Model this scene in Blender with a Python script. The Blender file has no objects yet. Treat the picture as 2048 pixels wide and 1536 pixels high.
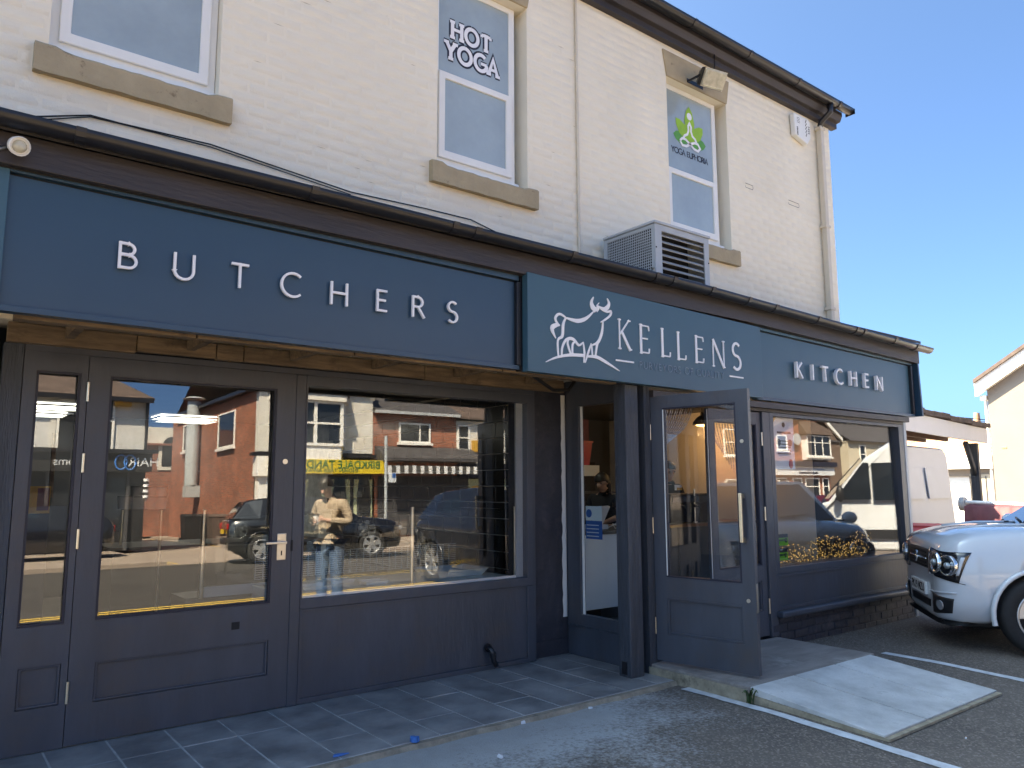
import bpy, bmesh, math, random
from mathutils import Vector, Matrix, Euler
R = math.radians
rnd = random.Random(7)
scene = bpy.context.scene
col = scene.collection

# ------------------------------------------------------------------ camera
CAM = Vector((0, 0, 1.4)); YAW, PITCH, ROLL, FPX = R(37.7527), R(7.5466), R(-0.2052), 1530.0
_f = Vector((math.sin(YAW)*math.cos(PITCH), math.cos(YAW)*math.cos(PITCH), math.sin(PITCH)))
_r0 = Vector((math.cos(YAW), -math.sin(YAW), 0)); _u0 = _r0.cross(_f)
_r = _r0*math.cos(ROLL) + _u0*math.sin(ROLL); _u = -_r0*math.sin(ROLL) + _u0*math.cos(ROLL)
cd = bpy.data.cameras.new('camera'); cam = bpy.data.objects.new('camera', cd); col.objects.link(cam)
cd.sensor_width = 36; cd.lens = FPX/2048*36; cd.clip_end = 2000; cd.clip_start = 0.05
cam.matrix_world = Matrix(((_r.x, _u.x, -_f.x, CAM.x), (_r.y, _u.y, -_f.y, CAM.y), (_r.z, _u.z, -_f.z, CAM.z), (0, 0, 0, 1)))
scene.camera = cam

# ------------------------------------------------------------------ sky, sun, exposure
SUN_AZ, SUN_EL = R(-46), R(51)          # azimuth from +Y, negative towards -X
w = bpy.data.worlds.new('World'); scene.world = w; w.use_nodes = True
nt = w.node_tree; nt.nodes.clear()
sky = nt.nodes.new('ShaderNodeTexSky'); sky.sky_type = 'NISHITA'; sky.sun_disc = False
sky.sun_elevation = SUN_EL; sky.sun_rotation = SUN_AZ; sky.altitude = 0
sky.air_density = 0.34; sky.dust_density = 3.2; sky.ozone_density = 10.0
bg = nt.nodes.new('ShaderNodeBackground'); bg.inputs[1].default_value = 0.08
ow = nt.nodes.new('ShaderNodeOutputWorld')
tint = nt.nodes.new('ShaderNodeMix'); tint.data_type = 'RGBA'; tint.blend_type = 'MULTIPLY'; tint.inputs[0].default_value = 1; tint.inputs[7].default_value = (.80, 1.04, 1.06, 1)
nt.links.new(sky.outputs[0], tint.inputs[6]); nt.links.new(tint.outputs[2], bg.inputs[0]); nt.links.new(bg.outputs[0], ow.inputs[0])
sl = bpy.data.lights.new('sun', 'SUN'); sl.energy = 4.1; sl.angle = R(0.53); sl.color = (1, 0.91, 0.76)
so = bpy.data.objects.new('sun', sl); col.objects.link(so)
_sd = Vector((math.sin(SUN_AZ)*math.cos(SUN_EL), math.cos(SUN_AZ)*math.cos(SUN_EL), math.sin(SUN_EL)))
so.rotation_euler = _sd.to_track_quat('Z', 'Y').to_euler(); so.location = _sd*60
vs = scene.view_settings; vs.view_transform = 'Standard'; vs.look = 'None'; vs.gamma = 1; vs.exposure = 3.08
vs.use_curve_mapping = False; vs.use_white_balance = True; vs.white_balance_temperature = 7700
cy = scene.cycles; cy.max_bounces = 10; cy.diffuse_bounces = 4; cy.glossy_bounces = 5; cy.transparent_max_bounces = 16
cy.transmission_bounces = 6; cy.caustics_reflective = False; cy.caustics_refractive = False
cy.use_denoising = True; cy.sample_clamp_indirect = 6

# ------------------------------------------------------------------ pixel -> place helpers (photo pixels, 2048 wide)
def ray(x, y): return _r*((x-1024)/FPX) - _u*((y-768)/FPX) + _f
def py(x, y, Y):
    d = ray(x, y); t = (Y-CAM.y)/d.y; return (CAM.x+t*d.x, CAM.z+t*d.z)
def pz(x, y, Z):
    d = ray(x, y); t = (Z-CAM.z)/d.z; return (CAM.x+t*d.x, CAM.y+t*d.y)
YM = 4.975                              # glass plane of the butcher's front
GT = R(0.77)                            # the panes lean back a little
def V(x, y, yreal=-18.0, ym=YM):        # a point of the street opposite, seen in the glass
    d = ray(x, y-41); t = (2*ym-yreal)/d.y; return (t*d.x, CAM.z+t*d.z)

# ------------------------------------------------------------------ materials
MATS = {}
def new_mat(name):
    m = bpy.data.materials.new(name); m.use_nodes = True; m.node_tree.nodes.clear(); MATS[name] = m
    return m, m.node_tree
def mat(name, c, rough=.6, var=.12, scale=4., bump=.0, bscale=60., metal=0., spec=.5, c2=None, detail=6, wear=None, coat=0., stretch=None, rvar=0.):
    """principled with noise-driven colour variation (c..c2), fine bump and optional wear colour patches"""
    m, t = new_mat(name); N = t.nodes; L = t.links
    o = N.new('ShaderNodeOutputMaterial'); b = N.new('ShaderNodeBsdfPrincipled'); L.new(b.outputs[0], o.inputs[0])
    b.inputs['Roughness'].default_value = rough; b.inputs['Metallic'].default_value = metal
    b.inputs['Specular IOR Level'].default_value = spec; b.inputs['Coat Weight'].default_value = coat
    tc = N.new('ShaderNodeTexCoord'); src = tc.outputs['Object']
    if stretch:
        mp = N.new('ShaderNodeMapping'); mp.inputs['Scale'].default_value = stretch; L.new(src, mp.inputs[0]); src = mp.outputs[0]
    n = N.new('ShaderNodeTexNoise'); n.inputs['Scale'].default_value = scale; n.inputs['Detail'].default_value = detail
    n.inputs['Roughness'].default_value = .62; L.new(src, n.inputs['Vector'])
    mx = N.new('ShaderNodeMix'); mx.data_type = 'RGBA'
    a = tuple(max(0, x*(1-var)) for x in c) + (1,); bb = tuple(min(1, x*(1+var)) for x in (c2 or c)) + (1,)
    mx.inputs[6].default_value = a; mx.inputs[7].default_value = bb
    mr = N.new('ShaderNodeMapRange'); mr.inputs[1].default_value = .3; mr.inputs[2].default_value = .7
    L.new(n.outputs[0], mr.inputs[0]); L.new(mr.outputs[0], mx.inputs[0]); out = mx.outputs[2]
    if wear:                                            # (colour, scale, low, high)
        wc, wsc, lo, hi = wear
        n2 = N.new('ShaderNodeTexNoise'); n2.inputs['Scale'].default_value = wsc; n2.inputs['Detail'].default_value = 8
        n2.inputs['Roughness'].default_value = .7; L.new(tc.outputs['Object'], n2.inputs['Vector'])
        r2 = N.new('ShaderNodeMapRange'); r2.inputs[1].default_value = lo; r2.inputs[2].default_value = hi; L.new(n2.outputs[0], r2.inputs[0])
        m2 = N.new('ShaderNodeMix'); m2.data_type = 'RGBA'; m2.inputs[7].default_value = tuple(wc)+(1,)
        L.new(r2.outputs[0], m2.inputs[0]); L.new(out, m2.inputs[6]); out = m2.outputs[2]
    L.new(out, b.inputs['Base Color'])
    if rvar:
        r3 = N.new('ShaderNodeMapRange'); r3.inputs[3].default_value = rough-rvar; r3.inputs[4].default_value = rough+rvar
        L.new(n.outputs[0], r3.inputs[0]); L.new(r3.outputs[0], b.inputs['Roughness'])
    if bump:
        n3 = N.new('ShaderNodeTexNoise'); n3.inputs['Scale'].default_value = bscale; n3.inputs['Detail'].default_value = 4
        L.new(src, n3.inputs['Vector']); bp = N.new('ShaderNodeBump'); bp.inputs['Strength'].default_value = bump
        bp.inputs['Distance'].default_value = .01; L.new(n3.outputs[0], bp.inputs['Height']); L.new(bp.outputs[0], b.inputs['Normal'])
    return m
def glass(name, f0=.05, tint=(1, 1, 1), dark=0.):
    m, t = new_mat(name); N = t.nodes; L = t.links
    o = N.new('ShaderNodeOutputMaterial'); tr = N.new('ShaderNodeBsdfTransparent'); tr.inputs[0].default_value = tuple(x*(1-dark) for x in tint)+(1,)
    g = N.new('ShaderNodeBsdfGlossy'); g.inputs['Roughness'].default_value = 0.0
    lw = N.new('ShaderNodeLayerWeight'); lw.inputs[0].default_value = .5
    p = N.new('ShaderNodeMath'); p.operation = 'POWER'; p.inputs[1].default_value = 5; L.new(lw.outputs['Facing'], p.inputs[0])
    a = N.new('ShaderNodeMath'); a.operation = 'MULTIPLY_ADD'; a.inputs[1].default_value = 1-f0; a.inputs[2].default_value = f0; L.new(p.outputs[0], a.inputs[0])
    mx = N.new('ShaderNodeMixShader'); L.new(a.outputs[0], mx.inputs[0]); L.new(tr.outputs[0], mx.inputs[1]); L.new(g.outputs[0], mx.inputs[2])
    L.new(mx.outputs[0], o.inputs[0]); return m
def emit(name, c, s):
    m, t = new_mat(name); N = t.nodes; o = N.new('ShaderNodeOutputMaterial'); e = N.new('ShaderNodeEmission')
    e.inputs[0].default_value = tuple(c)+(1,); e.inputs[1].default_value = s; t.links.new(e.outputs[0], o.inputs[0]); return m
def brick_mat(name, c1, c2, mortar, sx=1., axis='xz'):
    m, t = new_mat(name); N = t.nodes; L = t.links
    o = N.new('ShaderNodeOutputMaterial'); b = N.new('ShaderNodeBsdfPrincipled'); L.new(b.outputs[0], o.inputs[0]); b.inputs['Roughness'].default_value = .85
    tc = N.new('ShaderNodeTexCoord'); sp = N.new('ShaderNodeSeparateXYZ'); L.new(tc.outputs['Object'], sp.inputs[0])
    ad = N.new('ShaderNodeMath'); L.new(sp.outputs[0], ad.inputs[0]); L.new(sp.outputs[1], ad.inputs[1])
    cb = N.new('ShaderNodeCombineXYZ'); L.new(ad.outputs[0], cb.inputs[0]); L.new(sp.outputs[2], cb.inputs[1])
    k = N.new('ShaderNodeTexBrick'); k.inputs['Scale'].default_value = 1; k.inputs['Brick Width'].default_value = .225*sx; k.inputs['Row Height'].default_value = .075*sx
    k.inputs['Mortar Size'].default_value = .011*sx; k.inputs['Color1'].default_value = c1+(1,); k.inputs['Color2'].default_value = c2+(1,); k.inputs['Mortar'].default_value = mortar+(1,)
    L.new(cb.outputs[0], k.inputs['Vector'])
    n = N.new('ShaderNodeTexNoise'); n.inputs['Scale'].default_value = 1.3; n.inputs['Detail'].default_value = 6; L.new(tc.outputs['Object'], n.inputs['Vector'])
    mx = N.new('ShaderNodeMix'); mx.data_type = 'RGBA'; mx.blend_type = 'MULTIPLY'; mx.inputs[0].default_value = .55
    rr = N.new('ShaderNodeMapRange'); rr.inputs[1].default_value = .3; rr.inputs[2].default_value = .7; rr.inputs[3].default_value = .5; rr.inputs[4].default_value = 1.3; L.new(n.outputs[0], rr.inputs[0])
    L.new(k.outputs[0], mx.inputs[6]); L.new(rr.outputs[0], mx.inputs[7]); L.new(mx.outputs[2], b.inputs['Base Color'])
    bp = N.new('ShaderNodeBump'); bp.inputs['Strength'].default_value = .5; bp.inputs['Distance'].default_value = .008; bp.invert = True
    L.new(k.outputs[1], bp.inputs['Height']); L.new(bp.outputs[0], b.inputs['Normal']); return m

M = {}
M['cream'] = mat('cream_painted_brick', (.79, .725, .59), .62, .05, 1.2, .3, 90, c2=(.82, .755, .62), wear=((.55, .47, .35), 2.6, .66, .84))
M['stone'] = mat('olive_painted_stone', (.40, .32, .2), .75, .12, 5, .5, 45, wear=((.2, .15, .09), 9, .62, .7))
M['upvc'] = mat('white_upvc', (.79, .79, .76), .3, .03, 3)
M['film'] = mat('frosted_film_glass', (.31, .38, .41), .16, .14, .9, c2=(.36, .43, .455), spec=.6, coat=.5)
M['navy'] = mat('navy_charcoal_paint', (.058, .066, .084), .42, .16, 5, .25, 30, stretch=(1, 1, .25), wear=((.075, .066, .066), 2.2, .5, .75), rvar=.1)
M['navyrough'] = mat('navy_rough_render', (.034, .035, .047), .6, .25, 6, 1.0, 14, wear=((.085, .075, .08), 3.2, .52, .7))
M['navytimber'] = mat('navy_rough_timber', (.044, .052, .066), .55, .3, 9, .9, 40, stretch=(3, 3, .3))
M['signB'] = mat('fascia_blue_satin', (.022, .058, .098), .34, .05, 1.5, spec=.55)
M['signK'] = mat('fascia_blue_sky_sheen', (.038, .10, .14), .38, .04, 1.5, spec=.5)  # lighter copy of the fascia blue, sky reflection put into the colour
M['blackpl'] = mat('black_plastic', (.013, .013, .016), .32, .2, 8, spec=.5)
M['fascia'] = mat('brown_black_fascia', (.036, .03, .031), .5, .25, 5, .3, 30, stretch=(.3, 1, 2))
M['black'] = mat('matt_black', (.008, .008, .009), .7, .2, 6)
M['white'] = mat('white_lettering', (.82, .82, .84), .45, .02, 3)
M['print'] = mat('white_print', (.62, .66, .7), .5, .03, 3)
M['timber'] = mat('raw_timber', (.14, .10, .062), .75, .35, 6, .6, 40, stretch=(.6, 5, 5), c2=(.2, .14, .085), wear=((.05, .035, .025), 5, .55, .72))
M['tile'] = mat('slate_blue_tile', (.18, .175, .175), .42, .25, 3.2, .25, 18, c2=(.3, .29, .28), rvar=.12, wear=((.4, .4, .4), 17, .68, .8))
M['grout'] = mat('grey_grout', (.5, .49, .47), .9, .25, 9)
M['edging'] = mat('tan_mortar_edge', (.27, .225, .17), .9, .3, 12, .8, 40)
M['concrete'] = mat('pale_concrete', (.42, .42, .41), .85, .16, 3.5, .6, 70, c2=(.52, .52, .51), wear=((.28, .28, .27), 7, .6, .75))
M['landing'] = mat('worn_concrete', (.24, .21, .19), .9, .25, 4, .6, 60, stretch=(.5, 2, 1), wear=((.4, .38, .35), 3, .55, .75))
M['ramp_side'] = mat('old_concrete_side', (.33, .28, .2), .95, .3, 9, 1., 30, wear=((.13, .11, .08), 6, .55, .7))
M['paint_line'] = mat('worn_white_road_paint', (.55, .57, .59), .8, .2, 14, .4, 60, wear=((.07, .07, .07), 28, .62, .72))
M['yellow_line'] = mat('yellow_road_paint', (.62, .42, .07), .8, .2, 10)
M['steel'] = mat('brushed_steel', (.62, .6, .55), .28, .08, 20, metal=1.)
M['brass'] = mat('satin_brass_steel', (.72, .66, .52), .3, .08, 20, metal=1.)
M['chrome'] = mat('chrome', (.8, .8, .8), .08, .02, 5, metal=1.)
M['acgrey'] = mat('grey_enamel', (.40, .43, .45), .4, .08, 4, spec=.45, wear=((.28, .29, .29), 4, .62, .8))
M['pipe'] = mat('cream_plastic_pipe', (.62, .55, .44), .45, .06, 4)
M['glassB'] = glass('shop_glass', .10)
M['glassC'] = glass('clear_glass', .04, (.93, .97, .96))
M['glassDark'] = glass('car_glass', .05, (.35, .4, .4))
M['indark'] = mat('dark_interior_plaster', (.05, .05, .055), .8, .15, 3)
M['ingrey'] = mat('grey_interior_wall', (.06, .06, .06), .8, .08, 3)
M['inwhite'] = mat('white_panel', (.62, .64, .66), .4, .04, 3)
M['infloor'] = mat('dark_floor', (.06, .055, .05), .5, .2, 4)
M['blacktile'] = mat('black_gloss_tile', (.006, .006, .007), .2, .2, 4)
M['red'] = mat('red_plastic', (.42, .03, .035), .45, .12, 5)
M['maroon'] = mat('maroon_sheet', (.13, .03, .04), .7, .25, 6)
M['blue'] = mat('blue_plastic', (.02, .045, .19), .4, .15, 4)
M['rubber'] = mat('tyre_rubber', (.014, .014, .015), .8, .2, 20)
M['panel_light'] = emit('lit_ceiling_panel', (.92, 1, .98), .9)
M['lamp_glow'] = emit('warm_lamp', (1, .55, .2), 1.6)
M['skin'] = mat('skin', (.55, .33, .25), .5, .12, 8)
M['hair'] = mat('dark_hair', (.018, .013, .01), .5, .3, 30, stretch=(1, 1, .2))
M['white_render'] = mat('white_render_wall', (.60, .585, .54), .85, .08, 1.5, .4, 25)
M['pebble'] = mat('pebbledash', (.56, .56, .55), .9, .12, 9, 1.6, 9)
M['slate'] = mat('dark_slate', (.055, .052, .055), .7, .35, 3, .6, 8, stretch=(1, 1, 3))
M['brownroof'] = mat('brown_roof_tile', (.085, .06, .05), .8, .35, 4, .8, 9)
M['red_brick'] = brick_mat('red_brick', (.36, .095, .045), (.17, .05, .03), (.28, .22, .18))
M['red_brick2'] = brick_mat('orange_red_brick', (.40, .11, .05), (.20, .055, .03), (.27, .2, .155))
M['old_brick'] = brick_mat('weathered_brick', (.42, .17, .08), (.55, .36, .24), (.5, .36, .25))
M['cream_wall'] = mat('cream_render_wall', (.2, .175, .15), .9, .06, .8, .3, 20)
M['winglass'] = mat('dark_window_glass', (.02, .024, .03), .04, .1, 2, spec=.8)

# ------------------------------------------------------------------ mesh building
def rot_pts(pts, m): return [m @ Vector(p) for p in pts]
class MB:
    def __init__(s): s.v = []; s.f = []; s.sm = []
    def add(s, vs, fs, smooth=False):
        o = len(s.v); s.v += [tuple(p) for p in vs]; s.f += [tuple(i+o for i in f) for f in fs]; s.sm += [smooth]*len(fs); return s
    def box(s, x0, x1, y0, y1, z0, z1):
        x0, x1 = sorted((x0, x1)); y0, y1 = sorted((y0, y1)); z0, z1 = sorted((z0, z1))
        return s.add([(x0,y0,z0),(x1,y0,z0),(x1,y1,z0),(x0,y1,z0),(x0,y0,z1),(x1,y0,z1),(x1,y1,z1),(x0,y1,z1)],
                     [(3,2,1,0),(4,5,6,7),(0,1,5,4),(1,2,6,5),(2,3,7,6),(3,0,4,7)])
    def prism(s, poly, ax, a, b):
        """extrude polygon: ax 'y' -> poly is (x,z), from y=a to b; 'x' -> (y,z); 'z' -> (x,y)"""
        P = {'y': lambda p, t: (p[0], t, p[1]), 'x': lambda p, t: (t, p[0], p[1]), 'z': lambda p, t: (p[0], p[1], t)}[ax]
        n = len(poly); area = sum(poly[i][0]*poly[(i+1) % n][1]-poly[(i+1) % n][0]*poly[i][1] for i in range(n))
        if (area < 0): poly = list(reversed(poly))
        flip = (ax == 'y')
        a, b = min(a, b), max(a, b)
        vs = [P(p, a) for p in poly]+[P(p, b) for p in poly]
        fs = [tuple(range(n-1, -1, -1)), tuple(range(n, 2*n))]+[(i, (i+1) % n, n+(i+1) % n, n+i) for i in range(n)]
        if flip: fs = [tuple(reversed(f)) for f in fs]
        return s.add(vs, fs)
    def ring(s, x0, x1, z0, z1, l, r, b, t, y0, y1, ax='y'):
        """rectangular frame with a hole, one connected piece; ax 'y' lies in xz, 'x' lies in yz"""
        o = [(x0,z0),(x1,z0),(x1,z1),(x0,z1)]; i = [(x0+l,z0+b),(x1-r,z0+b),(x1-r,z1-t),(x0+l,z1-t)]
        P = (lambda p, t: (p[0], t, p[1])) if ax == 'y' else (lambda p, t: (t, p[0], p[1]))
        vs = [P(p, y0) for p in o]+[P(p, y0) for p in i]+[P(p, y1) for p in o]+[P(p, y1) for p in i]
        fs = []
        for k in range(4):
            n = (k+1) % 4
            fs += [(k, n, 4+n, 4+k), (8+n, 8+k, 12+k, 12+n), (n, k, 8+k, 8+n), (4+k, 4+n, 12+n, 12+k)]
        if ax == 'x': fs = [tuple(reversed(f)) for f in fs]
        return s.add(vs, fs)
    def cyl(s, p0, p1, r0, r1=None, n=14, cap=True, smooth=True):
        p0 = Vector(p0); p1 = Vector(p1); r1 = r0 if r1 is None else r1
        d = (p1-p0).normalized(); a = d.orthogonal().normalized(); b = d.cross(a)
        vs = [p0+(a*math.cos(t)+b*math.sin(t))*r0 for t in [2*math.pi*i/n for i in range(n)]]
        vs += [p1+(a*math.cos(t)+b*math.sin(t))*r1 for t in [2*math.pi*i/n for i in range(n)]]
        s.add(vs, [(i, (i+1) % n, n+(i+1) % n, n+i) for i in range(n)], smooth)
        if cap: s.add(vs, [tuple(range(n-1, -1, -1)), tuple(range(n, 2*n))])
        return s
    def tube(s, pts, r, n=8, rs=None):
        pts = [Vector(p) for p in pts]; rs = rs or [r]*len(pts); vs = []; prev = None
        for i, p in enumerate(pts):
            d = (pts[min(i+1, len(pts)-1)]-pts[max(i-1, 0)]).normalized()
            if prev is None: a = d.orthogonal().normalized()
            else: a = (prev-d*prev.dot(d)).normalized()
            prev = a; b = d.cross(a)
            vs += [p+(a*math.cos(2*math.pi*k/n)+b*math.sin(2*math.pi*k/n))*rs[i] for k in range(n)]
        fs = []
        for i in range(len(pts)-1):
            fs += [(i*n+k, i*n+(k+1) % n, (i+1)*n+(k+1) % n, (i+1)*n+k) for k in range(n)]
        fs += [tuple(range(n-1, -1, -1)), tuple((len(pts)-1)*n+k for k in range(n))]
        return s.add(vs, fs, True)
    def ball(s, c, r, nu=12, nv=8, sc=(1, 1, 1)):
        c = Vector(c); vs = [c+Vector((0, 0, -r*sc[2]))]; fs = []
        for j in range(1, nv):
            t = math.pi*j/nv-math.pi/2
            vs += [c+Vector((r*math.cos(t)*math.cos(2*math.pi*i/nu)*sc[0], r*math.cos(t)*math.sin(2*math.pi*i/nu)*sc[1], r*math.sin(t)*sc[2])) for i in range(nu)]
        vs.append(c+Vector((0, 0, r*sc[2]))); top = len(vs)-1
        for i in range(nu):
            fs.append((0, 1+(i+1) % nu, 1+i)); fs.append((top, 1+(nv-2)*nu+i, 1+(nv-2)*nu+(i+1) % nu))
            for j in range(nv-2): fs.append((1+j*nu+i, 1+j*nu+(i+1) % nu, 1+(j+1)*nu+(i+1) % nu, 1+(j+1)*nu+i))
        return s.add(vs, fs, True)
    def loft(s, rings, cap=True, smooth=True, closed=True):
        n = len(rings[0]); vs = [p for r_ in rings for p in r_]; fs = []
        for i in range(len(rings)-1):
            for k in range(n if closed else n-1):
                fs.append((i*n+k, i*n+(k+1) % n, (i+1)*n+(k+1) % n, (i+1)*n+k))
        s.add(vs, fs, smooth)
        if cap and closed: s.add(rings[0], [tuple(range(n-1, -1, -1))]); s.add(rings[-1], [tuple(range(n))])
        return s
    def quad(s, *p, smooth=False): return s.add(p, [tuple(range(len(p)))], smooth)
    def xf(s, m): s.v = [tuple(m @ Vector(p)) for p in s.v]; return s
    def build(s, name, m, parent=None, bevel=0., local=False, label=None, kind=None, weld=False, segs=2, subsurf=0):
        me = bpy.data.meshes.new(name); off = Vector((0, 0, 0))
        if parent is not None and not local:
            p = parent
            while p is not None: off = off+p.location; p = p.parent
        me.from_pydata([(a-off.x, b-off.y, c-off.z) for a, b, c in s.v], [], s.f)
        me.polygons.foreach_set('use_smooth', s.sm)
        if weld:
            bm = bmesh.new(); bm.from_mesh(me); bmesh.ops.remove_doubles(bm, verts=bm.verts, dist=1e-5)
            bmesh.ops.recalc_face_normals(bm, faces=bm.faces); bm.to_mesh(me); bm.free()
        me.update()
        o = bpy.data.objects.new(name, me); col.objects.link(o)
        if m is not None: me.materials.append(M[m] if isinstance(m, str) else m)
        if parent is not None: o.parent = parent
        if bevel:
            b = o.modifiers.new('bevel', 'BEVEL'); b.width = bevel; b.segments = segs; b.limit_method = 'ANGLE'; b.angle_limit = R(40)
        if subsurf:
            b = o.modifiers.new('sub', 'SUBSURF'); b.levels = subsurf; b.render_levels = subsurf
        if label: o['label'] = label
        if kind: o['kind'] = kind
        return o
def thing(name, label, cat, loc=(0, 0, 0), rz=0., group=None):
    o = bpy.data.objects.new(name, None); col.objects.link(o); o.empty_display_size = .1
    o.location = loc; o.rotation_euler = (0, 0, rz); o['label'] = label; o['category'] = cat
    if group: o['group'] = group
    return o
def tag(o, label, cat, group=None):
    o['label'] = label; o['category'] = cat
    if group: o['group'] = group
    return o
def B(x0, x1, y0, y1, z0, z1): return MB().box(x0, x1, y0, y1, z0, z1)
def part(mb, name, m, parent, **k): return mb.build(name, m, parent, **k)
def share(src, name, parent, loc, rot=(0, 0, 0), scale=(1, 1, 1)):
    o = src.copy(); o.name = name; col.objects.link(o); o.parent = parent; o.location = loc; o.rotation_euler = rot; o.scale = scale; return o
def pane(x0, x1, z0, z1, y, parent, m='glassB', th=.006, tilt=GT, name='glass_pane'):
    """a leaning pane of real thickness"""
    zc = (z0+z1)/2; f = lambda z, s: y+(z-zc)*math.tan(tilt)+s*th
    vs = [(x0,f(z0,0),z0),(x1,f(z0,0),z0),(x1,f(z0,1),z0),(x0,f(z0,1),z0),(x0,f(z1,0),z1),(x1,f(z1,0),z1),(x1,f(z1,1),z1),(x0,f(z1,1),z1)]
    return MB().add(vs, [(3,2,1,0),(4,5,6,7),(0,1,5,4),(1,2,6,5),(2,3,7,6),(3,0,4,7)]).build(name, m, parent)
_dg = None
def text_mesh(body, size, ext=.002, offset=0., align='CENTER', sx=1., shear=0.):
    c = bpy.data.curves.new('t', 'FONT'); c.body = body; c.size = size; c.extrude = ext; c.align_x = align; c.align_y = 'CENTER'; c.offset = offset; c.shear = shear
    c.resolution_u = 4
    o = bpy.data.objects.new('t', c); col.objects.link(o); dg = bpy.context.evaluated_depsgraph_get()
    me = bpy.data.meshes.new_from_object(o.evaluated_get(dg)); bpy.data.objects.remove(o); bpy.data.curves.remove(c)
    for v in me.vertices: v.co.x *= sx
    return me
def text(name, body, size, loc, m, parent, rz=0., ext=.002, offset=0., sx=1., align='CENTER', tilt=90., ry=0.):
    """flat lettering standing upright, facing -y when rz = 0; loc in world"""
    me = text_mesh(body, size, ext, offset, align, sx); me.materials.clear(); me.materials.append(M[m])
    o = bpy.data.objects.new(name, me); col.objects.link(o)
    off = Vector((0, 0, 0)); p = parent
    while p is not None: off = off+p.location; p = p.parent
    o.parent = parent; o.location = Vector(loc)-off; o.rotation_euler = Euler((R(tilt), ry, rz)); return o
# ================================================================== the setting: ground, road, paving
def ground_z(y):
    return -.03 if y >= 3 else (-.15 if y <= -.5 else -.15+.12*(y+.5)/3.5)
def asphalt(name, base, dust=False):
    m, t = new_mat(name); N = t.nodes; L = t.links
    o = N.new('ShaderNodeOutputMaterial'); b = N.new('ShaderNodeBsdfPrincipled'); L.new(b.outputs[0], o.inputs[0]); b.inputs['Roughness'].default_value = .85
    b.inputs['Specular IOR Level'].default_value = .3
    tc = N.new('ShaderNodeTexCoord'); P = tc.outputs['Object']
    def noise(sc, det=5, ro=.6):
        n = N.new('ShaderNodeTexNoise'); n.inputs['Scale'].default_value = sc; n.inputs['Detail'].default_value = det; n.inputs['Roughness'].default_value = ro; L.new(P, n.inputs['Vector']); return n.outputs[0]
    def rng(s, a, c, lo=0., hi=1.):
        r = N.new('ShaderNodeMapRange'); r.inputs[1].default_value = a; r.inputs[2].default_value = c; r.inputs[3].default_value = lo; r.inputs[4].default_value = hi; L.new(s, r.inputs[0]); return r.outputs[0]
    def mix(f, a, c):
        x = N.new('ShaderNodeMix'); x.data_type = 'RGBA'; L.new(f, x.inputs[0])
        for k, q in ((6, a), (7, c)):
            if isinstance(q, tuple): x.inputs[k].default_value = q+(1,)
            else: L.new(q, x.inputs[k])
        return x.outputs[2]
    def mth(op, a, c):
        x = N.new('ShaderNodeMath'); x.operation = op
        for k, q in ((0, a), (1, c)):
            if isinstance(q, (int, float)): x.inputs[k].default_value = q
            else: L.new(q, x.inputs[k])
        return x.outputs[0]
    c = mix(rng(noise(.9), .3, .7), tuple(x*.75 for x in base), tuple(x*1.25 for x in base))
    vo = N.new('ShaderNodeTexVoronoi'); vo.inputs['Scale'].default_value = 85; L.new(P, vo.inputs['Vector'])
    c = mix(rng(vo.outputs['Color'], .55, .95), c, tuple(x*2.3 for x in base))
    c = mix(rng(noise(140, 2), .62, .7), c, (.2, .19, .18))
    if dust:
        sp = N.new('ShaderNodeSeparateXYZ'); L.new(P, sp.inputs[0])
        my = mth('MULTIPLY', rng(sp.outputs[1], 2.5, 3.75), rng(sp.outputs[0], 4.6, 3.4))
        n1 = noise(2.3, 8, .72); n2 = noise(34, 4, .7)
        k = mth('ADD', mth('MULTIPLY', my, .75), mth('ADD', mth('MULTIPLY', n1, .9), mth('MULTIPLY', n2, 1.05)))
        c = mix(rng(k, 1.2, 1.55), c, (.40, .40, .39))
        k2 = mth('ADD', my, noise(7, 6, .7)); c = mix(rng(k2, 1.15, 1.6, 0, .35), c, (.22, .2, .17))
    L.new(c, b.inputs['Base Color'])
    bp = N.new('ShaderNodeBump'); bp.inputs['Strength'].default_value = .8; bp.inputs['Distance'].default_value = .006
    L.new(noise(110, 3), bp.inputs['Height']); L.new(bp.outputs[0], b.inputs['Normal'])
    return m
M['asphalt'] = asphalt('car_park_asphalt', (.12, .1, .084), True)
M['road'] = asphalt('road_asphalt', (.045, .042, .039))
M['pavement'] = mat('tan_pavement', (.27, .22, .18), .9, .15, 1.2, .4, 40)

def strip(x0, x1, y0, y1, dz=0.):
    """a sheet that follows the fall of the car park"""
    ys = [y0]+[y for y in (-.5, 3.0) if y0 < y < y1]+[y1]; mb = MB()
    vs = [p for y in ys for p in ((x0, y, ground_z(y)+dz), (x1, y, ground_z(y)+dz))]
    return mb.add(vs, [(2*i, 2*i+1, 2*i+3, 2*i+2) for i in range(len(ys)-1)])
g = strip(-400, 500, -400, 500).build('ground', 'asphalt', kind='structure')
g = strip(-300, 400, -11.0, -1.9, .004).build('road', 'road', kind='structure')
g = None
for k, y in enumerate((-2.0, -2.22)):
    tag(strip(-60, 90, y-.1, y, .008).build('yellow_line', 'yellow_line'), ('inner yellow line nearest the shop side kerb', 'outer yellow line beside the inner one on the shop side of the road')[k], 'road marking')
pv = MB().box(-200, 5.2, -40, -11.1, -.3, -.05).build('pavement', 'pavement', kind='structure', label=None)
pv2 = MB().box(9.3, 300, -40, -11.1, -.3, -.05).build('pavement', 'pavement', kind='structure')
tag(strip(5.3, 5.36, -30, -11.3, .01).build('yellow_line', 'yellow_line'), 'yellow line of the side street hugging the barber shop kerb', 'road marking')
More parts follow.
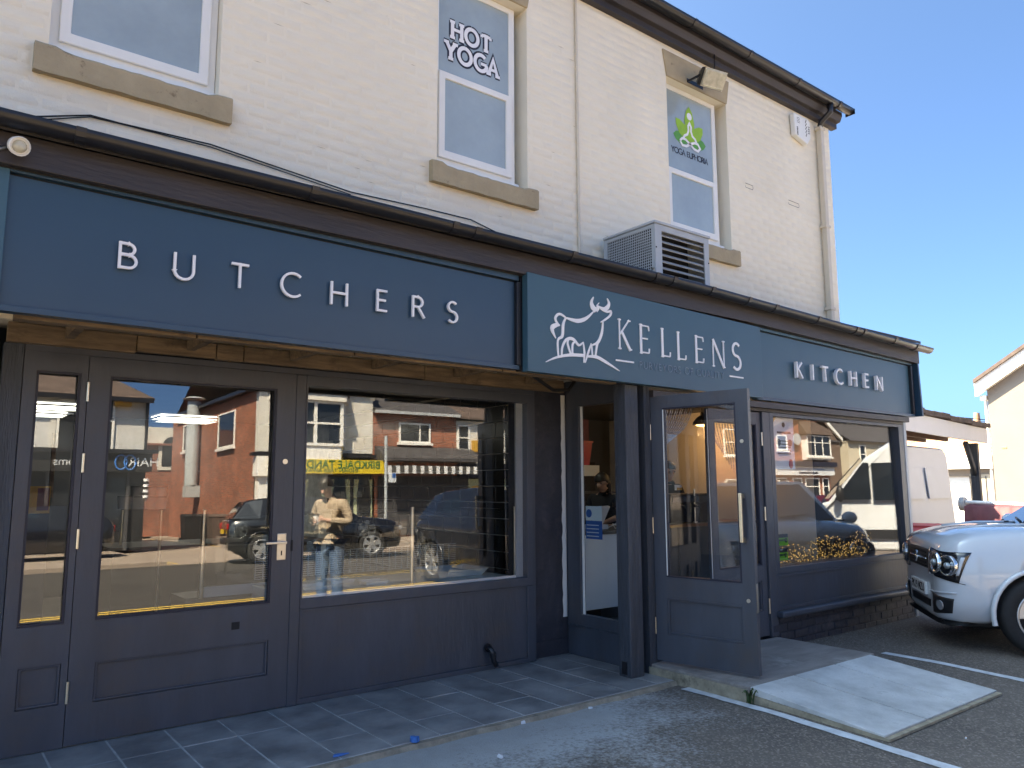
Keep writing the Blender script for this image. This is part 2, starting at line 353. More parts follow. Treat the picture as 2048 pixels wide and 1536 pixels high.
tag(strip(5.48, 5.54, -30, -11.3, .01).build('yellow_line', 'yellow_line'), 'second yellow line of the side street, further from the barber shop', 'road marking')
tag(strip(9.0, 9.06, -30, -11.3, .01).build('yellow_line', 'yellow_line'), 'yellow line running into the side street beside the takeaway wall', 'road marking')
side = strip(5.2, 9.3, -40, -11.0, .004).build('side_street', M['pavement'], kind='structure')

# ---- paving of slate blue tiles in front of the butcher's
pav = MB().box(-2.5, 4.46, 3.85, 5.02, -.028, -.003).build('tiled_paving', 'grout', kind='structure')
TX0 = .647-.303*11; cols = 24
def tile_piece(x0, x1, y0, y1):
    b = .0022; g = .0052; zt = rnd.uniform(-.0008, .0012)
    x0 += g; x1 -= g; y0 += g; y1 -= g; t = [rnd.uniform(-.0006, .0006) for _ in range(4)]
    return MB().add([(x0,y0,-.02),(x1,y0,-.02),(x1,y1,-.02),(x0,y1,-.02),(x0,y0,zt-b),(x1,y0,zt-b),(x1,y1,zt-b),(x0,y1,zt-b),
        (x0+b,y0+b,zt+t[0]),(x1-b,y0+b,zt+t[1]),(x1-b,y1-b,zt+t[2]),(x0+b,y1-b,zt+t[3])],
        [(0,1,5,4),(1,2,6,5),(2,3,7,6),(3,0,4,7),(4,5,9,8),(5,6,10,9),(6,7,11,10),(7,4,8,11),(8,9,10,11)])
for i in range(cols):
    x0 = TX0+i*.303; x1 = x0+.303
    if x0 > 4.46: break
    x1 = min(x1, 4.455)
    j = [4.55] if (x0 < 1.8 or i % 2 == 0) else [4.93-.01, 4.17]
    if x0 < 1.8: j = [4.55]
    back = 5.0 if x0 > 3.95 else 4.945
    ys = [3.848]+sorted(v for v in j if v < back-.03)+[back]
    for a, c in zip(ys, ys[1:]): tile_piece(x0, x1, a, c).build('tile', 'tile', pav)
edge = MB()
n = 60; pts = [(-2.5+i*(6.95/n), 3.80+rnd.uniform(-.012, .012)) for i in range(n+1)]
vs = []
for x, y in pts: vs += [(x, y, -.032), (x, y+.012, -.004), (x, 3.849, -.003)]
edge.add(vs, [f for i in range(n) for f in ((3*i, 3*i+3, 3*i+4, 3*i+1), (3*i+1, 3*i+4, 3*i+5, 3*i+2))])
edge.build('mortar_edging', 'edging', pav)

# ---- concrete landing and ramp at the kitchen door
ld = thing('entrance_ramp', 'pale concrete ramp of three slabs with landing at the open shop door', 'ramp', (5.2, 3.2, -.03))
part(MB().box(4.475, 6.12, 3.225, 4.1, -.06, .068), 'landing', 'landing', ld, bevel=.006)
xs = [4.475, 5.0, 5.53, 6.06]
rise = lambda y: -.022+.092*(y-2.33)/(3.22-2.33)
for a, c in zip(xs, xs[1:]):
    a2, c2 = a+.008, c-.008
    part(MB().add([(a2,2.33,-.035),(c2,2.33,-.035),(c2,3.222,.022),(a2,3.222,.022),(a2,2.33,rise(2.33)),(c2,2.33,rise(2.33)),(c2,3.222,rise(3.22)),(a2,3.222,rise(3.22))],
         [(3,2,1,0),(4,5,6,7),(0,1,5,4),(1,2,6,5),(2,3,7,6),(3,0,4,7)]), 'slab', 'concrete', ld, bevel=.004)
part(MB().add([(4.479,2.30,-.05),(6.06,2.30,-.05),(6.06,3.22,-.05),(4.479,3.22,-.05),(4.479,2.30,-.036),(6.06,2.30,-.036),(6.06,3.22,.021),(4.479,3.22,.021)],
     [(3,2,1,0),(4,5,6,7),(0,1,5,4),(1,2,6,5),(2,3,7,6),(3,0,4,7)]), 'ramp_base', 'ramp_side', ld)
part(MB().box(4.455, 4.474, 3.235, 4.09, -.06, .05), 'landing_side', 'ramp_side', ld)

# ---- painted bay lines
def bay_line(x0, x1, xe0, xe1, ya, yb, label):
    mb = MB(); n = 26; vs = []
    for i in range(n+1):
        t = i/n; y = ya+(yb-ya)*t; z = ground_z(y)+.005
        vs += [(x0+(xe0-x0)*t+rnd.uniform(-.006, .006), y, z), (x1+(xe1-x1)*t+rnd.uniform(-.006, .006), y, z)]
    mb.add(vs, [(2*i, 2*i+2, 2*i+3, 2*i+1) for i in range(n)]); tag(mb.build('bay_line', 'paint_line'), label, 'road marking')
bay_line(4.375, 4.452, 4.29, 4.38, 3.72, .6, 'worn white bay line running along the left side of the ramp')
bay_line(6.60, 6.69, 6.53, 6.62, 3.42, .6, 'white bay line starting at the right corner of the landing')

# ---- litter and a weed
def scrap(name, x, y, m, label, pts, h=.012):
    mb = MB(); z = ground_z(y)+.003 if y < 3.84 else .003
    k = len(pts); top = [(x+a, y+c, z+h+rnd.uniform(-.004, .006)) for a, c in pts]; bot = [(x+a*1.1, y+c*1.1, z) for a, c in pts]
    mb.add(top+bot, [tuple(range(k))]+[(i, k+i, k+(i+1) % k, (i+1) % k) for i in range(k)]); tag(mb.build(name, m), label, 'litter')
M['bluelit'] = mat('blue_plastic_scrap', (.03, .17, .5), .5, .2, 30)
x, y = pz(828, 1484, 0); scrap('plastic_scrap', x, y, 'bluelit', 'crumpled blue plastic scrap on the tile edge', [(-.02, -.01), (.0, -.028), (.025, -.012), (.012, .012), (.02, .03), (-.012, .02)], .022)
x, y = pz(676, 1525, -.03); scrap('plastic_scrap', x, y, 'bluelit', 'flat torn blue plastic strip beside the tile corner', [(-.03, -.006), (.01, -.012), (.06, 0), (.02, .01), (-.02, .012)], .008)
M['paper'] = mat('white_paper', (.7, .72, .75), .7, .05, 20)
x, y = pz(1000, 1516, -.03); scrap('paper_scrap', x, y, 'paper', 'small white paper scrap on dusty asphalt', [(-.008, -.02), (.01, -.015), (.006, .02), (-.01, .012)])
x, y = pz(1045, 1448, -.03); scrap('paper_scrap', x, y, 'paper', 'crumpled white tissue scrap near the tile edging', [(-.015, -.008), (.012, -.012), (.02, .008), (-.006, .014)], .016)
x, y = pz(1181, 1418, -.03); scrap('paper_scrap', x, y, 'paper', 'tiny folded white scrap on asphalt by the timber post', [(-.012, -.005), (.012, -.006), (.012, .006), (-.012, .006)], .01)
M['orange'] = mat('orange_filter', (.6, .2, .05), .7, .1, 30)
def butt(px, pyy, ang, lab):
    x, y = pz(px, pyy, ground_z(2.2)); z = ground_z(y)+.006; d = Vector((math.cos(ang), math.sin(ang), 0))*.014
    t = thing('cigarette_end', lab, 'litter', (x, y, z)); c = Vector((x, y, z))
    part(MB().cyl(c-d, c+d*.2, .0045, n=8), 'paper_tube', 'paper', t); part(MB().cyl(c+d*.22, c+d, .0045, n=8), 'filter', 'orange', t)
butt(1932, 1476, .3, 'orange tipped cigarette end on asphalt right of the ramp')
butt(1721, 1467, -.2, 'orange tipped cigarette end lying against the ramp side')
wd = thing('weed', 'small green weed growing at the landing joint', 'plant', (4.44, 3.2, -.03))
M['leaf'] = mat('weed_leaf', (.05, .09, .025), .6, .3, 20)
for k in range(9):
    a = R(200+rnd.uniform(-70, 70)); l = rnd.uniform(.05, .11); h = rnd.uniform(.04, .13); wv = .009
    p = [Vector((4.45, 3.2+rnd.uniform(-.03, .03), -.03))]
    d = Vector((math.cos(a), math.sin(a)*.7, 0)); sd = Vector((-d.y, d.x, 0))*wv
    q = [p[0], p[0]+d*l*.3+Vector((0, 0, h*.7)), p[0]+d*l*.7+Vector((0, 0, h)), p[0]+d*l+Vector((0, 0, h*.85))]
    ws = [.5, 1, .8, .05]; vs = []
    for c, s in zip(q, ws): vs += [c-sd*s, c+Vector((0, 0, .003)), c+sd*s]
    part(MB().add(vs, [f for i in range(3) for f in ((3*i, 3*i+1, 3*i+4, 3*i+3), (3*i+1, 3*i+2, 3*i+5, 3*i+4))], True), 'leaf', 'leaf', wd)
# ================================================================== the shop building (upper storey, eaves, roof)
YU = 4.85; XL, XR = -6.0, 8.9
def U(x, y): return py(x, y, YU)
bld = thing('shop_building', 'two storey building with cream painted brick upper wall and dark eaves', 'building', (2, YU, 0))
W1 = (U(97, 95)[0], U(437, 200)[0]); W2 = (U(874, 330)[0], U(1056, 382)[0]); W3 = (U(1333, 165)[0], U(1452, 210)[0])
WZ0, WZ1 = 3.885, 5.56
ZE = 5.93                                   # top of wall under the eaves
holes = [(W1[0], W1[1]), (W2[0], W2[1]), (W3[0], W3[1])]
# wall core with window openings: piers and bands butted together
wall = MB(); yb = YU+.004
xs = [XL]+[v for h in holes for v in h]+[XR-.004]
for i in range(0, len(xs), 2): wall.box(xs[i], xs[i+1], yb, YU+.3, 2.3, ZE)
for h in holes:
    wall.box(h[0], h[1], yb, YU+.3, 2.3, WZ0); wall.box(h[0], h[1], yb, YU+.3, WZ1, ZE)
wall.build('wall', 'cream', bld)
part(MB().box(XR-.3, XR-.004, YU+.302, 12.0, -.1, ZE), 'end_wall', 'cream', bld)
part(MB().box(XL, XL+.3, YU+.302, 12.0, -.1, ZE), 'end_wall', 'cream', bld)
part(MB().box(XL+.3, XR-.3, 11.7, 12.0, -.1, ZE), 'rear_wall', 'cream', bld)
part(MB().box(XL+.302, XR-.302, YU+.302, 11.698, 2.75, 2.9), 'floor_slab', 'indark', bld)
# bricks proud of the joints
BH, BL, J = .0795, .232, .009
def brick_mesh(L):
    d = .0055; e = .011; x = L/2; z = (BH-J)/2
    return MB().add([(-x,d,-z),(x,d,-z),(x,d,z),(-x,d,z),(-x+e,-.0012,-z+e),(x-e,-.0012,-z+e),(x-e,-.0012,z-e),(-x+e,-.0012,z-e)],
        [(0,1,5,4),(1,2,6,5),(2,3,7,6),(3,0,4,7),(4,5,6,7)], True)
full = brick_mesh(BL-J)
proto = None; stuff = MB(); nb = 0
clear = [(a-.075, c+.075, WZ0-.19, WZ0+.03) for a, c in holes]+[(a-.06, c+.06, WZ1-.06, WZ1+.29) for a, c in holes]
def blocked(x0, x1, z0, z1):
    for a, c in holes:
        if x1 > a and x0 < c and z1 > WZ0 and z0 < WZ1: return (a, c)
    for a, c, p, q in clear:
        if x1 > a+.002 and x0 < c-.002 and z1 > p and z0 < q: return (a, c)
    return None
bricks = []
z = 2.72; row = 0
while z+BH < ZE+.001:
    x = -1.0+(BL/2 if row % 2 else 0)
    while x < XR-.02:
        x1 = min(x+BL, XR); a, c = x, x1
        bl = blocked(a, c, z, z+BH)
        if bl:
            if a < bl[0]-.03: c = bl[0]
            elif c > bl[1]+.03: a = bl[1]
            else: a = c
        if c-a > .04: bricks.append(((a+c)/2, z+BH/2, c-a))
        x += BL
    z += BH; row += 1
def seen(b):
    p = Vector((b[0], YU, b[1]))-CAM; d = p.dot(_f)
    u, v = 1024+FPX*p.dot(_r)/d, 768-FPX*p.dot(_u)/d
    gl = 222+.26*u                                     # roughly where the gutter hides the wall
    return (d, 0 < u < 2048 and -20 < v < gl+30)
vis = sorted([b for b in bricks if seen(b)[1] and abs(b[2]-BL) < .002], key=lambda b: seen(b)[0])[:300]
vset = set((b[0], b[1]) for b in vis)
for b in bricks:
    dy = rnd.uniform(.0012, .0026); rx, rzz = rnd.uniform(-.006, .006), rnd.uniform(-.003, .003)
    if (b[0], b[1]) in vset:
        if proto is None:
            proto = full.build('brick', 'cream', bld, local=True); o = proto
        else:
            o = proto.copy(); col.objects.link(o); o.parent = bld
        o.location = (b[0]-2, dy, b[1]); o.rotation_euler = (rx, 0, rzz)
    else:
        m = Matrix.Translation((b[0], YU+dy, b[1])) @ Euler((rx, 0, rzz)).to_matrix().to_4x4()
        q = brick_mesh(b[2]-J); q.xf(m); stuff.add(q.v, q.f, True)
stuff.build('brickwork', 'cream', bld, kind='stuff')

def cracked_sill(x0, x1, z0, z1, parent, notch=True):
    n = 22; vs = []; yo = YU-.055
    for i in range(n+1):
        x = x0+(x1-x0)*i/n; j = rnd.uniform(-.004, .004); k = rnd.uniform(-.004, .004); e = .02 if notch and (i <= 2 or i >= n-2) else 0
        vs += [(x, YU+.02, z0+.006), (x, yo+rnd.uniform(-.002, .002), z0+k), (x, yo+rnd.uniform(-.003, .002), z1-.025+e+j), (x, yo+.015, z1-.008+e+j), (x, YU+.09, z1+e)]
    mb = MB().add(vs, [f for i in range(n) for f in [(5*i+k, 5*i+5+k, 5*i+6+k, 5*i+1+k) for k in range(4)]])
    mb.add(vs, [(0, 1, 2, 3, 4), tuple(5*n+k for k in (4, 3, 2, 1, 0))])
    return mb.build('sill', 'stone', parent, weld=True)
def sash_window(h, mull, open_w, extra_top=True):
    x0, x1 = h; wv = MB().ring(x0+.003, x1-.003-open_w, WZ0+.003, WZ1-.003, .06, .06, .12, .05, YU+.09, YU+.155).build('window', 'upvc', bld, bevel=.004)
    xa, xb = x0+.064, x1-.064-open_w
    part(MB().box(xa, xb, YU+.088, YU+.15, mull-.03, mull+.03), 'transom', 'upvc', wv, bevel=.004)
    part(MB().ring(xa-.012, xb+.012, WZ0+.105, mull+.012, .06, .06, .065, .055, YU+.062, YU+.0875), 'sash', 'upvc', wv, bevel=.006)
    part(MB().box(xa+.0475, xb-.0475, YU+.078, YU+.0865, WZ0+.169, mull-.042), 'lower_pane', 'film', wv)
    part(MB().box(xa-.003, xb+.003, YU+.10, YU+.106, mull+.029, WZ1-.052), 'upper_pane', 'film', wv)
    part(MB().box(x0+.004, x1-.004-open_w, YU+.03, YU+.092, WZ0-.004, WZ0+.046), 'cill_trim', 'upvc', wv, bevel=.004)
    for k in (.2, .8): part(MB().box(xa+(xb-xa)*k-.012, xa+(xb-xa)*k+.012, YU+.026, YU+.0295, WZ0+.022, WZ0+.03), 'drain_cap', 'upvc', wv)
    cracked_sill(x0-.07, x1+.075, WZ0-.165, WZ0-.002, bld)
    return wv, xa, xb
m1 = U(876, 130)[1]
w1, _, _ = sash_window(W1, m1+.0, .0)
w2, xa2, xb2 = sash_window(W2, m1, .07)
w3, xa3, xb3 = sash_window(W3, m1-.09, .085)
for h in holes:                                        # stone lintels
    part(MB().prism([(h[0]-.0, WZ1+.002), (h[1]+.0, WZ1+.002), (h[1]+.055, WZ1+.28), (h[0]-.055, WZ1+.28)], 'y', YU-.012, YU+.09), 'lintel', 'stone', bld, bevel=.004)
# window vinyl
def strokes(defs, h, w, depth, name, m, parent, ox, oz, y, sx=1., lean=0., step=.0004, shear=0.):
    """defs: list of polylines (optionally with a width factor) in a unit box -> flat raised strokes facing -y"""
    mb = MB(); k = 0
    for d in defs:
        pl, f = (d if isinstance(d, tuple) and len(d) == 2 and isinstance(d[1], (int, float)) and isinstance(d[0], list) else (d, 1.))
        P = [Vector((ox+(p[0]*sx+p[1]*shear)*h, oz+p[1]*h+lean*(p[0]*sx)*h)) for p in pl]
        fs = f if isinstance(f, list) else [f]*len(P); hw = w*h/2; L_, R_ = [], []
        for i, p in enumerate(P):
            a = (P[i]-P[i-1]).normalized() if i else (P[1]-P[0]).normalized(); c = (P[i+1]-P[i]).normalized() if i < len(P)-1 else a
            t = (a+c); t = t.normalized() if t.length > 1e-6 else a
            nn = Vector((-t.y, t.x)); s = hw*fs[i]/max(.5, t.dot(a)); L_.append(p+nn*s); R_.append(p-nn*s)
        y0 = y-depth-k*step; k += 1; n = len(P)
        vs = [(q.x, y0, q.y) for q in L_]+[(q.x, y0, q.y) for q in R_]+[(q.x, y, q.y) for q in L_]+[(q.x, y, q.y) for q in R_]
        fc = []
        for i in range(n-1): fc += [(i, n+i, n+i+1, i+1), (i, i+1, 2*n+i+1, 2*n+i), (n+i+1, n+i, 3*n+i, 3*n+i+1)]
        fc += [(0, 2*n, 3*n, n), (n-1, 2*n-1, 4*n-1, 3*n-1)]
        mb.add(vs, fc)
    return mb.build(name, m, parent)
def arc(cx, cz, rx, rz, a0, a1, n=12): return [(cx+rx*math.cos(R(a0+(a1-a0)*i/n)), cz+rz*math.sin(R(a0+(a1-a0)*i/n))) for i in range(n+1)]
GL = {
 'A': (.72, [[(0,0),(.36,1),(.72,0)], [(.13,.33),(.59,.33)]]),
 'B': (.55, [[(0,0),(0,1)], [(0,.946),(.26,.946)]+arc(.26,.745,.22,.201,90,-90)+[(0,.544)], [(0,.53),(.3,.53)]+arc(.3,.292,.25,.238,90,-90)+[(0,.054)]]),
 'C': (.78, [arc(.5,.5,.48,.49,48,312,20)]),
 'E': (.46, [[(0,0),(0,1)], [(0,.946),(.46,.946)], [(0,.52),(.4,.52)], [(0,.054),(.46,.054)]]),
 'F': (.46, [[(0,0),(0,1)], [(0,.946),(.46,.946)], [(0,.5),(.38,.5)]]),
 'G': (.85, [arc(.5,.5,.48,.49,48,350,22), [(.5,.46),(.95,.46)], [(.93,.46),(.93,.1)]]),
 'H': (.7, [[(0,0),(0,1)], [(.7,0),(.7,1)], [(0,.53),(.7,.53)]]),
 'I': (0., [[(0,0),(0,1)]]),
 'K': (.58, [[(0,0),(0,1)], [(.55,1),(.03,.5)], [(.12,.58),(.6,0)]]),
 'L': (.46, [[(0,0),(0,1)], [(0,.054),(.46,.054)]]),
 'N': (.74, [[(0,0),(0,1)], [(0,1),(.74,0)], [(.74,0),(.74,1)]]),
 'O': (.96, [arc(.48,.5,.48,.49,90,450,28)]),
 'P': (.5, [[(0,0),(0,1)], [(0,.946),(.24,.946)]+arc(.24,.718,.25,.228,90,-90)+[(0,.49)]]),
 'Q': (.96, [arc(.48,.5,.48,.49,90,450,28), [(.55,.2),(.9,-.1)]]),
 'R': (.58, [[(0,0),(0,1)], [(0,.946),(.24,.946)]+arc(.24,.718,.25,.228,90,-90)+[(0,.49)], [(.26,.49),(.6,0)]]),
 'S': (.5, [arc(.26,.745,.24,.235,38,250,14)+[(.26,.51)]+arc(.25,.26,.26,.25,70,-140,14)]),
 'T': (.68, [[(.34,0),(.34,1)], [(0,.946),(.68,.946)]]),
 'U': (.68, [[(0,1),(0,.34)]+arc(.34,.34,.34,.33,180,360,14)+[(.68,1)]]),
 'V': (.72, [[(0,1),(.36,0),(.72,1)]]),
 'Y': (.66, [[(0,1),(.33,.48),(.33,0)], [(.66,1),(.33,.48)]]),
 'M': (.84, [[(0,0),(.08,1),(.42,.2),(.76,1),(.84,0)]]),
}
def serif(ch, s=.11, thin=.5):
    """add serifs and stroke contrast"""
    wd, ds = GL[ch]; out = []
    for d in ds:
        a, c = d[0], d[-1]
        horiz = abs(a[1]-c[1]) < .02 and len(d) == 2
        f = thin if horiz else 1.
        if ch == 'N' and len(d) == 2 and d[0][0] == d[1][0]: f = thin*1.1
        if ch in 'KA' and len(d) == 2 and c[1] > a[1] or (ch == 'K' and d[0][1] == 1 and d[0][0] > .3): f = thin*1.2
        out.append((d, f))
        if not horiz:
            for p in (a, c):
                if p[1] in (0, 1) and ch not in 'CGOQS': out.append(([(p[0]-s, abs(p[1]-.03)), (p[0]+s, abs(p[1]-.03))], thin))
        elif ch in 'ELT' and not (ch == 'E' and abs(a[1]-.52) < .1):
            q = c; out.append(([(q[0]-.0, q[1]), (q[0]-.0+.02, q[1]+(.15 if q[1] < .5 else -.15))], thin))
            if ch == 'T': out.append(([(a[0], a[1]), (a[0]-.02, a[1]-.15)], thin))
    return wd, out
# HOT YOGA
def hot(word, xc, z, h, gap, lean):
    tot = sum(GL[c][0] for c in word)*h*.9+gap*(len(word)-1); x = xc-tot/2; zz = z
    for c in word:
        wd, ds = serif(c, .19, .8)
        strokes(ds, h, .46, .0006, 'letter_outline', 'ink', w2, x, zz, YU+.0990, sx=.9, step=.0001)
        strokes(ds, h, .23, .0006, 'letter', 'white', w2, x, zz, YU+.0965, sx=.9, step=.0001)
        x += wd*h*.9+gap; zz += 0
M['ink'] = mat('navy_ink', (.012, .014, .03), .5, .05, 4)
xh, zh = U(950, 50); hot('HOT', (xa2+xb2)/2-.03, U(950, 78)[1], .145, .04, 0)
hot('YOGA', (xa2+xb2)/2-.02, U(950, 122)[1], .145, .035, 0)
# lotus emblem and YOGA EUPHORIA
M['lime'] = mat('lime_vinyl', (.28, .5, .03), .5, .1, 9); M['green'] = mat('green_vinyl', (.09, .32, .05), .5, .1, 9)
lx, lz = py(1379, 272, YU+.1); sc = .205
def petal(cx, cz, ang, l, wv, m, y):
    P = [(0, 0), (wv*.75, l*.3), (wv, l*.55), (wv*.6, l*.85), (0, l), (-wv*.6, l*.85), (-wv, l*.55), (-wv*.75, l*.3)]
    ca, sa = math.cos(R(ang)), math.sin(R(ang))
    MB().prism([(cx+a*ca+b*sa, cz-a*sa+b*ca) for a, b in P], 'y', y-.0004, y).build('petal', m, w3)
for k, (a, l, wv, m) in enumerate([(-84, 1.3, .36, 'green'), (84, 1.3, .36, 'green'), (-46, 1.5, .36, 'lime'), (46, 1.5, .36, 'lime'), (0, 1.95, .40, 'lime')]):
    petal(lx, lz-.35*sc, a, l*sc, wv*sc, m, YU+.0985-.0007*k)
strokes([([(-.55,-.2),(-.42,.0),(-.2,.12),(-.1,.35),(-.12,.6),(0,.78),(.12,.6),(.1,.35),(.2,.12),(.42,.0),(.55,-.2)], 1.), ([(-.8,-.38),(-.62,-.2),(-.35,-.2),(0,-.38),(.3,-.55),(.62,-.58),(.8,-.4),(.62,-.2),(.35,-.2),(0,-.36),(-.3,-.55),(-.62,-.58),(-.8,-.38)], 1.)], sc, .13, .0004, 'figure', 'white', w3, lx, lz-.1*sc, YU+.0945, step=.0002)
MB().cyl((lx, YU+.0940, lz+1.05*sc), (lx, YU+.0945, lz+1.05*sc), .2*sc).build('figure_head', 'white', w3)
x = lx-.30; zz = lz-.25
for c in 'YOGA EUPHORIA':
    if c == ' ': x += .03; continue
    strokes(serif(c, .1, .6)[1], .062, .19, .0004, 'letter', 'ink', w3, x, zz, YU+.0985, step=.0001); x += GL[c][0]*.062*.86+.0125

# eaves: soffit board, moulded fascia, gutter, roof
ez = ZE
eav = MB()
prof = [(YU+.02, ez-.02), (YU-.06, ez-.02), (YU-.06, ez+.045), (YU-.11, ez+.05), (YU-.14, ez+.12), (YU-.14, ez+.17), (YU+.02, ez+.17)]
part(MB().prism(prof, 'x', XL, XR+.09), 'eaves_fascia', 'fascia2' if 'fascia2' in M else 'fascia', bld, bevel=.004)
def gutter(x0, x1, yc, zc, r, name, parent, brackets, m='blackpl'):
    n = 9; prf = [(yc-r*math.cos(math.pi*k/n), zc-r*math.sin(math.pi*k/n)) for k in range(n+1)]
    inn = [(yc-(r-.004)*math.cos(math.pi*k/n), zc-(r-.004)*math.sin(math.pi*k/n)) for k in range(n, -1, -1)]
    gt = MB().loft([[(x0+(x1-x0)*q/30, a, c) for a, c in prf+inn] for q in range(31)], smooth=False).build(name, m, parent, weld=True)
    for p in gt.data.polygons: p.use_smooth = abs(p.normal.x) < .5
    for xb in brackets:
        rr = r+.006; pb = [(yc-rr*math.cos(math.pi*k/n), zc-rr*math.sin(math.pi*k/n)) for k in range(n+1)]
        ib = [(yc-(r+.001)*math.cos(math.pi*k/n), zc-(r+.001)*math.sin(math.pi*k/n)) for k in range(n, -1, -1)]
        MB().prism(pb+ib, 'x', xb-.022, xb+.022).build('bracket', m, gt)
    return gt
gutter(XL, XR+.16, YU-.21, ez+.19, .062, 'upper_gutter', bld, [5.0, 5.95, 6.9, 7.85, 8.75])
part(MB().box(XR+.157, XR+.163, YU-.273, YU-.147, ez+.125, ez+.192), 'gutter_stop', 'blackpl', bld)
rf = MB().prism([(YU-.2, ez+.24), (YU-.2, ez+.215), (8.4, ez+1.75), (12.2, ez+.2), (12.2, ez+.26), (8.4, ez+1.82)], 'x', XL, XR+.12).build('roof', 'slate', bld)
part(MB().box(XR-.06, XR+.125, YU-.17, YU+.12, ez+.262, ez+.285), 'verge_tile', 'brownroof', bld)
part(MB().box(XR-.16, XR+.1, YU-.13, YU+.2, ez+.287, ez+.315), 'verge_tile', 'stone', bld)
# painted-over repair patches on the wall
for px0, py0, px1, py1 in ((1576, 400, 1597, 416), (1490, 366, 1505, 380)):
    a, c = U(px0, py0), U(px1, py1)
    strokes([[(0, 0), (1, 0), (1.05, -.5), (1, -1), (.05, -1), (0, -.6)]], a[1]-c[1], .09, .0005, 'filler_crack', 'black', bld, a[0], a[1], YU-.0035, sx=(c[0]-a[0])/(a[1]-c[1]))
# hairline joint cracks in the paint
for k in range(26):
    b = rnd.choice(vis); l = rnd.uniform(.03, .1); x0 = b[0]-rnd.uniform(-.05, .1); zz = b[1]-BH/2+.001
    MB().add([(x0, YU-.0022, zz-.0012), (x0+l*.5, YU-.0022, zz-.003), (x0+l, YU-.0022, zz-.001), (x0+l*.5, YU-.0022, zz+.0008)], [(0, 1, 2, 3)]).build('paint_crack', 'stone', bld)
# thin conduit up the wall
tag(MB().cyl((U(1152, 200)[0], YU-.014, 2.9), (U(1152, 200)[0], YU-.014, ez-.02), .0125, n=10).build('conduit', 'pipe'), 'thin cream conduit running up the brick wall between the yoga windows', 'conduit')
# downpipe at the right corner
dx = U(1640, 400)[0]
dp = thing('downpipe', 'cream painted square downpipe at the right corner of the wall', 'pipe', (dx, YU-.05, 2.9))
part(MB().box(dx-.034, dx+.034, YU-.085, YU-.017, 2.95, ez-.10), 'pipe', 'pipe', dp, bevel=.008)
part(MB().tube([(dx, YU-.21, ez+.14), (dx, YU-.2, ez+.03), (dx, YU-.07, ez-.05), (dx, YU-.051, ez-.12)], .036, 10), 'swan_neck', 'blackpl', dp)
for zz in (ez-.14, U(1640, 455)[1], 3.5): part(MB().box(dx-.055, dx+.055, YU-.092, YU-.005, zz-.017, zz+.017), 'clip', 'pipe', dp, bevel=.004)
# security siren box
ax0, az1 = U(1577, 228); ax1, az0 = U(1614, 297)
al = thing('alarm_box', 'white alarm siren box with black and white chequered side print', 'alarm', ((ax0+ax1)/2, YU-.05, az0))
poly = [(ax0, az1-.01), (ax0+.02, az1+.0), (ax1-.06, az1), (ax1-.02, az1-.04), (ax1-.02, az0+.1), (ax1-.1, az0), (ax0+.02, az0+.06)]
part(MB().prism(poly, 'y', YU-.07, YU-.006), 'case', 'upvc', al, bevel=.01)
chx = ax1-.13
for i in range(10):
    for j in range(2):
        if (i+j) % 2: part(B(chx+j*.014, chx+.013+j*.014, YU-.0716, YU-.0704, az1-.025-i*.022-.02, az1-.025-i*.022), 'check', 'black', al)
text('lettering', 'MSS', .06, (ax1-.063, YU-.0712, (az0+az1)/2+.02), 'black', al, ext=.0006, ry=0, tilt=90).rotation_euler = (R(90), R(90), 0)
for i in range(4): part(B(ax0+.06, ax0+.12, YU-.0712, YU-.0703, az1-.05-i*.02, az1-.045-i*.02), 'vent_slot', 'black', al)
for i in range(6): part(B(ax0+.05, ax0+.075, YU-.0712, YU-.0703, az1-.18-i*.018, az1-.168-i*.018), 'digit_print', 'black', al)
# floodlight over the lotus window
fx, fz = py(1420, 158, YU-.2)
fl = thing('floodlight', 'old black floodlight with yellowed glass above the lotus window', 'light', (fx, YU-.05, fz))
M['yellowed'] = mat('yellowed_glass', (.5, .46, .34), .25, .25, 14, coat=.5)
th = R(32); T = Matrix.Translation((fx, YU-.2, fz)) @ Matrix.Rotation(R(-12), 4, 'Z') @ Matrix.Rotation(th, 4, 'X') @ Matrix.Scale(1.15, 4)
part(MB().loft([[(-.075,.09,-.045),(.075,.09,-.045),(.075,.09,.05),(-.075,.09,.05)], [(-.12,0,-.075),(.12,0,-.075),(.12,0,.08),(-.12,0,.08)], [(-.125,-.05,-.08),(.125,-.05,-.08),(.125,-.05,.085),(-.125,-.05,.085)]], smooth=False).xf(T), 'housing', 'blackpl', fl, bevel=.008)
part(MB().box(-.118, .118, -.085, -.05, -.075, .08).xf(T), 'lens', 'yellowed', fl, bevel=.02, segs=3)
part(MB().ring(-.122, .122, -.078, .083, .014, .014, .014, .014, -.063, -.048).xf(T), 'rim', 'steel', fl)
part(MB().box(fx-.14, fx-.125, YU-.21, YU-.01, fz-.0, fz+.02), 'bracket', 'blackpl', fl)
part(MB().box(fx-.14, fx+.12, YU-.016, YU-.003, fz-.0, fz+.045), 'mount', 'blackpl', fl)
part(MB().tube([(fx+.13, YU-.2, fz-.06), (fx+.17, YU-.15, fz-.03), (fx+.2, YU-.1, fz+.1), (fx+.2, YU-.12, ez+.05)], .006, 6), 'cable', 'blackpl', fl)
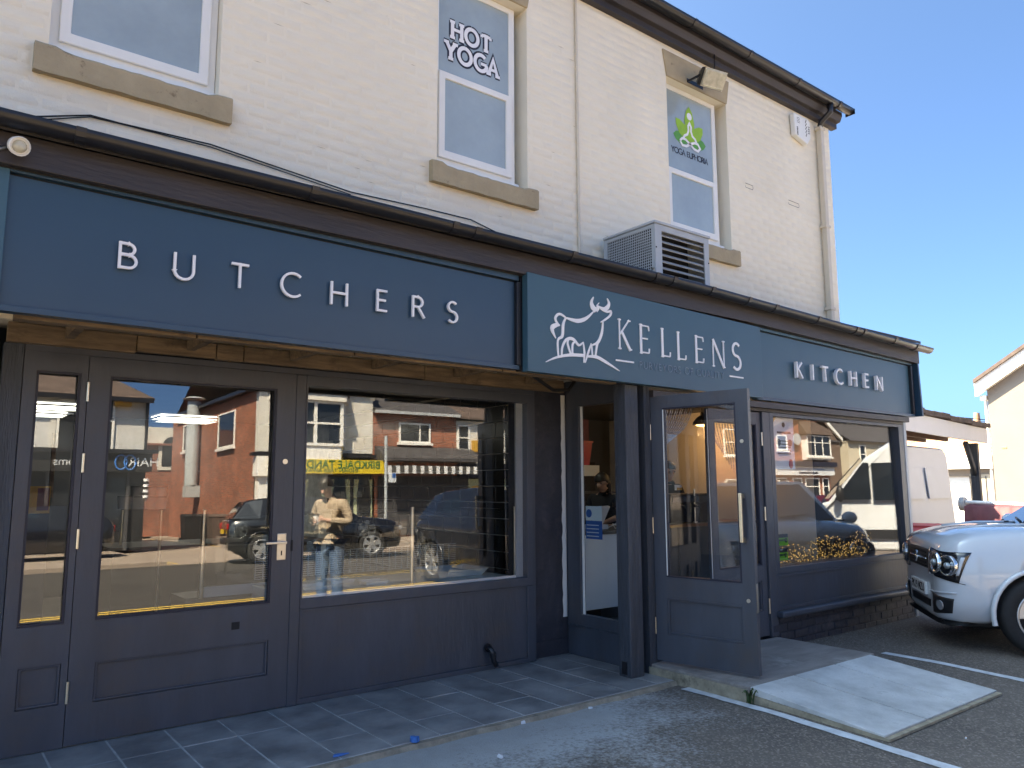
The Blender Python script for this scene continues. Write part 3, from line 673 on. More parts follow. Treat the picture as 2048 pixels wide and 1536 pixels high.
# ================================================================== the projecting ground floor canopy: roof, gutter, boards
can = thing('shop_canopy', 'dark lean-to canopy roof projecting over the shopfronts with black gutter', 'canopy', (2, 4.4, 2.2))
part(MB().prism([(3.96, 2.99), (3.96, 3.02), (4.846, 3.36), (4.846, 3.32)], 'x', XL, 9.0), 'roof', 'slate', can)
part(MB().prism([(XL, 2.86), (5.9, 2.835), (9.0, 2.765), (9.0, 2.975), (5.9, 2.99), (XL, 3.0)], 'y', 3.99, 4.03), 'fascia_board', 'fascia', can, bevel=.003)
part(MB().prism([(XL, 2.855), (5.9, 2.83), (9.0, 2.76), (9.0, 2.79), (5.9, 2.86), (XL, 2.885)], 'y', 4.032, 4.06), 'sub_fascia', 'black', can)
part(MB().prism([(3.98, 2.16), (4.84, 2.16), (4.84, 3.3), (4.0, 2.98)], 'x', 8.955, 8.985), 'end_board', 'signB', can)
ss = []
def fall(o, f):
    for v in o.data.vertices: v.co.z += f(v.co.x)
fz1 = lambda x: -.006*(x+2)
fz2 = lambda x: -.024*max(0, x-2.4)-.006*(x+2)
gt = gutter(XL, 9.06, 3.905, 3.035, .058, 'gutter', can, [.06, .48, 1.62, 2.55, 2.72, 3.55, 4.42, 4.62, 5.1, 5.6, 6.0, 6.7, 7.4, 7.55, 8.2, 8.7])
fall(gt, lambda x: -.004*x if x < 2.9 else -.0116-.022*(x-2.9))
for b in gt.children: fall(b, lambda x: -.004*x if x < 2.9 else -.0116-.022*(x-2.9))
part(MB().box(XL, 4.40, 4.12, 4.845, 2.44, 2.46), 'soffit', 'black', can)  # black sheets stand in for the unlit void above the timbers
part(MB().box(4.47, 8.95, 4.10, 4.845, 2.44, 2.46), 'soffit', 'black', can)
for a, c in ((.33, .97), (.975, 1.43), (1.435, 1.60), (1.605, 2.95), (2.955, 4.34)):
    z0 = 2.19+rnd.uniform(-.008, .006)
    part(MB().box(a, c, 4.865+rnd.uniform(0, .02), 4.925, z0, 2.29), 'timber_beam', 'timber', can, bevel=.004)
for a, c in ((.3, 1.1), (1.11, 2.0), (2.01, 3.1), (3.11, 4.2)):
    part(MB().box(a, c, 4.115, 4.165+rnd.uniform(0, .03), 2.168, 2.205+rnd.uniform(0, .01)), 'batten', 'timber', can, bevel=.003)
for xq in (.6, 1.25, 1.9, 2.5, 3.2, 3.9): part(MB().box(xq, xq+.045, 4.2, 4.86, 2.225, 2.29), 'noggin', 'timber', can)
tag(MB().tube([(3.35, 4.2, 2.24), (3.6, 4.35, 2.19), (3.85, 4.45, 2.13), (4.05, 4.5, 2.15), (4.15, 4.5, 2.26)], .014, 7).build('cable', 'black'), 'slack black cable loop hanging under the fascia timbers', 'cable')
# cables along the upper wall
cp = [U(*p) for p in ((0, 250), (60, 235), (180, 232), (240, 248), (420, 290), (700, 385), (850, 418), (940, 440), (1000, 470), (1050, 495))]
tag(MB().tube([(x, YU-.012, z) for x, z in cp], .0045, 6).build('cable', 'black'), 'black cable clipped along the cream wall above the gutter', 'cable')
tag(MB().tube([(x, YU-.012, z-.012-.01*math.sin(i*1.7)) for i, (x, z) in enumerate(cp[:6])], .0035, 6).build('cable', 'black'), 'second thin cable sagging below the clipped one under the stone sill', 'cable')

# ---- signs
def slab(x0, x1, z0a, z0b, z1a, z1b, ya, yb, name, m, parent, bevel=.0):
    return MB().prism([(x0, z0a), (x1, z0b), (x1, z1b), (x0, z1a)], 'y', ya, yb).build(name, m, parent, bevel=bevel)
sB = thing('fascia_sign', 'long dark blue fascia sign with spaced white letters reading BUTCHERS', 'sign', (1.6, 4.06, 2.18))
slab(-.9, .232, 2.18, 2.183, 2.888, 2.88, 4.036, 4.1, 'side_panel', 'signK', sB, .003)
slab(.2325, 3.165, 2.215, 2.212, 2.822, 2.79, 4.06, 4.1, 'panel', 'signB', sB)
slab(.2325, 3.19, 2.183, 2.18, 2.212, 2.209, 4.036, 4.1, 'bottom_rail', 'signB', sB, .002)
slab(.2325, 3.19, 2.832, 2.80, 2.868, 2.838, 4.036, 4.1, 'top_rail', 'signB', sB, .002)
slab(.2325, 3.19, 2.8225, 2.79, 2.8315, 2.7995, 4.07, 4.1, 'shadow_gap', 'black', sB)
slab(3.166, 3.205, 2.212, 2.21, 2.79, 2.79, 4.03, 4.1, 'end_rail', 'blackpl', sB, .002)
slab(3.208, 3.285, 2.175, 2.175, 2.86, 2.86, 4.045, 4.1, 'divider', 'blackpl', sB, .003)
part(MB().cyl((3.25, 4.0445, 2.5), (3.25, 4.04, 2.5), .006, n=8), 'screw', 'steel', sB)
lx = [(236, 480, 536), (346, 503, 556), (459, 520, 573), (559, 540, 590), (660, 559, 608), (752, 575, 622), (823, 589, 633), (893, 600, 643)]
for (px0, pt, pb), c in zip(lx, 'BUTCHERS'):
    x, zt = py(px0, pt, 4.035); zb = py(px0, pb, 4.035)[1]
    strokes(GL[c][1], .136, .095, .016, 'letter', 'white', sB, x+.012, zb, 4.045, step=.0003)
sK = thing('fascia_sign', 'blue sign board with white line drawn bull and the name KELLENS', 'sign', (4.5, 4.0, 2.17))
slab(3.215, 5.90, 2.166, 2.160, 2.855, 2.803, 3.975, 4.035, 'panel', 'signK', sK, .003)
kx = [(1232, 638, 698), (1275, 645, 707), (1318, 652, 714), (1350, 659, 720), (1386, 664, 726), (1420, 672, 733), (1459, 678, 738)]
for (px0, pt, pb), c in zip(kx, 'KELLENS'):
    x, zt = py(px0, pt, 3.97); zb = py(px0, pb, 3.97)[1]
    wd, ds = serif(c, .085, .45)
    strokes(ds, .235, .095, .007, 'letter', 'white', sK, x+.035, zb+.003, 3.975, sx=.80 if c != 'S' else .9, step=.00035)
def zl(zx, zy): return py(900+zx*.1953, 500+zy*.1953, 3.97)           # points traced from the emblem
bull = [
 ([(1470,480),(1450,530),(1460,580),(1495,620)], [.3,1.3,2.2,2.0]), ([(1500,575),(1515,600),(1500,632)], [.6,1.3,.7]),
 ([(1610,495),(1628,545),(1610,590),(1570,602),(1510,572)], [.2,1.2,1.8,1.3,.4]), ([(1500,575),(1528,540)], [.6,.2]),
 ([(1512,572),(1560,610),(1610,632),(1648,628),(1640,670),(1590,712),(1540,742)], [.5,.8,.9,.9,.9,.8,.3]),
 ([(1472,628),(1420,680),(1370,712),(1310,726),(1250,715),(1185,695)], [.4,1.0,1.5,1.6,1.2,.5]),
 ([(1185,692),(1140,660),(1105,660),(1080,695),(1090,735),(1122,772)], [.6,.9,1.,1.,.9,.5]),
 ([(1125,770),(1085,770),(1050,790),(1050,830),(1085,905)], [.5,1.6,1.9,1.4,.2]),
 ([(1185,695),(1160,760),(1150,880),(1105,925),(1110,1085)], [.6,1.2,1.2,.8,.7]),
 ([(1145,1080),(1150,1000),(1180,930),(1225,905),(1270,920),(1320,975),(1365,945)], [.7,.9,1.0,1.2,1.2,.9,.4]),
 ([(1215,915),(1205,960),(1240,1070)], [.7,.9,.8]), ([(1285,935),(1255,970),(1255,1070)], [.7,.9,.8]),
 ([(1365,940),(1378,1050),(1372,1155)], [.4,.9,.5]), ([(1448,955),(1420,1040),(1385,1155)], [.3,.9,.5]),
 ([(1568,735),(1555,850),(1515,945),(1450,975)], [.5,1.2,1.2,.4]), ([(1450,970),(1460,1085)], [.7,.7]), ([(1530,910),(1505,980),(1490,1090)], [.8,1.0,.7]),
 ([(980,1148),(1060,1110),(1150,1085),(1250,1074),(1370,1080)], [.2,.7,1.0,1.2,1.2]),
 ([(1400,1090),(1500,1095),(1600,1150),(1740,1240)], [.7,1.3,1.2,.2])]
for pl, fs in bull:
    P = [Vector(zl(*p)) for p in pl]; Q = []; F = []
    for i in range(len(P)-1):                                        # Catmull-Rom through the traced points
        a, b_, c_, d_ = P[max(i-1, 0)], P[i], P[i+1], P[min(i+2, len(P)-1)]
        for k in range(5):
            t = k/5; Q.append(.5*((2*b_)+(c_-a)*t+(2*a-5*b_+4*c_-d_)*t*t+(3*b_-a-3*c_+d_)*t**3)); F.append(fs[i]+(fs[i+1]-fs[i])*t)
    Q.append(P[-1]); F.append(fs[-1])
    mb = MB(); n = len(Q); Lp, Rp = [], []
    for i, p in enumerate(Q):
        t = (Q[min(i+1, n-1)]-Q[max(i-1, 0)]).normalized(); nn = Vector((-t.y, t.x))*.0095*F[i]; Lp.append(p+nn); Rp.append(p-nn)
    y0 = 3.975-.006-rnd.uniform(0, .0012)
    vs = [(q.x, y0, q.y) for q in Lp+Rp]+[(q.x, 3.975, q.y) for q in Lp+Rp]; fc = []
    for i in range(n-1): fc += [(i, n+i, n+i+1, i+1), (i, i+1, 2*n+i+1, 2*n+i), (n+i+1, n+i, 3*n+i, 3*n+i+1)]
    mb.add(vs, fc).build('emblem_line', 'white', sK)
for (a, c) in (((1232, 720), (1268, 725)), ((1459, 752), (1487, 756))):
    p, q = py(*a, 3.97), py(*c, 3.97); part(MB().prism([(p[0], p[1]-.006), (q[0], q[1]-.006), (q[0], q[1]+.006), (p[0], p[1]+.006)], 'y', 3.968, 3.9748), 'rule', 'white', sK)
p, q = py(1280, 728, 3.97), py(1448, 757, 3.97)
words = 'PURVEYORS OF QUALITY'; h = .055
tot = sum(GL[c][0]*h for c in words if c != ' '); gap = (q[0]-p[0]-tot-2*.03)/(len(words)-3); x = p[0]
M['thinletter'] = mat('pale_blue_letter', (.16, .22, .28), .4, .05, 5)
for c in words:
    if c == ' ': x += .03+gap*.0; continue
    strokes(GL[c][1], h, .09, .004, 'letter', 'thinletter', sK, x, p[1]-.032, 3.9748, step=.0003); x += GL[c][0]*h+gap
sC = thing('fascia_sign', 'blue framed fascia sign reading KITCHEN at the end of the row', 'sign', (7.4, 4.06, 2.16))
slab(5.903, 8.86, 2.19, 2.185, 2.79, 2.735, 4.062, 4.1, 'panel', 'signK', sC)
slab(5.903, 8.90, 2.155, 2.15, 2.187, 2.182, 4.036, 4.1, 'bottom_rail', 'signB', sC, .002)
slab(5.903, 8.90, 2.80, 2.745, 2.825, 2.768, 4.036, 4.1, 'top_rail', 'signK', sC, .002)
slab(5.903, 8.90, 2.791, 2.736, 2.7995, 2.7445, 4.07, 4.1, 'shadow_gap', 'black', sC)
slab(8.862, 8.90, 2.188, 2.183, 2.735, 2.735, 4.03, 4.1, 'end_rail', 'blackpl', sC, .002)
cx = [(1590, 726, 756), (1627, 733, 762), (1652, 737, 764), (1672, 740, 767), (1700, 745, 771), (1727, 750, 775), (1752, 753, 780)]
cx = [(1590, 726, 755), (1622, 732, 760), (1641, 734, 762), (1668, 738, 767), (1698, 744, 771), (1726, 748, 775), (1750, 754, 780)]
for (px0, pt, pb), c in zip(cx, 'KITCHEN'):
    x, zt = py(px0, pt, 4.035); zb = py(px0, pb, 4.035)[1]
    strokes(GL[c][1], .152, .125, .03, 'letter', 'white', sC, x+.012, zb, 4.05, step=.0003)
# small round lamp at the left end
lx_, lz_ = py(37, 292, 3.92)
lm = thing('round_spotlight', 'small white round spotlight on a stem under the gutter at the left end', 'light', (lx_, 3.95, lz_))
d = Vector((.25, -.9, -.35)).normalized(); c0 = Vector((lx_, 3.92, lz_))
part(MB().loft([[c0+d*t+(d.orthogonal().normalized()*math.cos(a)+d.cross(d.orthogonal().normalized())*math.sin(a))*r_ for a in [2*math.pi*k/18 for k in range(18)]] for t, r_ in ((-.06, .012), (-.05, .028), (-.02, .04), (.02, .044), (.024, .04), (.01, .036))]), 'shade', 'upvc', lm)
part(MB().ball(c0+d*.012, .03, sc=(1, .7, 1)), 'bulb', 'yellowed', lm)
part(MB().tube([c0-d*.06, c0+Vector((-.1, .06, -.03)), c0+Vector((-.2, .1, -.04))], .008, 6), 'stem', 'steel', lm)
# air conditioning unit on the canopy roof
AX, AY0, AY1 = 4.755, 4.17, 4.78; AX2 = py(1417, 478, AY0)[0]; AZ0, AZ1 = 3.06, 3.60
ac = thing('condenser_unit', 'grey metal condenser unit with louvred front and mesh side on the canopy roof', 'condenser', (AX, 4.4, AZ0))
lxA, lxB = AX+.135*.6, AX2-.06
part(MB().ring(AX, AX2, AZ0, AZ1-.012, .085, .065, .07, .055, AY0, AY0+.012), 'front_frame', 'acgrey', ac, bevel=.003)
part(MB().box(AX-.012, AX2+.012, AY0-.012, AY1, AZ1-.011, AZ1+.012), 'top_cover', 'acgrey', ac, bevel=.004)
part(MB().box(AX2-.012, AX2, AY0+.013, AY1, AZ0, AZ1-.012), 'side_panel', 'acgrey', ac)
part(MB().box(AX, AX2-.013, AY1-.012, AY1, AZ0, AZ1-.012), 'back_panel', 'acgrey', ac)
part(MB().box(AX+.2, AX2-.1, AY0+.16, AY1-.02, AZ0, AZ1-.03), 'core', 'black', ac)
part(MB().ring(AY0+.013, AY1-.013, AZ0+.07, AZ1-.013, .03, .03, .02, .03, AX, AX+.012, ax='x'), 'side_frame', 'acgrey', ac)
nl = 7; H = (AZ1-.067)-(AZ0+.07)
for i in range(nl):
    z1 = AZ1-.067-i*H/nl; z0 = z1-H/nl*1.12
    part(MB().add([(AX+.087,AY0+.045,z1-.004),(AX2-.067,AY0+.045,z1-.004),(AX2-.067,AY0+.004,z0+.028),(AX+.087,AY0+.004,z0+.028),(AX+.087,AY0+.051,z1-.007),(AX2-.067,AY0+.051,z1-.007),(AX2-.067,AY0+.01,z0+.023),(AX+.087,AY0+.01,z0+.023)],
         [(0,1,2,3),(7,6,5,4),(0,4,5,1),(1,5,6,2),(2,6,7,3),(3,7,4,0)]), 'louvre', 'acgrey', ac)
mesh = MB(); y0, y1, z0, z1 = AY0+.043, AY1-.043, AZ0+.09, AZ1-.043; ny, nz = 24, 17
for i in range(ny+1):
    y = y0+(y1-y0)*i/ny; mesh.box(AX+.003, AX+.006, y-.0032, y+.0032, z0, z1)
for j in range(nz+1):
    z = z0+(z1-z0)*j/nz; mesh.box(AX+.0045, AX+.0075, y0, y1, z-.0032, z+.0032)
part(MB().box(AX+.04, AX+.045, AY0+.02, AY1-.02, AZ0+.01, AZ1-.02), 'dark_backing', 'black', ac)  # black sheet added so the holes of the mesh look dark
mesh.build('mesh_grille', 'acgrey', ac, kind='stuff')
for px_, pz_ in ((AX+.01, AZ0+.32), (AX2-.012, AZ0+.3), (AX+.25, AZ0+.035), (AX2-.07, AZ0+.035)): part(MB().cyl((px_, AY0, pz_), (px_, AY0-.004, pz_), .007, n=8), 'screw', 'black', ac)
tag(MB().tube([(AX-.05, 4.0, 3.06), (AX-.09, 4.1, 3.12), (AX-.05, 4.15, 3.19), (AX-.02, 4.22, 3.16)], .006, 6).build('cable', 'steel'), 'looped grey cable at the foot of the condenser unit', 'cable')

# ================================================================== butcher's shopfront
YB = 4.93
sf = thing('butcher_shopfront', 'dark navy timber shopfront with glazed door, side light and wide window', 'shopfront', (2.2, YB, 0))
part(MB().box(.325, .42, YB, YB+.09, 0, 2.185), 'post', 'navytimber', sf, bevel=.004)
part(MB().box(.423, 4.045, YB, YB+.08, 2.15, 2.188), 'head', 'navy', sf, bevel=.003)
part(MB().box(1.983, 2.052, YB-.004, YB+.08, .0, 2.147), 'mullion', 'navy', sf, bevel=.004)
def panelled(x0, x1, gz0, gz1, gx0, gx1, pz0, pz1, px0, px1, z0, z1, name, parent, y=YB):
    """stiles and rails of a glazed leaf with a sunk lower panel"""
    d = MB(); t = y+.045; e = .0
    d.box(x0, gx0, y, t, z0, z1); d.box(gx1, x1, y, t, z0, z1)
    d.box(gx0, gx1, y, t, gz1, z1); d.box(gx0, gx1, y, t, pz1, gz0); d.box(gx0, gx1, y, t, z0, pz0)
    if px0 > gx0+.001: d.box(gx0, px0, y, t, pz0, pz1)
    if px1 < gx1-.001: d.box(px1, gx1, y, t, pz0, pz1)
    o = d.build(name, 'navy', parent)
    part(MB().box(px0, px1, y+.02, y+.04, pz0, pz1), 'panel', 'navy', o)
    part(MB().ring(px0+.001, px1-.001, pz0+.001, pz1-.001, .014, .014, .014, .014, y+.006, y+.0195), 'moulding', 'navy', o, bevel=.004)
    part(MB().ring(gx0+.001, gx1-.001, gz0+.001, gz1-.001, .012, .012, .012, .012, y+.004, y+.03), 'bead', 'ink', o)
    return o
slt = panelled(.423, .738, .655, 2.045, .485, .705, .23, .445, .505, .715 if False else .705, .004, 2.149, 'side_light', sf)
pane(.4955, .6945, .665, 2.034, YM-.004, slt)
door = panelled(.742, 1.981, .658, 2.04, .855, 1.852, .217, .432, .87, 1.852, .008, 2.147, 'door', sf)
pane(.8665, 1.8405, .669, 2.029, YM-.004, door)
hd = MB().box(1.885, 1.945, YB-.006, YB, .925, 1.095).box(1.80, 1.935, YB-.05, YB-.034, 1.03, 1.046).build('handle', 'steel', door, bevel=.004)
part(MB().cyl((1.925, YB-.04, 1.038), (1.925, YB-.006, 1.038), .009), 'spindle', 'steel', hd)
part(MB().box(1.911, 1.919, YB-.0075, YB-.0061, .955, .985), 'keyhole', 'black', hd)
for z0, z1 in ((1.885, 1.994), (1.481, 1.588), (1.058, 1.166), (.232, .346)):
    part(MB().cyl((.742, YB-.006, z0), (.742, YB-.006, z1), .0085, n=10), 'hinge', 'brass', door)
part(MB().cyl((1.92, YB-.004, 1.561), (1.92, YB, 1.561), .017), 'lock_disc', 'steel', door)
part(MB().box(1.615, 1.665, YB-.003, YB, .52, .565), 'lock_plate', 'black', door, bevel=.006)
part(MB().box(1.978, 1.99, YB-.008, YB-.0045, .98, 1.05), 'strike_plate', 'black', sf)
wn = MB().ring(2.0535, 4.045, .60, 2.149, .012, .075, .062, .072, YB-.004, YB+.08).build('window', 'navy', sf, bevel=.003)
pane(2.067, 3.968, .664, 2.075, YM-.004, wn)
part(MB().box(3.90, 3.969, YB+.056, YB+.075, .664, 2.076), 'edge_trim', 'acgrey', wn)
part(MB().box(2.066, 3.895, YB+.056, YB+.075, .662, .682), 'sill_trim', 'upvc', wn)
rs = MB().ring(2.0535, 4.045, .002, .598, .02, .075, .035, .012, YB, YB+.06).build('stall_riser', 'navy', sf, bevel=.003)
part(MB().box(2.074, 3.969, YB+.012, YB+.05, .038, .585), 'panel', 'navy', rs)
part(MB().box(4.046, 4.06, YB+.005, 5.04, .0, 2.2), 'return_board', 'navy', sf)
# overflow pipe
op = thing('overflow_pipe', 'short black plastic waste pipe elbow poking out of the stall riser', 'pipe', (3.58, YB-.03, .1))
part(MB().tube([(3.57, YB+.02, .165), (3.57, YB-.02, .168), (3.575, YB-.045, .155), (3.585, YB-.05, .12), (3.592, YB-.05, .075), (3.615, YB-.055, .035)], .02, 10), 'elbow', 'blackpl', op)
part(MB().cyl((3.57, YB-.001, .166), (3.57, YB-.012, .166), .032), 'collar', 'blackpl', op)
part(MB().cyl((3.584, YB-.05, .135), (3.588, YB-.05, .105), .025), 'joint', 'blackpl', op)
# rendered pier and the return window
pier = thing('rendered_pier', 'patchy dark navy rendered pier beside the return window', 'pier', (4.25, 5.0, 0))
part(MB().box(4.061, 4.455, 5.0, 5.3, .13, 2.2), 'render', 'navyrough', pier)
part(MB().box(4.061, 4.455, 4.992, 5.3, .0, .129), 'plinth', 'navyrough', pier)
vs = []; n = 40
for i in range(n+1):
    z = .30+1.88*i/n; vs += [(4.405+rnd.uniform(-.006, .004), 4.994, z), (4.437+rnd.uniform(-.004, .003), 4.99, z), (4.452, 4.994, z)]
part(MB().add(vs, [f for i in range(n) for f in ((3*i, 3*i+1, 3*i+4, 3*i+3), (3*i+1, 3*i+2, 3*i+5, 3*i+4))]), 'corner_bead', 'upvc', pier)
kf = thing('kitchen_shopfront', 'dark navy kitchen shopfront with double doors, large window and side return window', 'shopfront', (6.5, 4.1, 0))
rw = MB().ring(4.215, 4.998, .25, 2.3, .05, .165, .085, .23, 4.46, 4.52, ax='x').build('return_window', 'navy', kf, bevel=.003)
part(MB().box(4.455, 4.48, 4.205, 5.0, .232, .252), 'return_sill', 'navytimber', kf, bevel=.004)
part(MB().box(4.462, 4.53, 4.21, 4.998, .0, .231), 'return_base', 'navy', kf)
part(MB().box(4.462, 4.53, 4.08, 4.214, .0, 2.3), 'corner_post', 'navytimber', kf)
part(MB().box(4.487, 4.492, 4.266, 4.832, .336, 2.069), 'glass_pane', 'glassC', rw)
part(MB().box(4.482, 4.4865, 4.806, 4.832, .336, 2.069), 'white_bead', 'upvc', rw)
po = thing('timber_post', 'square rough navy painted timber post holding up the sign', 'post', (4.30, 4.13, 0))
part(MB().box(4.235, 4.375, 4.06, 4.185, .0, 2.165), 'shaft', 'navytimber', po, bevel=.006)
part(MB().box(4.229, 4.2345, 4.1, 4.15, .02, .11), 'foot_bracket', 'blackpl', po)
# kitchen frontage
YK = 4.10
part(MB().box(4.531, 4.575, YK, YK+.1, .07, 2.14), 'jamb', 'navy', kf, bevel=.004)
part(MB().box(4.531, 8.73, YK-.005, YK+.1, 2.06, 2.145), 'head', 'fascia', kf, bevel=.003)
part(MB().box(4.531, 8.76, YK-.06, YK-.006, 2.085, 2.14), 'head_trim', 'stone' if False else 'fascia', kf, bevel=.003)
part(MB().box(6.055, 6.165, YK, YK+.1, .07, 2.058), 'post', 'navy', kf, bevel=.004)
rl = panelled(5.305, 6.05, .69, 1.945, 5.38, 5.985, .30, .56, 5.395, 5.97, .085, 2.05, 'door', kf, YK+.02)
pane(5.392, 5.973, .702, 1.933, YK+.042, rl)
for z0, z1 in ((1.75, 1.87), (1.08, 1.2), (.27, .40)): part(MB().cyl((6.052, YK+.012, z0), (6.052, YK+.012, z1), .0085, n=10), 'hinge', 'steel', rl)
part(MB().cyl((5.30, YK+.03, .09), (5.30, YK+.03, 2.04), .004, n=6), 'weather_strip', 'upvc', rl)
kw = MB().ring(6.167, 8.73, .60, 2.058, .06, .11, .055, .03, YK, YK+.1).build('window', 'navy', kf, bevel=.003)
pane(6.228, 8.619, .656, 2.027, YK+.05, kw)
kr = MB().ring(6.167, 8.73, .285, .598, .03, .07, .03, .025, YK, YK+.06).build('stall_riser', 'navy', kf, bevel=.003)
part(MB().box(6.198, 8.659, YK+.012, YK+.05, .316, .572), 'panel', 'navy', kr)
part(MB().box(6.14, 8.75, YK-.07, YK+.02, .225, .283), 'sill', 'navy', kf, bevel=.018, segs=3)
part(MB().box(8.731, 8.79, YK-.004, YK+.1, -.05, 2.15), 'corner_post', 'acgrey', kf, bevel=.003)
part(MB().box(8.70, 8.78, YK+.101, YU+.302, -.05, 2.44), 'end_wall', 'navy', kf)
pl = MB().box(6.07, 8.728, YK+.012, YK+.2, -.06, .224).build('plinth', 'navyrough', kf)
row = 0; z = -.052; bm0 = None
while z < .2:
    x = 6.075+(.11 if row % 2 else 0)
    while x < 8.71:
        x1 = min(x+.215, 8.725)
        if x1-x > .06: MB().box(x, x1, YK-.001+rnd.uniform(0, .006), YK+.0115, z+.004, z+.066).build('brick', 'navyrough', pl, bevel=.004, segs=1)
        x += .225
    z += .075; row += 1
# open outer leaf
od = Vector((4.66-4.50, 3.29-4.08, 0)).normalized(); ang = math.atan2(od.y, od.x)
hl = thing('open_door', 'navy glazed shop door standing open over the concrete landing', 'door', (4.56, 4.085, .09), ang)
def leaf(mb, name, m, par=None, **k): return mb.build(name, m, par or hl, local=True, **k)
z0 = .0; H = 2.0; Wd = .8
d = MB(); d.box(0, .10, -.022, .022, 0, H); d.box(.705, Wd, -.022, .022, 0, H); d.box(.10, .705, -.022, .022, 1.905, H)
d.box(.10, .705, -.022, .022, .465, .615); d.box(.10, .705, -.022, .022, 0, .2)
lf = leaf(d, 'frame', 'navy')
leaf(MB().box(.10, .705, -.006, .006, .2, .465), 'panel', 'navy')
for s in (-1, 1): leaf(MB().ring(.1005, .7045, .2005, .4645, .016, .016, .016, .016, s*.007, s*.02), 'moulding', 'navy', bevel=.003)
leaf(MB().box(.103, .702, -.003, .003, .618, 1.902), 'glass_pane', 'glassB')
leaf(MB().ring(.1005, .7045, .6155, 1.9045, .013, .013, .012, .012, .004, .021), 'bead', 'ink')
leaf(MB().ring(.1005, .7045, .6155, 1.9045, .013, .013, .012, .012, -.021, -.004), 'bead', 'ink')
leaf(MB().box(.105, .113, -.024, -.0215, .63, 1.89), 'white_edge', 'upvc')
for s in (-1, 1):
    hn = leaf(MB().box(.725, .75, s*.075-.009, s*.075+.009, .905, 1.25), 'pull_handle', 'brass', bevel=.004)
    for zz in (.915, 1.225): MB().box(.728, .747, min(s*.022, s*.068), max(s*.022, s*.068), zz-.012, zz+.022).build('standoff', 'brass', hn, local=True)
for zz in (1.62, .5): leaf(MB().cyl((.745, -.026, zz), (.745, .026, zz), .014, n=12), 'lock_cylinder', 'steel')
leaf(MB().box(.8005, .803, -.012, .012, .42, .62), 'latch_plate', 'steel')
for zz in (.25, 1.0, 1.72): leaf(MB().cyl((-.008, -.02, zz-.06), (-.008, -.02, zz+.06), .009, n=8), 'hinge', 'brass')
# ================================================================== interiors
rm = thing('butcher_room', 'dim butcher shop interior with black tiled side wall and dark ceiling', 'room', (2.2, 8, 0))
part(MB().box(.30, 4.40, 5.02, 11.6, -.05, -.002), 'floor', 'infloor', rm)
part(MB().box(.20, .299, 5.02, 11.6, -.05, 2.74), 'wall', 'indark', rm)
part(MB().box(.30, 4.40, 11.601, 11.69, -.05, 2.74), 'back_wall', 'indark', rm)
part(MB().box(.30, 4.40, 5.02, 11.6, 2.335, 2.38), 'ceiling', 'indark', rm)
tw = MB().box(4.401, 4.45, 5.31, 11.6, -.05, 2.334).build('tiled_wall', 'grout', rm)
tp = None
for r_ in range(15):
    for c_ in range(14):
        y = 5.33+c_*.305+(.15 if r_ % 2 else 0); z = .02+r_*.153
        if tp is None:
            tp = MB().box(-.006, 0, 0, .299, 0, .147).build('tile', 'blacktile', tw, local=True, bevel=.002, segs=1); o = tp
        else: o = tp.copy(); col.objects.link(o); o.parent = tw
        o.location = (4.4005-2.2, y-8, z)
def ceil_light(px_, py_, w_, l_, lab):
    x, y = pz(px_, py_, 2.30); y = min(y, 11.2)
    t = thing('ceiling_light', lab, 'light', (x, y, 2.31), group=None)
    part(MB().ring(-w_/2-.02, w_/2+.02, -l_/2-.02, l_/2+.02, .02, .02, .02, .02, 0, .02).xf(Matrix.Translation((x, y, 2.312)) @ Matrix.Rotation(R(-90), 4, 'X')), 'frame', 'upvc', t)
    part(MB().box(x-w_/2, x+w_/2, y-l_/2, y+l_/2, 2.318, 2.328), 'diffuser', 'panel_light', t)
ceil_light(112, 815, .75, .55, 'lit white ceiling panel seen through the narrow side light')
ceil_light(92, 833, .35, .5, 'short lit ceiling panel behind the first one in the side light')
ceil_light(368, 838, .7, .55, 'lit white ceiling panel above the bucket shelf')
ceil_light(330, 853, .7, .5, 'lit white ceiling panel deepest in the butcher shop')
# display counter behind the wide window
cn = thing('display_counter', 'glass topped butcher display counter with steel posts behind the window', 'counter', (3, 5.4, 0))
part(MB().box(2.06, 3.93, 5.10, 5.85, 0, .60), 'base', 'inwhite', cn)
part(MB().box(2.06, 3.93, 5.08, 5.86, .601, .665), 'deck', 'upvc', cn, bevel=.005)
for px_, pt in ((825, 1014), (1030, 1013)):
    x, z = py(px_, pt, 5.11); part(MB().cyl((x, 5.11, .666), (x, 5.11, z), .0135, n=12), 'post', 'brass', cn)
for x in (2.12,): part(MB().cyl((x, 5.11, .666), (x, 5.11, 1.27), .0135, n=12), 'post', 'brass', cn)
for a, c in ((2.14, 3.0), (3.04, 3.86)): part(MB().box(a, c, 5.108, 5.114, .668, 1.20), 'front_glass', 'glassC', cn)
part(MB().box(2.1, 3.92, 5.116, 5.6, 1.203, 1.211), 'glass_top', 'glassC', cn)
grl = MB()
for i in range(30): grl.box(2.08+i*.06, 2.084+i*.06, 5.865, 5.87, .70, .88)
for j in range(12): grl.box(2.08, 3.9, 5.871, 5.875, .70+j*.0165, .703+j*.0165)
grl.build('back_grille', 'inwhite', cn, kind='stuff')
def tray(x, y, z, w_, l_, h, lab, m='inwhite', name='meat_tray'):
    t = MB(); e = .02
    t.loft([[(x-w_/2*a, y-l_/2*a, z+b), (x+w_/2*a, y-l_/2*a, z+b), (x+w_/2*a, y+l_/2*a, z+b), (x-w_/2*a, y+l_/2*a, z+b)] for a, b in ((.8, 0), (1, h), (1.03, h), (.97, h), (.78, .004))], smooth=False)
    tag(t.build(name, m), lab, 'tray')
tray(3.55, 5.42, .668, .5, .38, .06, 'large white plastic tray at the right end of the display counter')
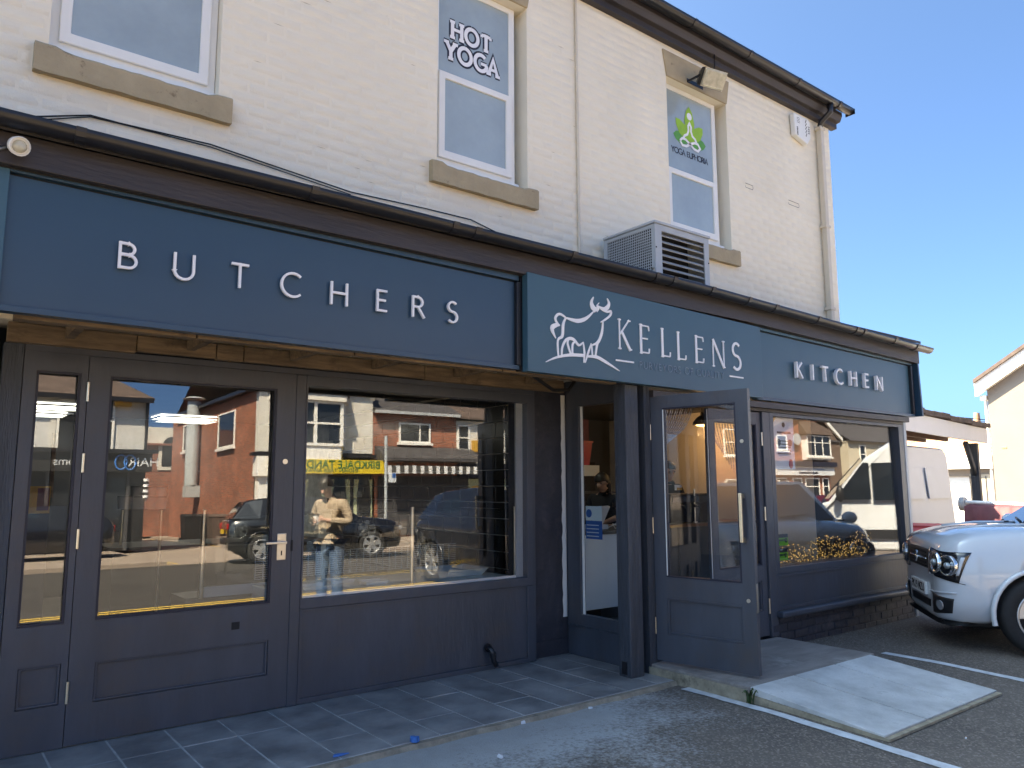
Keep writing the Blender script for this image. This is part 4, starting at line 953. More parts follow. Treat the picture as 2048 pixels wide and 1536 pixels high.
tray(2.32, 5.32, .668, .24, .16, .03, 'small white dish nearest the door in the display counter')
tray(2.62, 5.55, .668, .22, .15, .03, 'small white dish behind the others in the display counter')
tray(2.78, 5.3, .668, .2, .14, .03, 'small white dish beside the middle counter post')
# rear counter with buckets
rc = thing('service_counter', 'dark service counter with slim brass posts deep in the shop', 'counter', (1.9, 7.2, 0))
part(MB().box(1.35, 3.2, 7.2, 7.9, 0, .86), 'base', 'black', rc)
part(MB().box(1.33, 3.22, 7.18, 7.92, .861, .89), 'top', 'infloor', rc)
for px_, yy in ((320, 7.19), (243, 7.6)):
    x, zt = py(px_, 1020, yy); part(MB().cyl((x, yy-.05, .3), (x, yy-.05, zt), .011, n=10), 'post', 'brass', rc)
gp = thing('glass_screen', 'chrome posted low glass screen just inside the door', 'screen', (2.0, 5.9, 0))
x, zt = py(409, 1020, 5.9); zb = py(409, 1195, 5.9)[1]
part(MB().cyl((x, 5.9, zb), (x, 5.9, zt), .016, n=12), 'post', 'brass', gp); x2 = py(545, 1190, 5.9)[0]
part(MB().box(x+.02, x2+.1, 5.89, 5.91, zb, zb+.075), 'bottom_rail', 'acgrey', gp); part(MB().box(x+.02, x2+.1, 5.897, 5.903, zb+.08, zt-.05), 'glass_sheet', 'glassC', gp)
part(MB().box(x-.1, x2+.1, 5.92, 6.3, 0, zb), 'base', 'infloor', gp)
k = 0
for px_, pyy, lab in ((250, 1018, 'white plastic tub at the left of the counter row'), (277, 1018, 'white tub lower second in the row of tubs'), (298, 1018, 'white tub lower third in the row of tubs'), (318, 1018, 'white tub lower right in the row of tubs'), (277, 998, 'white tub stacked on the second tub of the row'), (298, 998, 'white tub stacked on the third tub of the row'), (318, 998, 'white tub stacked on the right tub of the row')):
    x, z = py(px_, pyy, 7.45); t = thing('plastic_tub', lab, 'tub', (x, 7.45, z), group='white tubs on the service counter')
    part(MB().cyl((x, 7.45, z), (x, 7.45, z+.10), .058, .064, n=18), 'body', 'inwhite', t); part(MB().cyl((x, 7.45, z+.101), (x, 7.45, z+.114), .068, n=18), 'lid', 'acgrey', t)
fr = thing('fridge', 'pale grey fridge cabinet beside the side light window', 'fridge', (.52, 5.6, 0))
x0 = py(55, 1040, 5.6)[0]; x1 = py(98, 1040, 5.6)[0]; z1 = py(75, 1028, 5.6)[1]
part(MB().box(.30, x1, 5.6, 6.1, .42, z1), 'door', 'ingrey', fr, bevel=.006); part(MB().box(.30, x1, 5.61, 6.1, .33, .415), 'drawer', 'ingrey', fr); part(MB().box(.30, x1, 5.61, 6.1, .0, .325), 'base', 'ingrey', fr)
M['boxyellow'] = mat('yellow_card', (.5, .28, .04), .6, .2, 9)
bx = thing('cardboard_box', 'yellow and red printed cardboard box on the grey fridge', 'box', (.45, 5.7, z1))
part(MB().box(.31, x1+.0, 5.62, 5.95, z1+.002, z1+.17), 'carton', 'boxyellow', bx); part(MB().box(.36, .46, 5.6185, 5.6197, z1+.04, z1+.13), 'print', 'red', bx); part(MB().box(x1-.07, x1-.005, 5.6185, 5.6197, z1+.02, z1+.16), 'print', 'maroon', bx)
x, z0 = py(101, 995, 5.8); tag(MB().box(x-.012, x+.012, 5.8, 5.83, z0, z0+.42).build('timber_batten', 'timber'), 'upright orange timber batten behind the fridge', 'batten')

# ---- kitchen room
kr_ = thing('kitchen_room', 'grey walled cafe kitchen interior behind the open door', 'room', (6.5, 6.5, 0))
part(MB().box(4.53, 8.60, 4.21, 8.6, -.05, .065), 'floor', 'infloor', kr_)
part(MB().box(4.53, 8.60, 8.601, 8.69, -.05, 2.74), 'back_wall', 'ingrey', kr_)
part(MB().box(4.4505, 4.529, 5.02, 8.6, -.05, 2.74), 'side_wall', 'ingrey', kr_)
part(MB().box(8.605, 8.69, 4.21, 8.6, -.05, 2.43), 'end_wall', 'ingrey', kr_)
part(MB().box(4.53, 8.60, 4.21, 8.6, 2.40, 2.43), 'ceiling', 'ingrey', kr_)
def inbox(x0, x1, y0, y1, z0, z1, nm, m, lab, cat, **k): return tag(B(x0, x1, y0, y1, z0, z1).build(nm, m, **k), lab, cat)
wc = thing('white_cabinet', 'white panelled serving cabinet on legs behind the return window', 'cabinet', (5.1, 5.3, .065))
part(MB().box(4.66, 5.7, 5.1, 5.6, .30, .955), 'front_panel', 'inwhite', wc, bevel=.004); part(MB().box(4.64, 5.72, 5.08, 5.62, .956, .985), 'worktop', 'infloor', wc)
for x in (4.7, 5.4): part(MB().cyl((x, 5.15, .066), (x, 5.15, .299), .015), 'leg', 'steel', wc)
tl = thing('till', 'white till with tilted screen and tangled lead on the cabinet', 'till', (5.3, 5.35, .985))
part(MB().box(-.13, .13, -.015, .015, 0, .2).xf(Matrix.Translation((5.12, 5.32, 1.02)) @ Matrix.Rotation(R(25), 4, 'Z') @ Matrix.Rotation(R(25), 4, 'X')), 'screen', 'inwhite', tl, bevel=.006)
part(MB().box(5.03, 5.22, 5.26, 5.42, .986, 1.03), 'base', 'inwhite', tl)
part(MB().tube([(5.2, 5.25, 1.0), (5.3, 5.2, 1.05), (5.38, 5.22, 1.0), (5.32, 5.3, 1.03), (5.25, 5.2, .995), (5.4, 5.15, .995)], .006, 6), 'lead', 'upvc', tl)
inbox(6.1, 7.3, 7.7, 7.75, 1.75, 2.3, 'menu_board', 'maroon', 'dark maroon menu board high on the cafe wall', 'menu board')
for nm, x0, x1, z0, z1, lab in (('red_box', 6.62, 6.98, 1.66, 1.95, 'upper red plastic crate on the wall shelf'), ('red_box', 6.30, 6.58, 1.33, 1.66, 'red plastic crate standing lower on the shelf')):
    y = 7.3; t = MB().loft([[(x0+a, y+a, z), (x1-a, y+a, z), (x1-a, y+.3-a, z), (x0+a, y+.3-a, z)] for a, z in ((.03, z0), (0, z1), (-.01, z1), (-.01, z1+.02))], smooth=False)
    tag(t.build(nm, 'red'), lab, 'crate')
inbox(6.62, 7.1, 7.3, 7.55, 1.52, 1.655, 'paper_stack', 'inwhite', 'stack of white paper trays under the red crate', 'paper stack')
sh = thing('wall_shelf', 'plain wall shelf holding red crates and paper', 'shelf', (6.7, 7.4, 1.3))
part(MB().box(6.2, 7.4, 7.2, 7.6, 1.29, 1.32), 'board', 'infloor', sh); part(MB().box(6.25, 6.28, 7.3, 7.6, 1.1, 1.289), 'bracket', 'steel', sh)
# dark serving counter in the doorway
dc = thing('serving_counter', 'dark panelled cafe counter with copper lit top beyond the open door', 'counter', (7, 5.9, .065))
M['copper'] = mat('warm_wood_top', (.22, .10, .04), .3, .25, 5, stretch=(.5, 6, 1))
part(MB().box(5.55, 8.2, 5.72, 6.2, .066, .93), 'front', 'infloor', dc); part(MB().box(5.5, 8.25, 5.68, 6.25, .931, .965), 'top', 'copper', dc, bevel=.005)
for x in (6.15, 6.75, 7.35): part(MB().box(x, x+.02, 5.705, 5.719, .07, .93), 'panel_joint', 'black', dc)
M['soap'] = mat('amber_soap', (.5, .27, .06), .3, .1, 6)
sx, sz = py(1372, 1043, 5.8)
sb = thing('soap_bottle', 'amber pump bottle standing on the counter top', 'bottle', (sx, 5.85, .966))
part(MB().cyl((sx, 5.85, .966), (sx, 5.85, 1.10), .04, .036, n=14), 'body', 'soap', sb, bevel=.005); part(MB().tube([(sx, 5.85, 1.10), (sx, 5.85, 1.16), (sx+.01, 5.85, 1.17), (sx-.05, 5.85, 1.175)], .011, 8), 'pump', 'soap', sb)
inbox(7.3, 7.6, 7.9, 7.93, 1.18, 1.72, 'chalk_board', 'black', 'narrow black chalk menu board on the cafe back wall', 'chalkboard')
for i in range(7): pass
cd_ = thing('card_sign', 'small yellow and white notice card on the counter screen', 'notice', (6.3, 5.75, 1.2))
x, z = py(1357, 975, 5.7); part(MB().box(x-.06, x+.06, 5.7, 5.705, z-.03, z+.03), 'card', 'inwhite', cd_); part(MB().box(x-.03, x+.06, 5.698, 5.6995, z-.03, z), 'print', 'boxyellow', cd_)
sp = thing('counter_post', 'thin steel post standing on the counter beside the soap bottle', 'post', (6.6, 5.8, .965))
x, z = py(1388, 978, 5.8); part(MB().cyl((x, 5.8, .966), (x, 5.8, z), .011), 'rod', 'steel', sp); part(MB().cyl((x, 5.8, .966), (x, 5.8, .98), .03), 'foot', 'steel', sp)
cm = thing('coffee_machine', 'dark coffee machine with shiny fittings at the end of the counter', 'machine', (7.0, 5.95, .965))
part(MB().box(6.75, 7.5, 5.8, 6.2, .966, 1.30), 'body', 'black', cm, bevel=.02); part(MB().box(6.78, 7.47, 5.79, 5.799, 1.2, 1.27), 'front_strip', 'chrome', cm)
for x in (6.9, 7.15, 7.38): part(MB().cyl((x, 5.79, 1.16), (x, 5.72, 1.15), .022), 'group_head', 'chrome', cm)
# pendant lamp
x, z = py(1405, 850, 6.4)
pl_ = thing('pendant_lamp', 'black domed pendant lamp glowing warm orange over the counter', 'lamp', (x, 6.4, z))
part(MB().loft([[(x+r_*math.cos(a), 6.4+r_*math.sin(a), z+dz) for a in [2*math.pi*i/20 for i in range(20)]] for r_, dz in ((.13, 0), (.12, .04), (.07, .1), (.025, .13), (.02, .17))]), 'shade', 'black', pl_)
part(MB().ball((x, 6.4, z+.005), .06, sc=(1.5, 1.5, .4)), 'bulb', 'lamp_glow', pl_); part(MB().cyl((x, 6.4, z+.17), (x, 6.4, 2.4), .005, n=6), 'flex', 'black', pl_)
ll = bpy.data.lights.new('pendant_light', 'POINT'); ll.energy = 1.5; ll.color = (1, .6, .3); ll.shadow_soft_size = .08
lo = bpy.data.objects.new('pendant_light', ll); col.objects.link(lo); lo.location = (x, 6.4, z-.1)
for i, (xx, yy) in enumerate(((5.9, 6.9),)):
    t = thing('ceiling_light', ('flat lit ceiling panel over the white cabinet', 'flat lit ceiling panel over the chalk board')[i], 'light', (xx, yy, 2.39))
    part(MB().box(xx-.3, xx+.3, yy-.15, yy+.15, 2.385, 2.398), 'diffuser', 'panel_light', t); part(MB().ring(xx-.32, xx+.32, yy-.17, yy+.17, .02, .02, .02, .02, 0, .01).xf(Matrix.Translation((0, 0, 2.388)) @ Matrix(((1,0,0,0),(0,0,1,0),(0,1,0,0),(0,0,0,1)))), 'frame', 'upvc', t)
# chain fly curtain, swept to the left over the opening
M['chain'] = mat('grey_chain', (.42, .42, .42), .35, .1, 40, metal=.8)
cc = thing('chain_curtain', 'silver chain fly curtain swept aside inside the doorway', 'curtain', (4.9, 4.24, 2.0))
def strand(pts, r=.0045):
    out = MB(); P = [Vector(p) for p in pts]; n = 34; Q = []
    for i in range(n+1):
        t = i/n*(len(P)-1); k = min(int(t), len(P)-2); f = t-k; a, b, c, d_ = P[max(k-1, 0)], P[k], P[k+1], P[min(k+2, len(P)-1)]
        Q.append(.5*((2*b)+(c-a)*f+(2*a-5*b+4*c-d_)*f*f+(3*b-a-3*c+d_)*f**3))
    out.tube(Q, r, 5, [r*(1.35 if i % 2 else .55) for i in range(n+1)]); out.build('chain_strand', 'chain', cc)
for i in range(22):
    x = 4.60+i*.031; s = i/21
    strand([(x, 4.23+.008*(i % 2), 2.05), (x-.02-.10*s, 4.24, 1.90-.02*s), (4.60+.30*s, 4.235, 1.72+.02*s), (4.575+.09*s, 4.23, 1.60-.02*s), (4.565+.015*s, 4.22, 1.50)])
for i in range(5): strand([(4.557+.005*i, 4.225+.006*i, 1.52), (4.56, 4.225+.004*i, 1.0), (4.56, 4.22, .3)])
for i in range(9): strand([(5.86+i*.016, 4.17+.006*(i % 2), 2.03), (5.865+i*.0145, 4.17, 1.4), (5.865+i*.014, 4.17, .72)])
for i in range(12): strand([(5.38+i*.04, 4.19, 2.03), (5.38+i*.04+.02, 4.2, 1.92), (5.40+i*.04+.05, 4.2, 1.82-.02*i), (5.52+i*.032, 4.2, 1.75-.035*i)])
# posters and dried flowers in the kitchen window
x0, z0 = py(1552, 938, YK+.06); x1, z1 = py(1590, 835, YK+.06)
ps = thing('window_poster', 'white poster with two dark round crests taped in the kitchen window', 'poster', ((x0+x1)/2, YK+.06, z0))
part(MB().prism([(x0, z0), (x1-.03, z0), (x1-.03, z1), (x0+.06, z1), (x0, z1-.07)], 'y', YK+.066, YK+.068), 'sheet', 'print', ps)
for k in (.2, .72): part(MB().cyl((x0+(x1-x0)*k, YK+.0655, z0+(z1-z0)*.5), (x0+(x1-x0)*k, YK+.0645, z0+(z1-z0)*.5), .035), 'crest', 'ink', ps)
part(MB().cyl((x0+(x1-x0)*.45, YK+.0655, z1-.08), (x0+(x1-x0)*.45, YK+.0645, z1-.08), .025), 'crest', 'ingrey', ps)
for i in range(5): part(B(x0+.05, x1-.09, YK+.0648, YK+.0655, z0+.26+i*.0-.03*i, z0+.27-.03*i), 'text_line', 'ingrey', ps)
part(B(x0+.05, x1-.08, YK+.0648, YK+.0655, z1-.165, z1-.145), 'text_line', 'ink', ps); part(MB().ball((x1-.1, YK+.064, z0+.05), .035, sc=(1, .1, 1.3)), 'print', 'red', ps)
M['lime2'] = mat('lime_sticker', (.16, .48, .03), .5, .1, 8)
for k, (pa, pb) in enumerate(((1075, 1092), (1104, 1122))):
    x0, z0 = py(1556, pb, YK+.06); x1, z1 = py(1577, pa, YK+.06)
    st = thing('rating_sticker', ('upper', 'lower')[k]+' lime green hygiene rating sticker in the window corner', 'sticker', (x0, YK+.06, z0))
    part(B(x0, x1, YK+.066, YK+.068, z0, z1), 'label', 'lime2', st); part(B(x0, x1, YK+.066, YK+.068, z1+.001, z1+.035), 'header', 'ink', st)
    part(MB().cyl((x1-.035, YK+.0655, z0+.045), (x1-.035, YK+.064, z0+.045), .022), 'badge', 'ink', st)
    text('numeral', '5', .035, (x1-.035, YK+.0635, z0+.045), 'lime2', st, ext=.0004)
    for i in range(5): part(B(x0+.02+i*.025, x0+.035+i*.025, YK+.0652, YK+.0658, z0+.03, z0+.05), 'mark', 'green', st)
    part(B(x0+.02, x1-.02, YK+.0652, YK+.0658, z1-.028, z1-.014), 'text_line', 'ink', st)
M['gold'] = emit('golden_fairy_light', (1, .66, .22), .085); M['stalk'] = mat('dry_stalk', (.12, .08, .03), .8, .2, 20)
fb = thing('fairy_lights', 'bank of tiny golden fairy lights along the kitchen window sill', 'lights', (7.3, YK+.14, .66))
fm = MB(); sm = MB()
for i in range(520):
    x = rnd.uniform(6.40, 8.05); t = (x-6.4)/1.65; hmax = .10+.10*abs(math.sin(x*4.1))+.05*t; z = .665+rnd.random()**1.3*hmax; y = rnd.uniform(YK+.09, YK+.24)
    fm.ball((x, y, z), rnd.uniform(.003, .0062), 5, 3)
    if i % 4 == 0: sm.tube([(x+rnd.uniform(-.04, .04), y, .66), (x, y, z)], .0012, 3)
part(fm, 'bulbs', 'gold', fb, kind='stuff'); part(sm, 'wires', 'stalk', fb, kind='stuff')
part(MB().box(6.3, 8.55, YK+.07, YK+.34, .62, .658), 'sill_board', 'navy', kf)
# blue safety notice on the return window
ntc = thing('safety_notice', 'blue and white safety notice stuck in the return window', 'notice', (4.49, 4.7, .98))
p0, p1 = (4.835, .95), (4.60, 1.24)
M['noticeblue'] = mat('notice_blue', (.02, .1, .35), .5, .1, 6)
part(B(4.4945, 4.4955, 4.60, 4.795, .955, 1.105), 'blue_half', 'noticeblue', ntc); part(B(4.4945, 4.4955, 4.60, 4.795, 1.106, 1.225), 'white_half', 'print', ntc)
part(MB().cyl((4.4940, 4.755, 1.165), (4.4944, 4.755, 1.165), .035), 'symbol', 'noticeblue', ntc)
for i in range(4): part(B(4.4938, 4.4944, 4.64, 4.785, .975+i*.03, .982+i*.03), 'text_line', 'print', ntc)
# ================================================================== vehicles
M['carwhite'] = mat('pearl_white_paint', (.58, .61, .64), .22, .03, 2, spec=.5, coat=1.)
M['cardark'] = mat('dark_blue_paint', (.012, .014, .02), .2, .05, 2, coat=1.)
M['carblack'] = mat('black_car_paint', (.006, .006, .008), .2, .05, 2, coat=1.)
M['carred'] = mat('deep_red_paint', (.10, .008, .012), .2, .05, 2, coat=1.)
M['trim'] = mat('dark_trim_plastic', (.012, .012, .013), .5, .1, 6)
M['lens'] = mat('clear_lamp_lens', (.5, .52, .55), .08, .1, 8, metal=.6)
M['redlens'] = mat('red_lamp_lens', (.35, .01, .01), .15, .1, 8)
M['amber'] = mat('amber_lens', (.6, .18, .02), .2, .1, 8)
M['plateY'] = mat('yellow_plate', (.7, .45, .02), .5, .03, 5); M['plateW'] = mat('white_plate', (.72, .72, .70), .5, .03, 5)
M['alloy'] = mat('silver_alloy', (.5, .51, .52), .3, .06, 6, metal=.7)
M['carglass'] = mat('tinted_car_glass', (.012, .016, .02), .03, .1, 2, spec=.9, coat=1.)
def bake(o):
    dg = bpy.context.evaluated_depsgraph_get(); me = bpy.data.meshes.new_from_object(o.evaluated_get(dg)); o.modifiers.clear(); o.data = me
def smooth_interp(tab, n):
    """resample a station table with Catmull-Rom so the loft is fair"""
    out = []; m = len(tab)
    for i in range(m-1):
        a, b, c, d = tab[max(i-1, 0)], tab[i], tab[i+1], tab[min(i+2, m-1)]
        for k in range(n):
            t = k/n; out.append([.5*((2*q)+(r-p)*t+(2*p-5*q+4*r-s)*t*t+(3*q-p-3*r+s)*t**3) for p, q, r, s in zip(a, b, c, d)])
    out.append(list(tab[-1])); return out
def wheel(par, x, y, r, wd, spokes, side, rim_m='alloy', style='wide'):
    """side +1: outer face towards +y local"""
    wh = bpy.data.objects.new('wheel', None); col.objects.link(wh); wh.parent = par; wh.location = (x, y, r); o = side
    prof = [(r*.66, -wd/2), (r*.93, -wd/2), (r*.985, -wd*.38), (r, -wd*.2), (r, wd*.2), (r*.985, wd*.38), (r*.93, wd/2), (r*.70, wd/2*1.0), (r*.66, wd*.42)]
    n = 36; rings = [[(a*math.cos(2*math.pi*i/n), o*b, a*math.sin(2*math.pi*i/n)) for a, b in prof] for i in range(n)]; rings.append(rings[0])
    MB().loft(rings, cap=False, closed=True).build('tyre', 'rubber', wh, local=True)
    rm_ = MB(); n = 36
    prof = [(r*.665, wd*.42), (r*.66, wd*.46), (r*.61, wd*.44), (r*.6, wd*.1), (r*.2, wd*.02)]
    rm_.loft([[(a*math.cos(2*math.pi*i/n), o*b, a*math.sin(2*math.pi*i/n)) for a, b in prof] for i in range(n+1)], cap=False, closed=False)
    rm_.build('rim', rim_m, wh, local=True)
    MB().cyl((0, o*wd*.0, 0), (0, o*wd*.1, 0), r*.6, n=24).build('brake_disc', 'black', wh, local=True)
    hub = MB().cyl((0, o*wd*.1, 0), (0, o*wd*.47, 0), r*.17, r*.14, n=18)
    for k in range(spokes):
        a = 2*math.pi*(k+.25)/spokes; ca, sa = math.cos(a), math.sin(a)
        if style == 'wide': w0, w1 = r*.12, r*.20
        else: w0, w1 = r*.03, r*.035
        pts = [(r*.1, -w0, wd*.40), (r*.1, w0, wd*.40), (r*.40, w1*.8, wd*.43), (r*.63, w1*1.25, wd*.42), (r*.63, -w1*1.25, wd*.42), (r*.40, -w1*.8, wd*.43)]
        top = [(p[0]*ca-p[1]*sa, o*p[2], p[0]*sa+p[1]*ca) for p in pts]; bot = [(p[0]*ca-p[1]*sa, o*(p[2]-wd*.14), p[0]*sa+p[1]*ca) for p in pts]; m_ = len(pts)
        hub.add(top+bot, [tuple(range(m_)), tuple(range(2*m_-1, m_-1, -1))]+[(i, m_+i, m_+(i+1) % m_, (i+1) % m_) for i in range(m_)])
    hub.build('spokes', rim_m, wh, local=True, weld=True, bevel=.004)
    return wh
def car(name, label, loc, heading, S, paint, plate=None, rear_plate=None, spokes=5, style='wide', group=None, detail=True):
    """S: dict of dimensions; local +x forward, +y left"""
    t = thing(name, label, 'car', loc, heading, group)
    def P(mb, nm, m, par=None, **k): return mb.build(nm, m, par or t, local=True, **k)
    tab = smooth_interp(S['tub'], 4); rings = []
    for x, w_, zb, zt, cr in tab:
        zm = zb+(zt-zb)*.5
        half = [(0, zb), (w_*.80, zb), (w_*.95, zb+.05), (w_*1.0, zb+(zt-zb)*.28), (w_*1.0, zm+.03), (w_*.985, zb+(zt-zb)*.76), (w_*.955, zt-.05), (w_*.88, zt), (w_*.5, zt+cr*.7), (0, zt+cr)]
        rings.append([(x, y, z) for y, z in half]+[(x, -y, z) for y, z in half[-2:0:-1]])
    body = P(MB().loft(rings), 'body', paint, weld=True)
    wr = S['wr']; ax = S['axles']; tr = S['track']
    for xx in ax:
        c = MB().cyl((xx, -2, wr), (xx, 2, wr), wr*1.13, n=40).build('cut', None); c.matrix_world = Matrix.Identity(4)
        c.parent = t; bpy.context.view_layer.update()
        md = body.modifiers.new('b', 'BOOLEAN'); md.object = c; md.operation = 'DIFFERENCE'; md.solver = 'EXACT'
        bake(body); bpy.data.objects.remove(c)
    body.data.materials.clear(); body.data.materials.append(M[paint])
    P(MB().box(ax[1]-.5, ax[0]+.5, -tr+.2, tr-.2, wr*.6, wr*2.1), 'underbody', 'black')
    for xx in ax:
        for s in (1, -1):
            wheel(t, xx, s*tr, wr, S.get('tw', .19), spokes, s, style=style)
            n = 22; rr = []                                                     # arch lip
            wy = S['half'](xx)
            for i in range(n+1):
                a = math.pi*(-.06+1.12*i/n); rr.append([(xx+q*math.cos(a), s*(wy+e), wr+q*math.sin(a)) for q, e in ((wr*1.13, -.03), (wr*1.13, .012), (wr*1.2, .012), (wr*1.24, -.012))])
            P(MB().loft(rr, cap=True), 'wheel_arch', S.get('arch', paint))
    # greenhouse
    g = S['house']; gt_ = []
    for (x, wb, zb_, xt, wt, zt_) in g: gt_.append((x, wb, zb_, xt, wt, zt_))
    nl = len(g); low = [(x, wb, zb_) for x, wb, zb_, *_ in g]; top = [(xt, wt, zt_) for *_, xt, wt, zt_ in g]
    vs = [(x, y, z) for x, y, z in low]+[(x, y, z) for x, y, z in top]+[(x, -y, z) for x, y, z in low]+[(x, -y, z) for x, y, z in top]
    fs = [f for i in range(nl-1) for f in ((i, i+1, nl+i+1, nl+i), (2*nl+i+1, 2*nl+i, 3*nl+i, 3*nl+i+1), (nl+i, nl+i+1, 3*nl+i+1, 3*nl+i))]
    fs += [(0, nl, 3*nl, 2*nl), (nl-1, 3*nl-1, 4*nl-1, 2*nl-1)]
    P(MB().add(vs, fs), 'cabin', S.get('cabin', paint), bevel=.05, segs=3, weld=True)
    def q(a, b, c, d, k=.006, inset=.06):
        a, b, c, d = map(Vector, (a, b, c, d)); ctr = (a+b+c+d)/4; nrm = (b-a).cross(d-a).normalized()
        return [p+(ctr-p).normalized()*inset+nrm*k for p in (a, b, c, d)]
    def panel(pts, nm, m, thk=.004):
        a = [Vector(p) for p in pts]; nrm = (a[1]-a[0]).cross(a[3]-a[0]).normalized(); bk = [p-nrm*thk for p in a]
        P(MB().add(a+bk, [(0, 1, 2, 3), (7, 6, 5, 4), (0, 4, 5, 1), (1, 5, 6, 2), (2, 6, 7, 3), (3, 7, 4, 0)]), nm, m)
    Lw, Tw = low, top
    for s in (1, -1):
        for i in range(1, nl-1) if nl > 3 else range(nl-1):
            a = (Lw[i][0], s*Lw[i][1], Lw[i][2]); b = (Lw[i+1][0], s*Lw[i+1][1], Lw[i+1][2]); c = (Tw[i+1][0], s*Tw[i+1][1], Tw[i+1][2]); d = (Tw[i][0], s*Tw[i][1], Tw[i][2])
            if i == nl-2: continue
            panel(q(a, b, c, d) if s < 0 else q(b, a, d, c), 'side_window', 'carglass')
    fr_, bk_ = 0, nl-1
    panel(q((Lw[0][0], -Lw[0][1], Lw[0][2]), (Lw[0][0], Lw[0][1], Lw[0][2]), (Tw[0][0], Tw[0][1], Tw[0][2]), (Tw[0][0], -Tw[0][1], Tw[0][2]), inset=.07), 'windscreen', 'carglass')
    panel(q((Lw[-1][0], Lw[-1][1], Lw[-1][2]), (Lw[-1][0], -Lw[-1][1], Lw[-1][2]), (Tw[-1][0], -Tw[-1][1], Tw[-1][2]), (Tw[-1][0], Tw[-1][1], Tw[-1][2]), inset=.09), 'rear_window', 'carglass')
    for s in (1, -1):
        x, y, z = S['mirror']; mr_ = P(MB().ball((x, s*y, z), .1, 12, 8, (.7, 1.0, .75)), 'wing_mirror', S.get('mirror_m', 'trim'))
        P(MB().box(x-.02, x+.02, s*(y-.14), s*(y-.06), z-.06, z-.02), 'mirror_arm', 'trim')
    return t, P
# ---- the pale car nosed in beside the shop
hgt = R(127); hv = Vector((math.cos(hgt), math.sin(hgt), 0)); lv = Vector((-hv.y, hv.x, 0))
fw = Vector((7.49, 2.45, 0))                                       # contact of its front left tyre
ign = dict(
  tub=[(-1.82,.62,.42,.80,.02),(-1.74,.78,.32,.98,.02),(-1.4,.83,.26,1.02,.02),(-.6,.835,.25,1.02,.02),(.3,.835,.25,1.03,.02),(.85,.835,.25,1.035,.03),(1.25,.83,.25,1.03,.04),(1.55,.81,.24,1.005,.045),(1.72,.77,.23,.965,.045),(1.82,.70,.24,.925,.035),(1.87,.61,.26,.86,.025),(1.885,.50,.30,.74,.01)],
  house=[(1.0,.76,1.03,.34,.60,1.50),(.62,.79,1.0,.30,.605,1.52),(-.35,.80,1.0,-.40,.61,1.56),(-1.2,.80,1.0,-1.15,.60,1.55),(-1.72,.74,1.0,-1.50,.57,1.50)],
  wr=.335, axles=(1.13, -1.30), track=.745, half=lambda x: .835, mirror=(.78, .98, 1.06), mirror_m='carwhite')
cen = fw-hv*1.13-lv*(.745+.095)
cw, P = car('parked_car', 'pearl white compact crossover nosed in beside the kitchen window', (cen.x, cen.y, ground_z(2.6)), hgt, ign, 'carwhite', spokes=5)
NOSE = [(0, 1.893), (.5, 1.888), (.61, 1.872), (.70, 1.822), (.77, 1.725), (.81, 1.56), (.83, 1.2)]
def front(y):                                                       # nose outline in plan
    y = abs(y)
    for (a, p), (b, q_) in zip(NOSE, NOSE[1:]):
        if y <= b: return p+(q_-p)*(y-a)/(b-a)
    return 1.2
from mathutils.bvhtree import BVHTree
_cb = [o for o in cw.children if o.name.startswith('body')][0]
_bv = BVHTree.FromPolygons([v.co for v in _cb.data.vertices], [tuple(p.vertices) for p in _cb.data.polygons])
def on_nose(y, z, off=.004):
    """the body surface met from the front"""
    d = Vector((-1, -.35*(y/abs(y)) if abs(y) > .45 else 0, 0)).normalized(); st = Vector((2.6, y+(.35*.9 if y > .45 else (-.35*.9 if y < -.45 else 0)), z))
    h_ = _bv.ray_cast(st, d)
    if h_[0] is None: return Vector((front(y), y, z)), Vector((1, 0, 0))
    n_ = h_[1]; n_ = n_ if n_.dot(d) < 0 else -n_
    return h_[0]+n_*off, n_
def patch(c4, nm, m, off=.004, nu=14, nv=7, th=.02, par=None, curve=0., smooth=True):
    """a shell that follows the nose between four (y, z) corners"""
    a, b, c, d = c4; vs, bk = [], []
    for j in range(nv+1):
        for i in range(nu+1):
            u, v = i/nu, j/nv; y = (a[0]*(1-u)+b[0]*u)*(1-v)+(d[0]*(1-u)+c[0]*u)*v; z = (a[1]*(1-u)+b[1]*u)*(1-v)+(d[1]*(1-u)+c[1]*u)*v+curve*math.sin(math.pi*u)*(2*v-1)
            p, n_ = on_nose(y, z, off); vs.append(p); bk.append(p-n_*th)
    w_ = nu+1; k = len(vs); fs = [(j*w_+i, j*w_+i+1, (j+1)*w_+i+1, (j+1)*w_+i) for j in range(nv) for i in range(nu)]
    rim = [i for i in range(w_)]+[j*w_+nu for j in range(1, nv+1)]+[nv*w_+i for i in range(nu-1, -1, -1)]+[j*w_ for j in range(nv-1, 0, -1)]
    fs += [(rim[i], k+rim[i], k+rim[(i+1) % len(rim)], rim[(i+1) % len(rim)]) for i in range(len(rim))]
    return MB().add(vs+bk, fs, smooth).build(nm, m, par or cw, local=True, weld=True)
patch([(-.45, .675), (.45, .675), (.48, .85), (-.48, .85)], 'grille', 'trim', .004)
for i in range(5): patch([(-.30, .69+i*.03), (.30, .69+i*.03), (.30, .698+i*.03), (-.30, .698+i*.03)], 'grille_bar', 'black', .007, nv=1, th=.006)
patch([(-.30, .752), (.30, .752), (.30, .764), (-.30, .764)], 'chrome_strip', 'chrome', .012, nv=1, th=.01)
M['lampblack'] = mat('headlamp_black', (.01, .01, .011), .15, .1, 5, coat=1.)
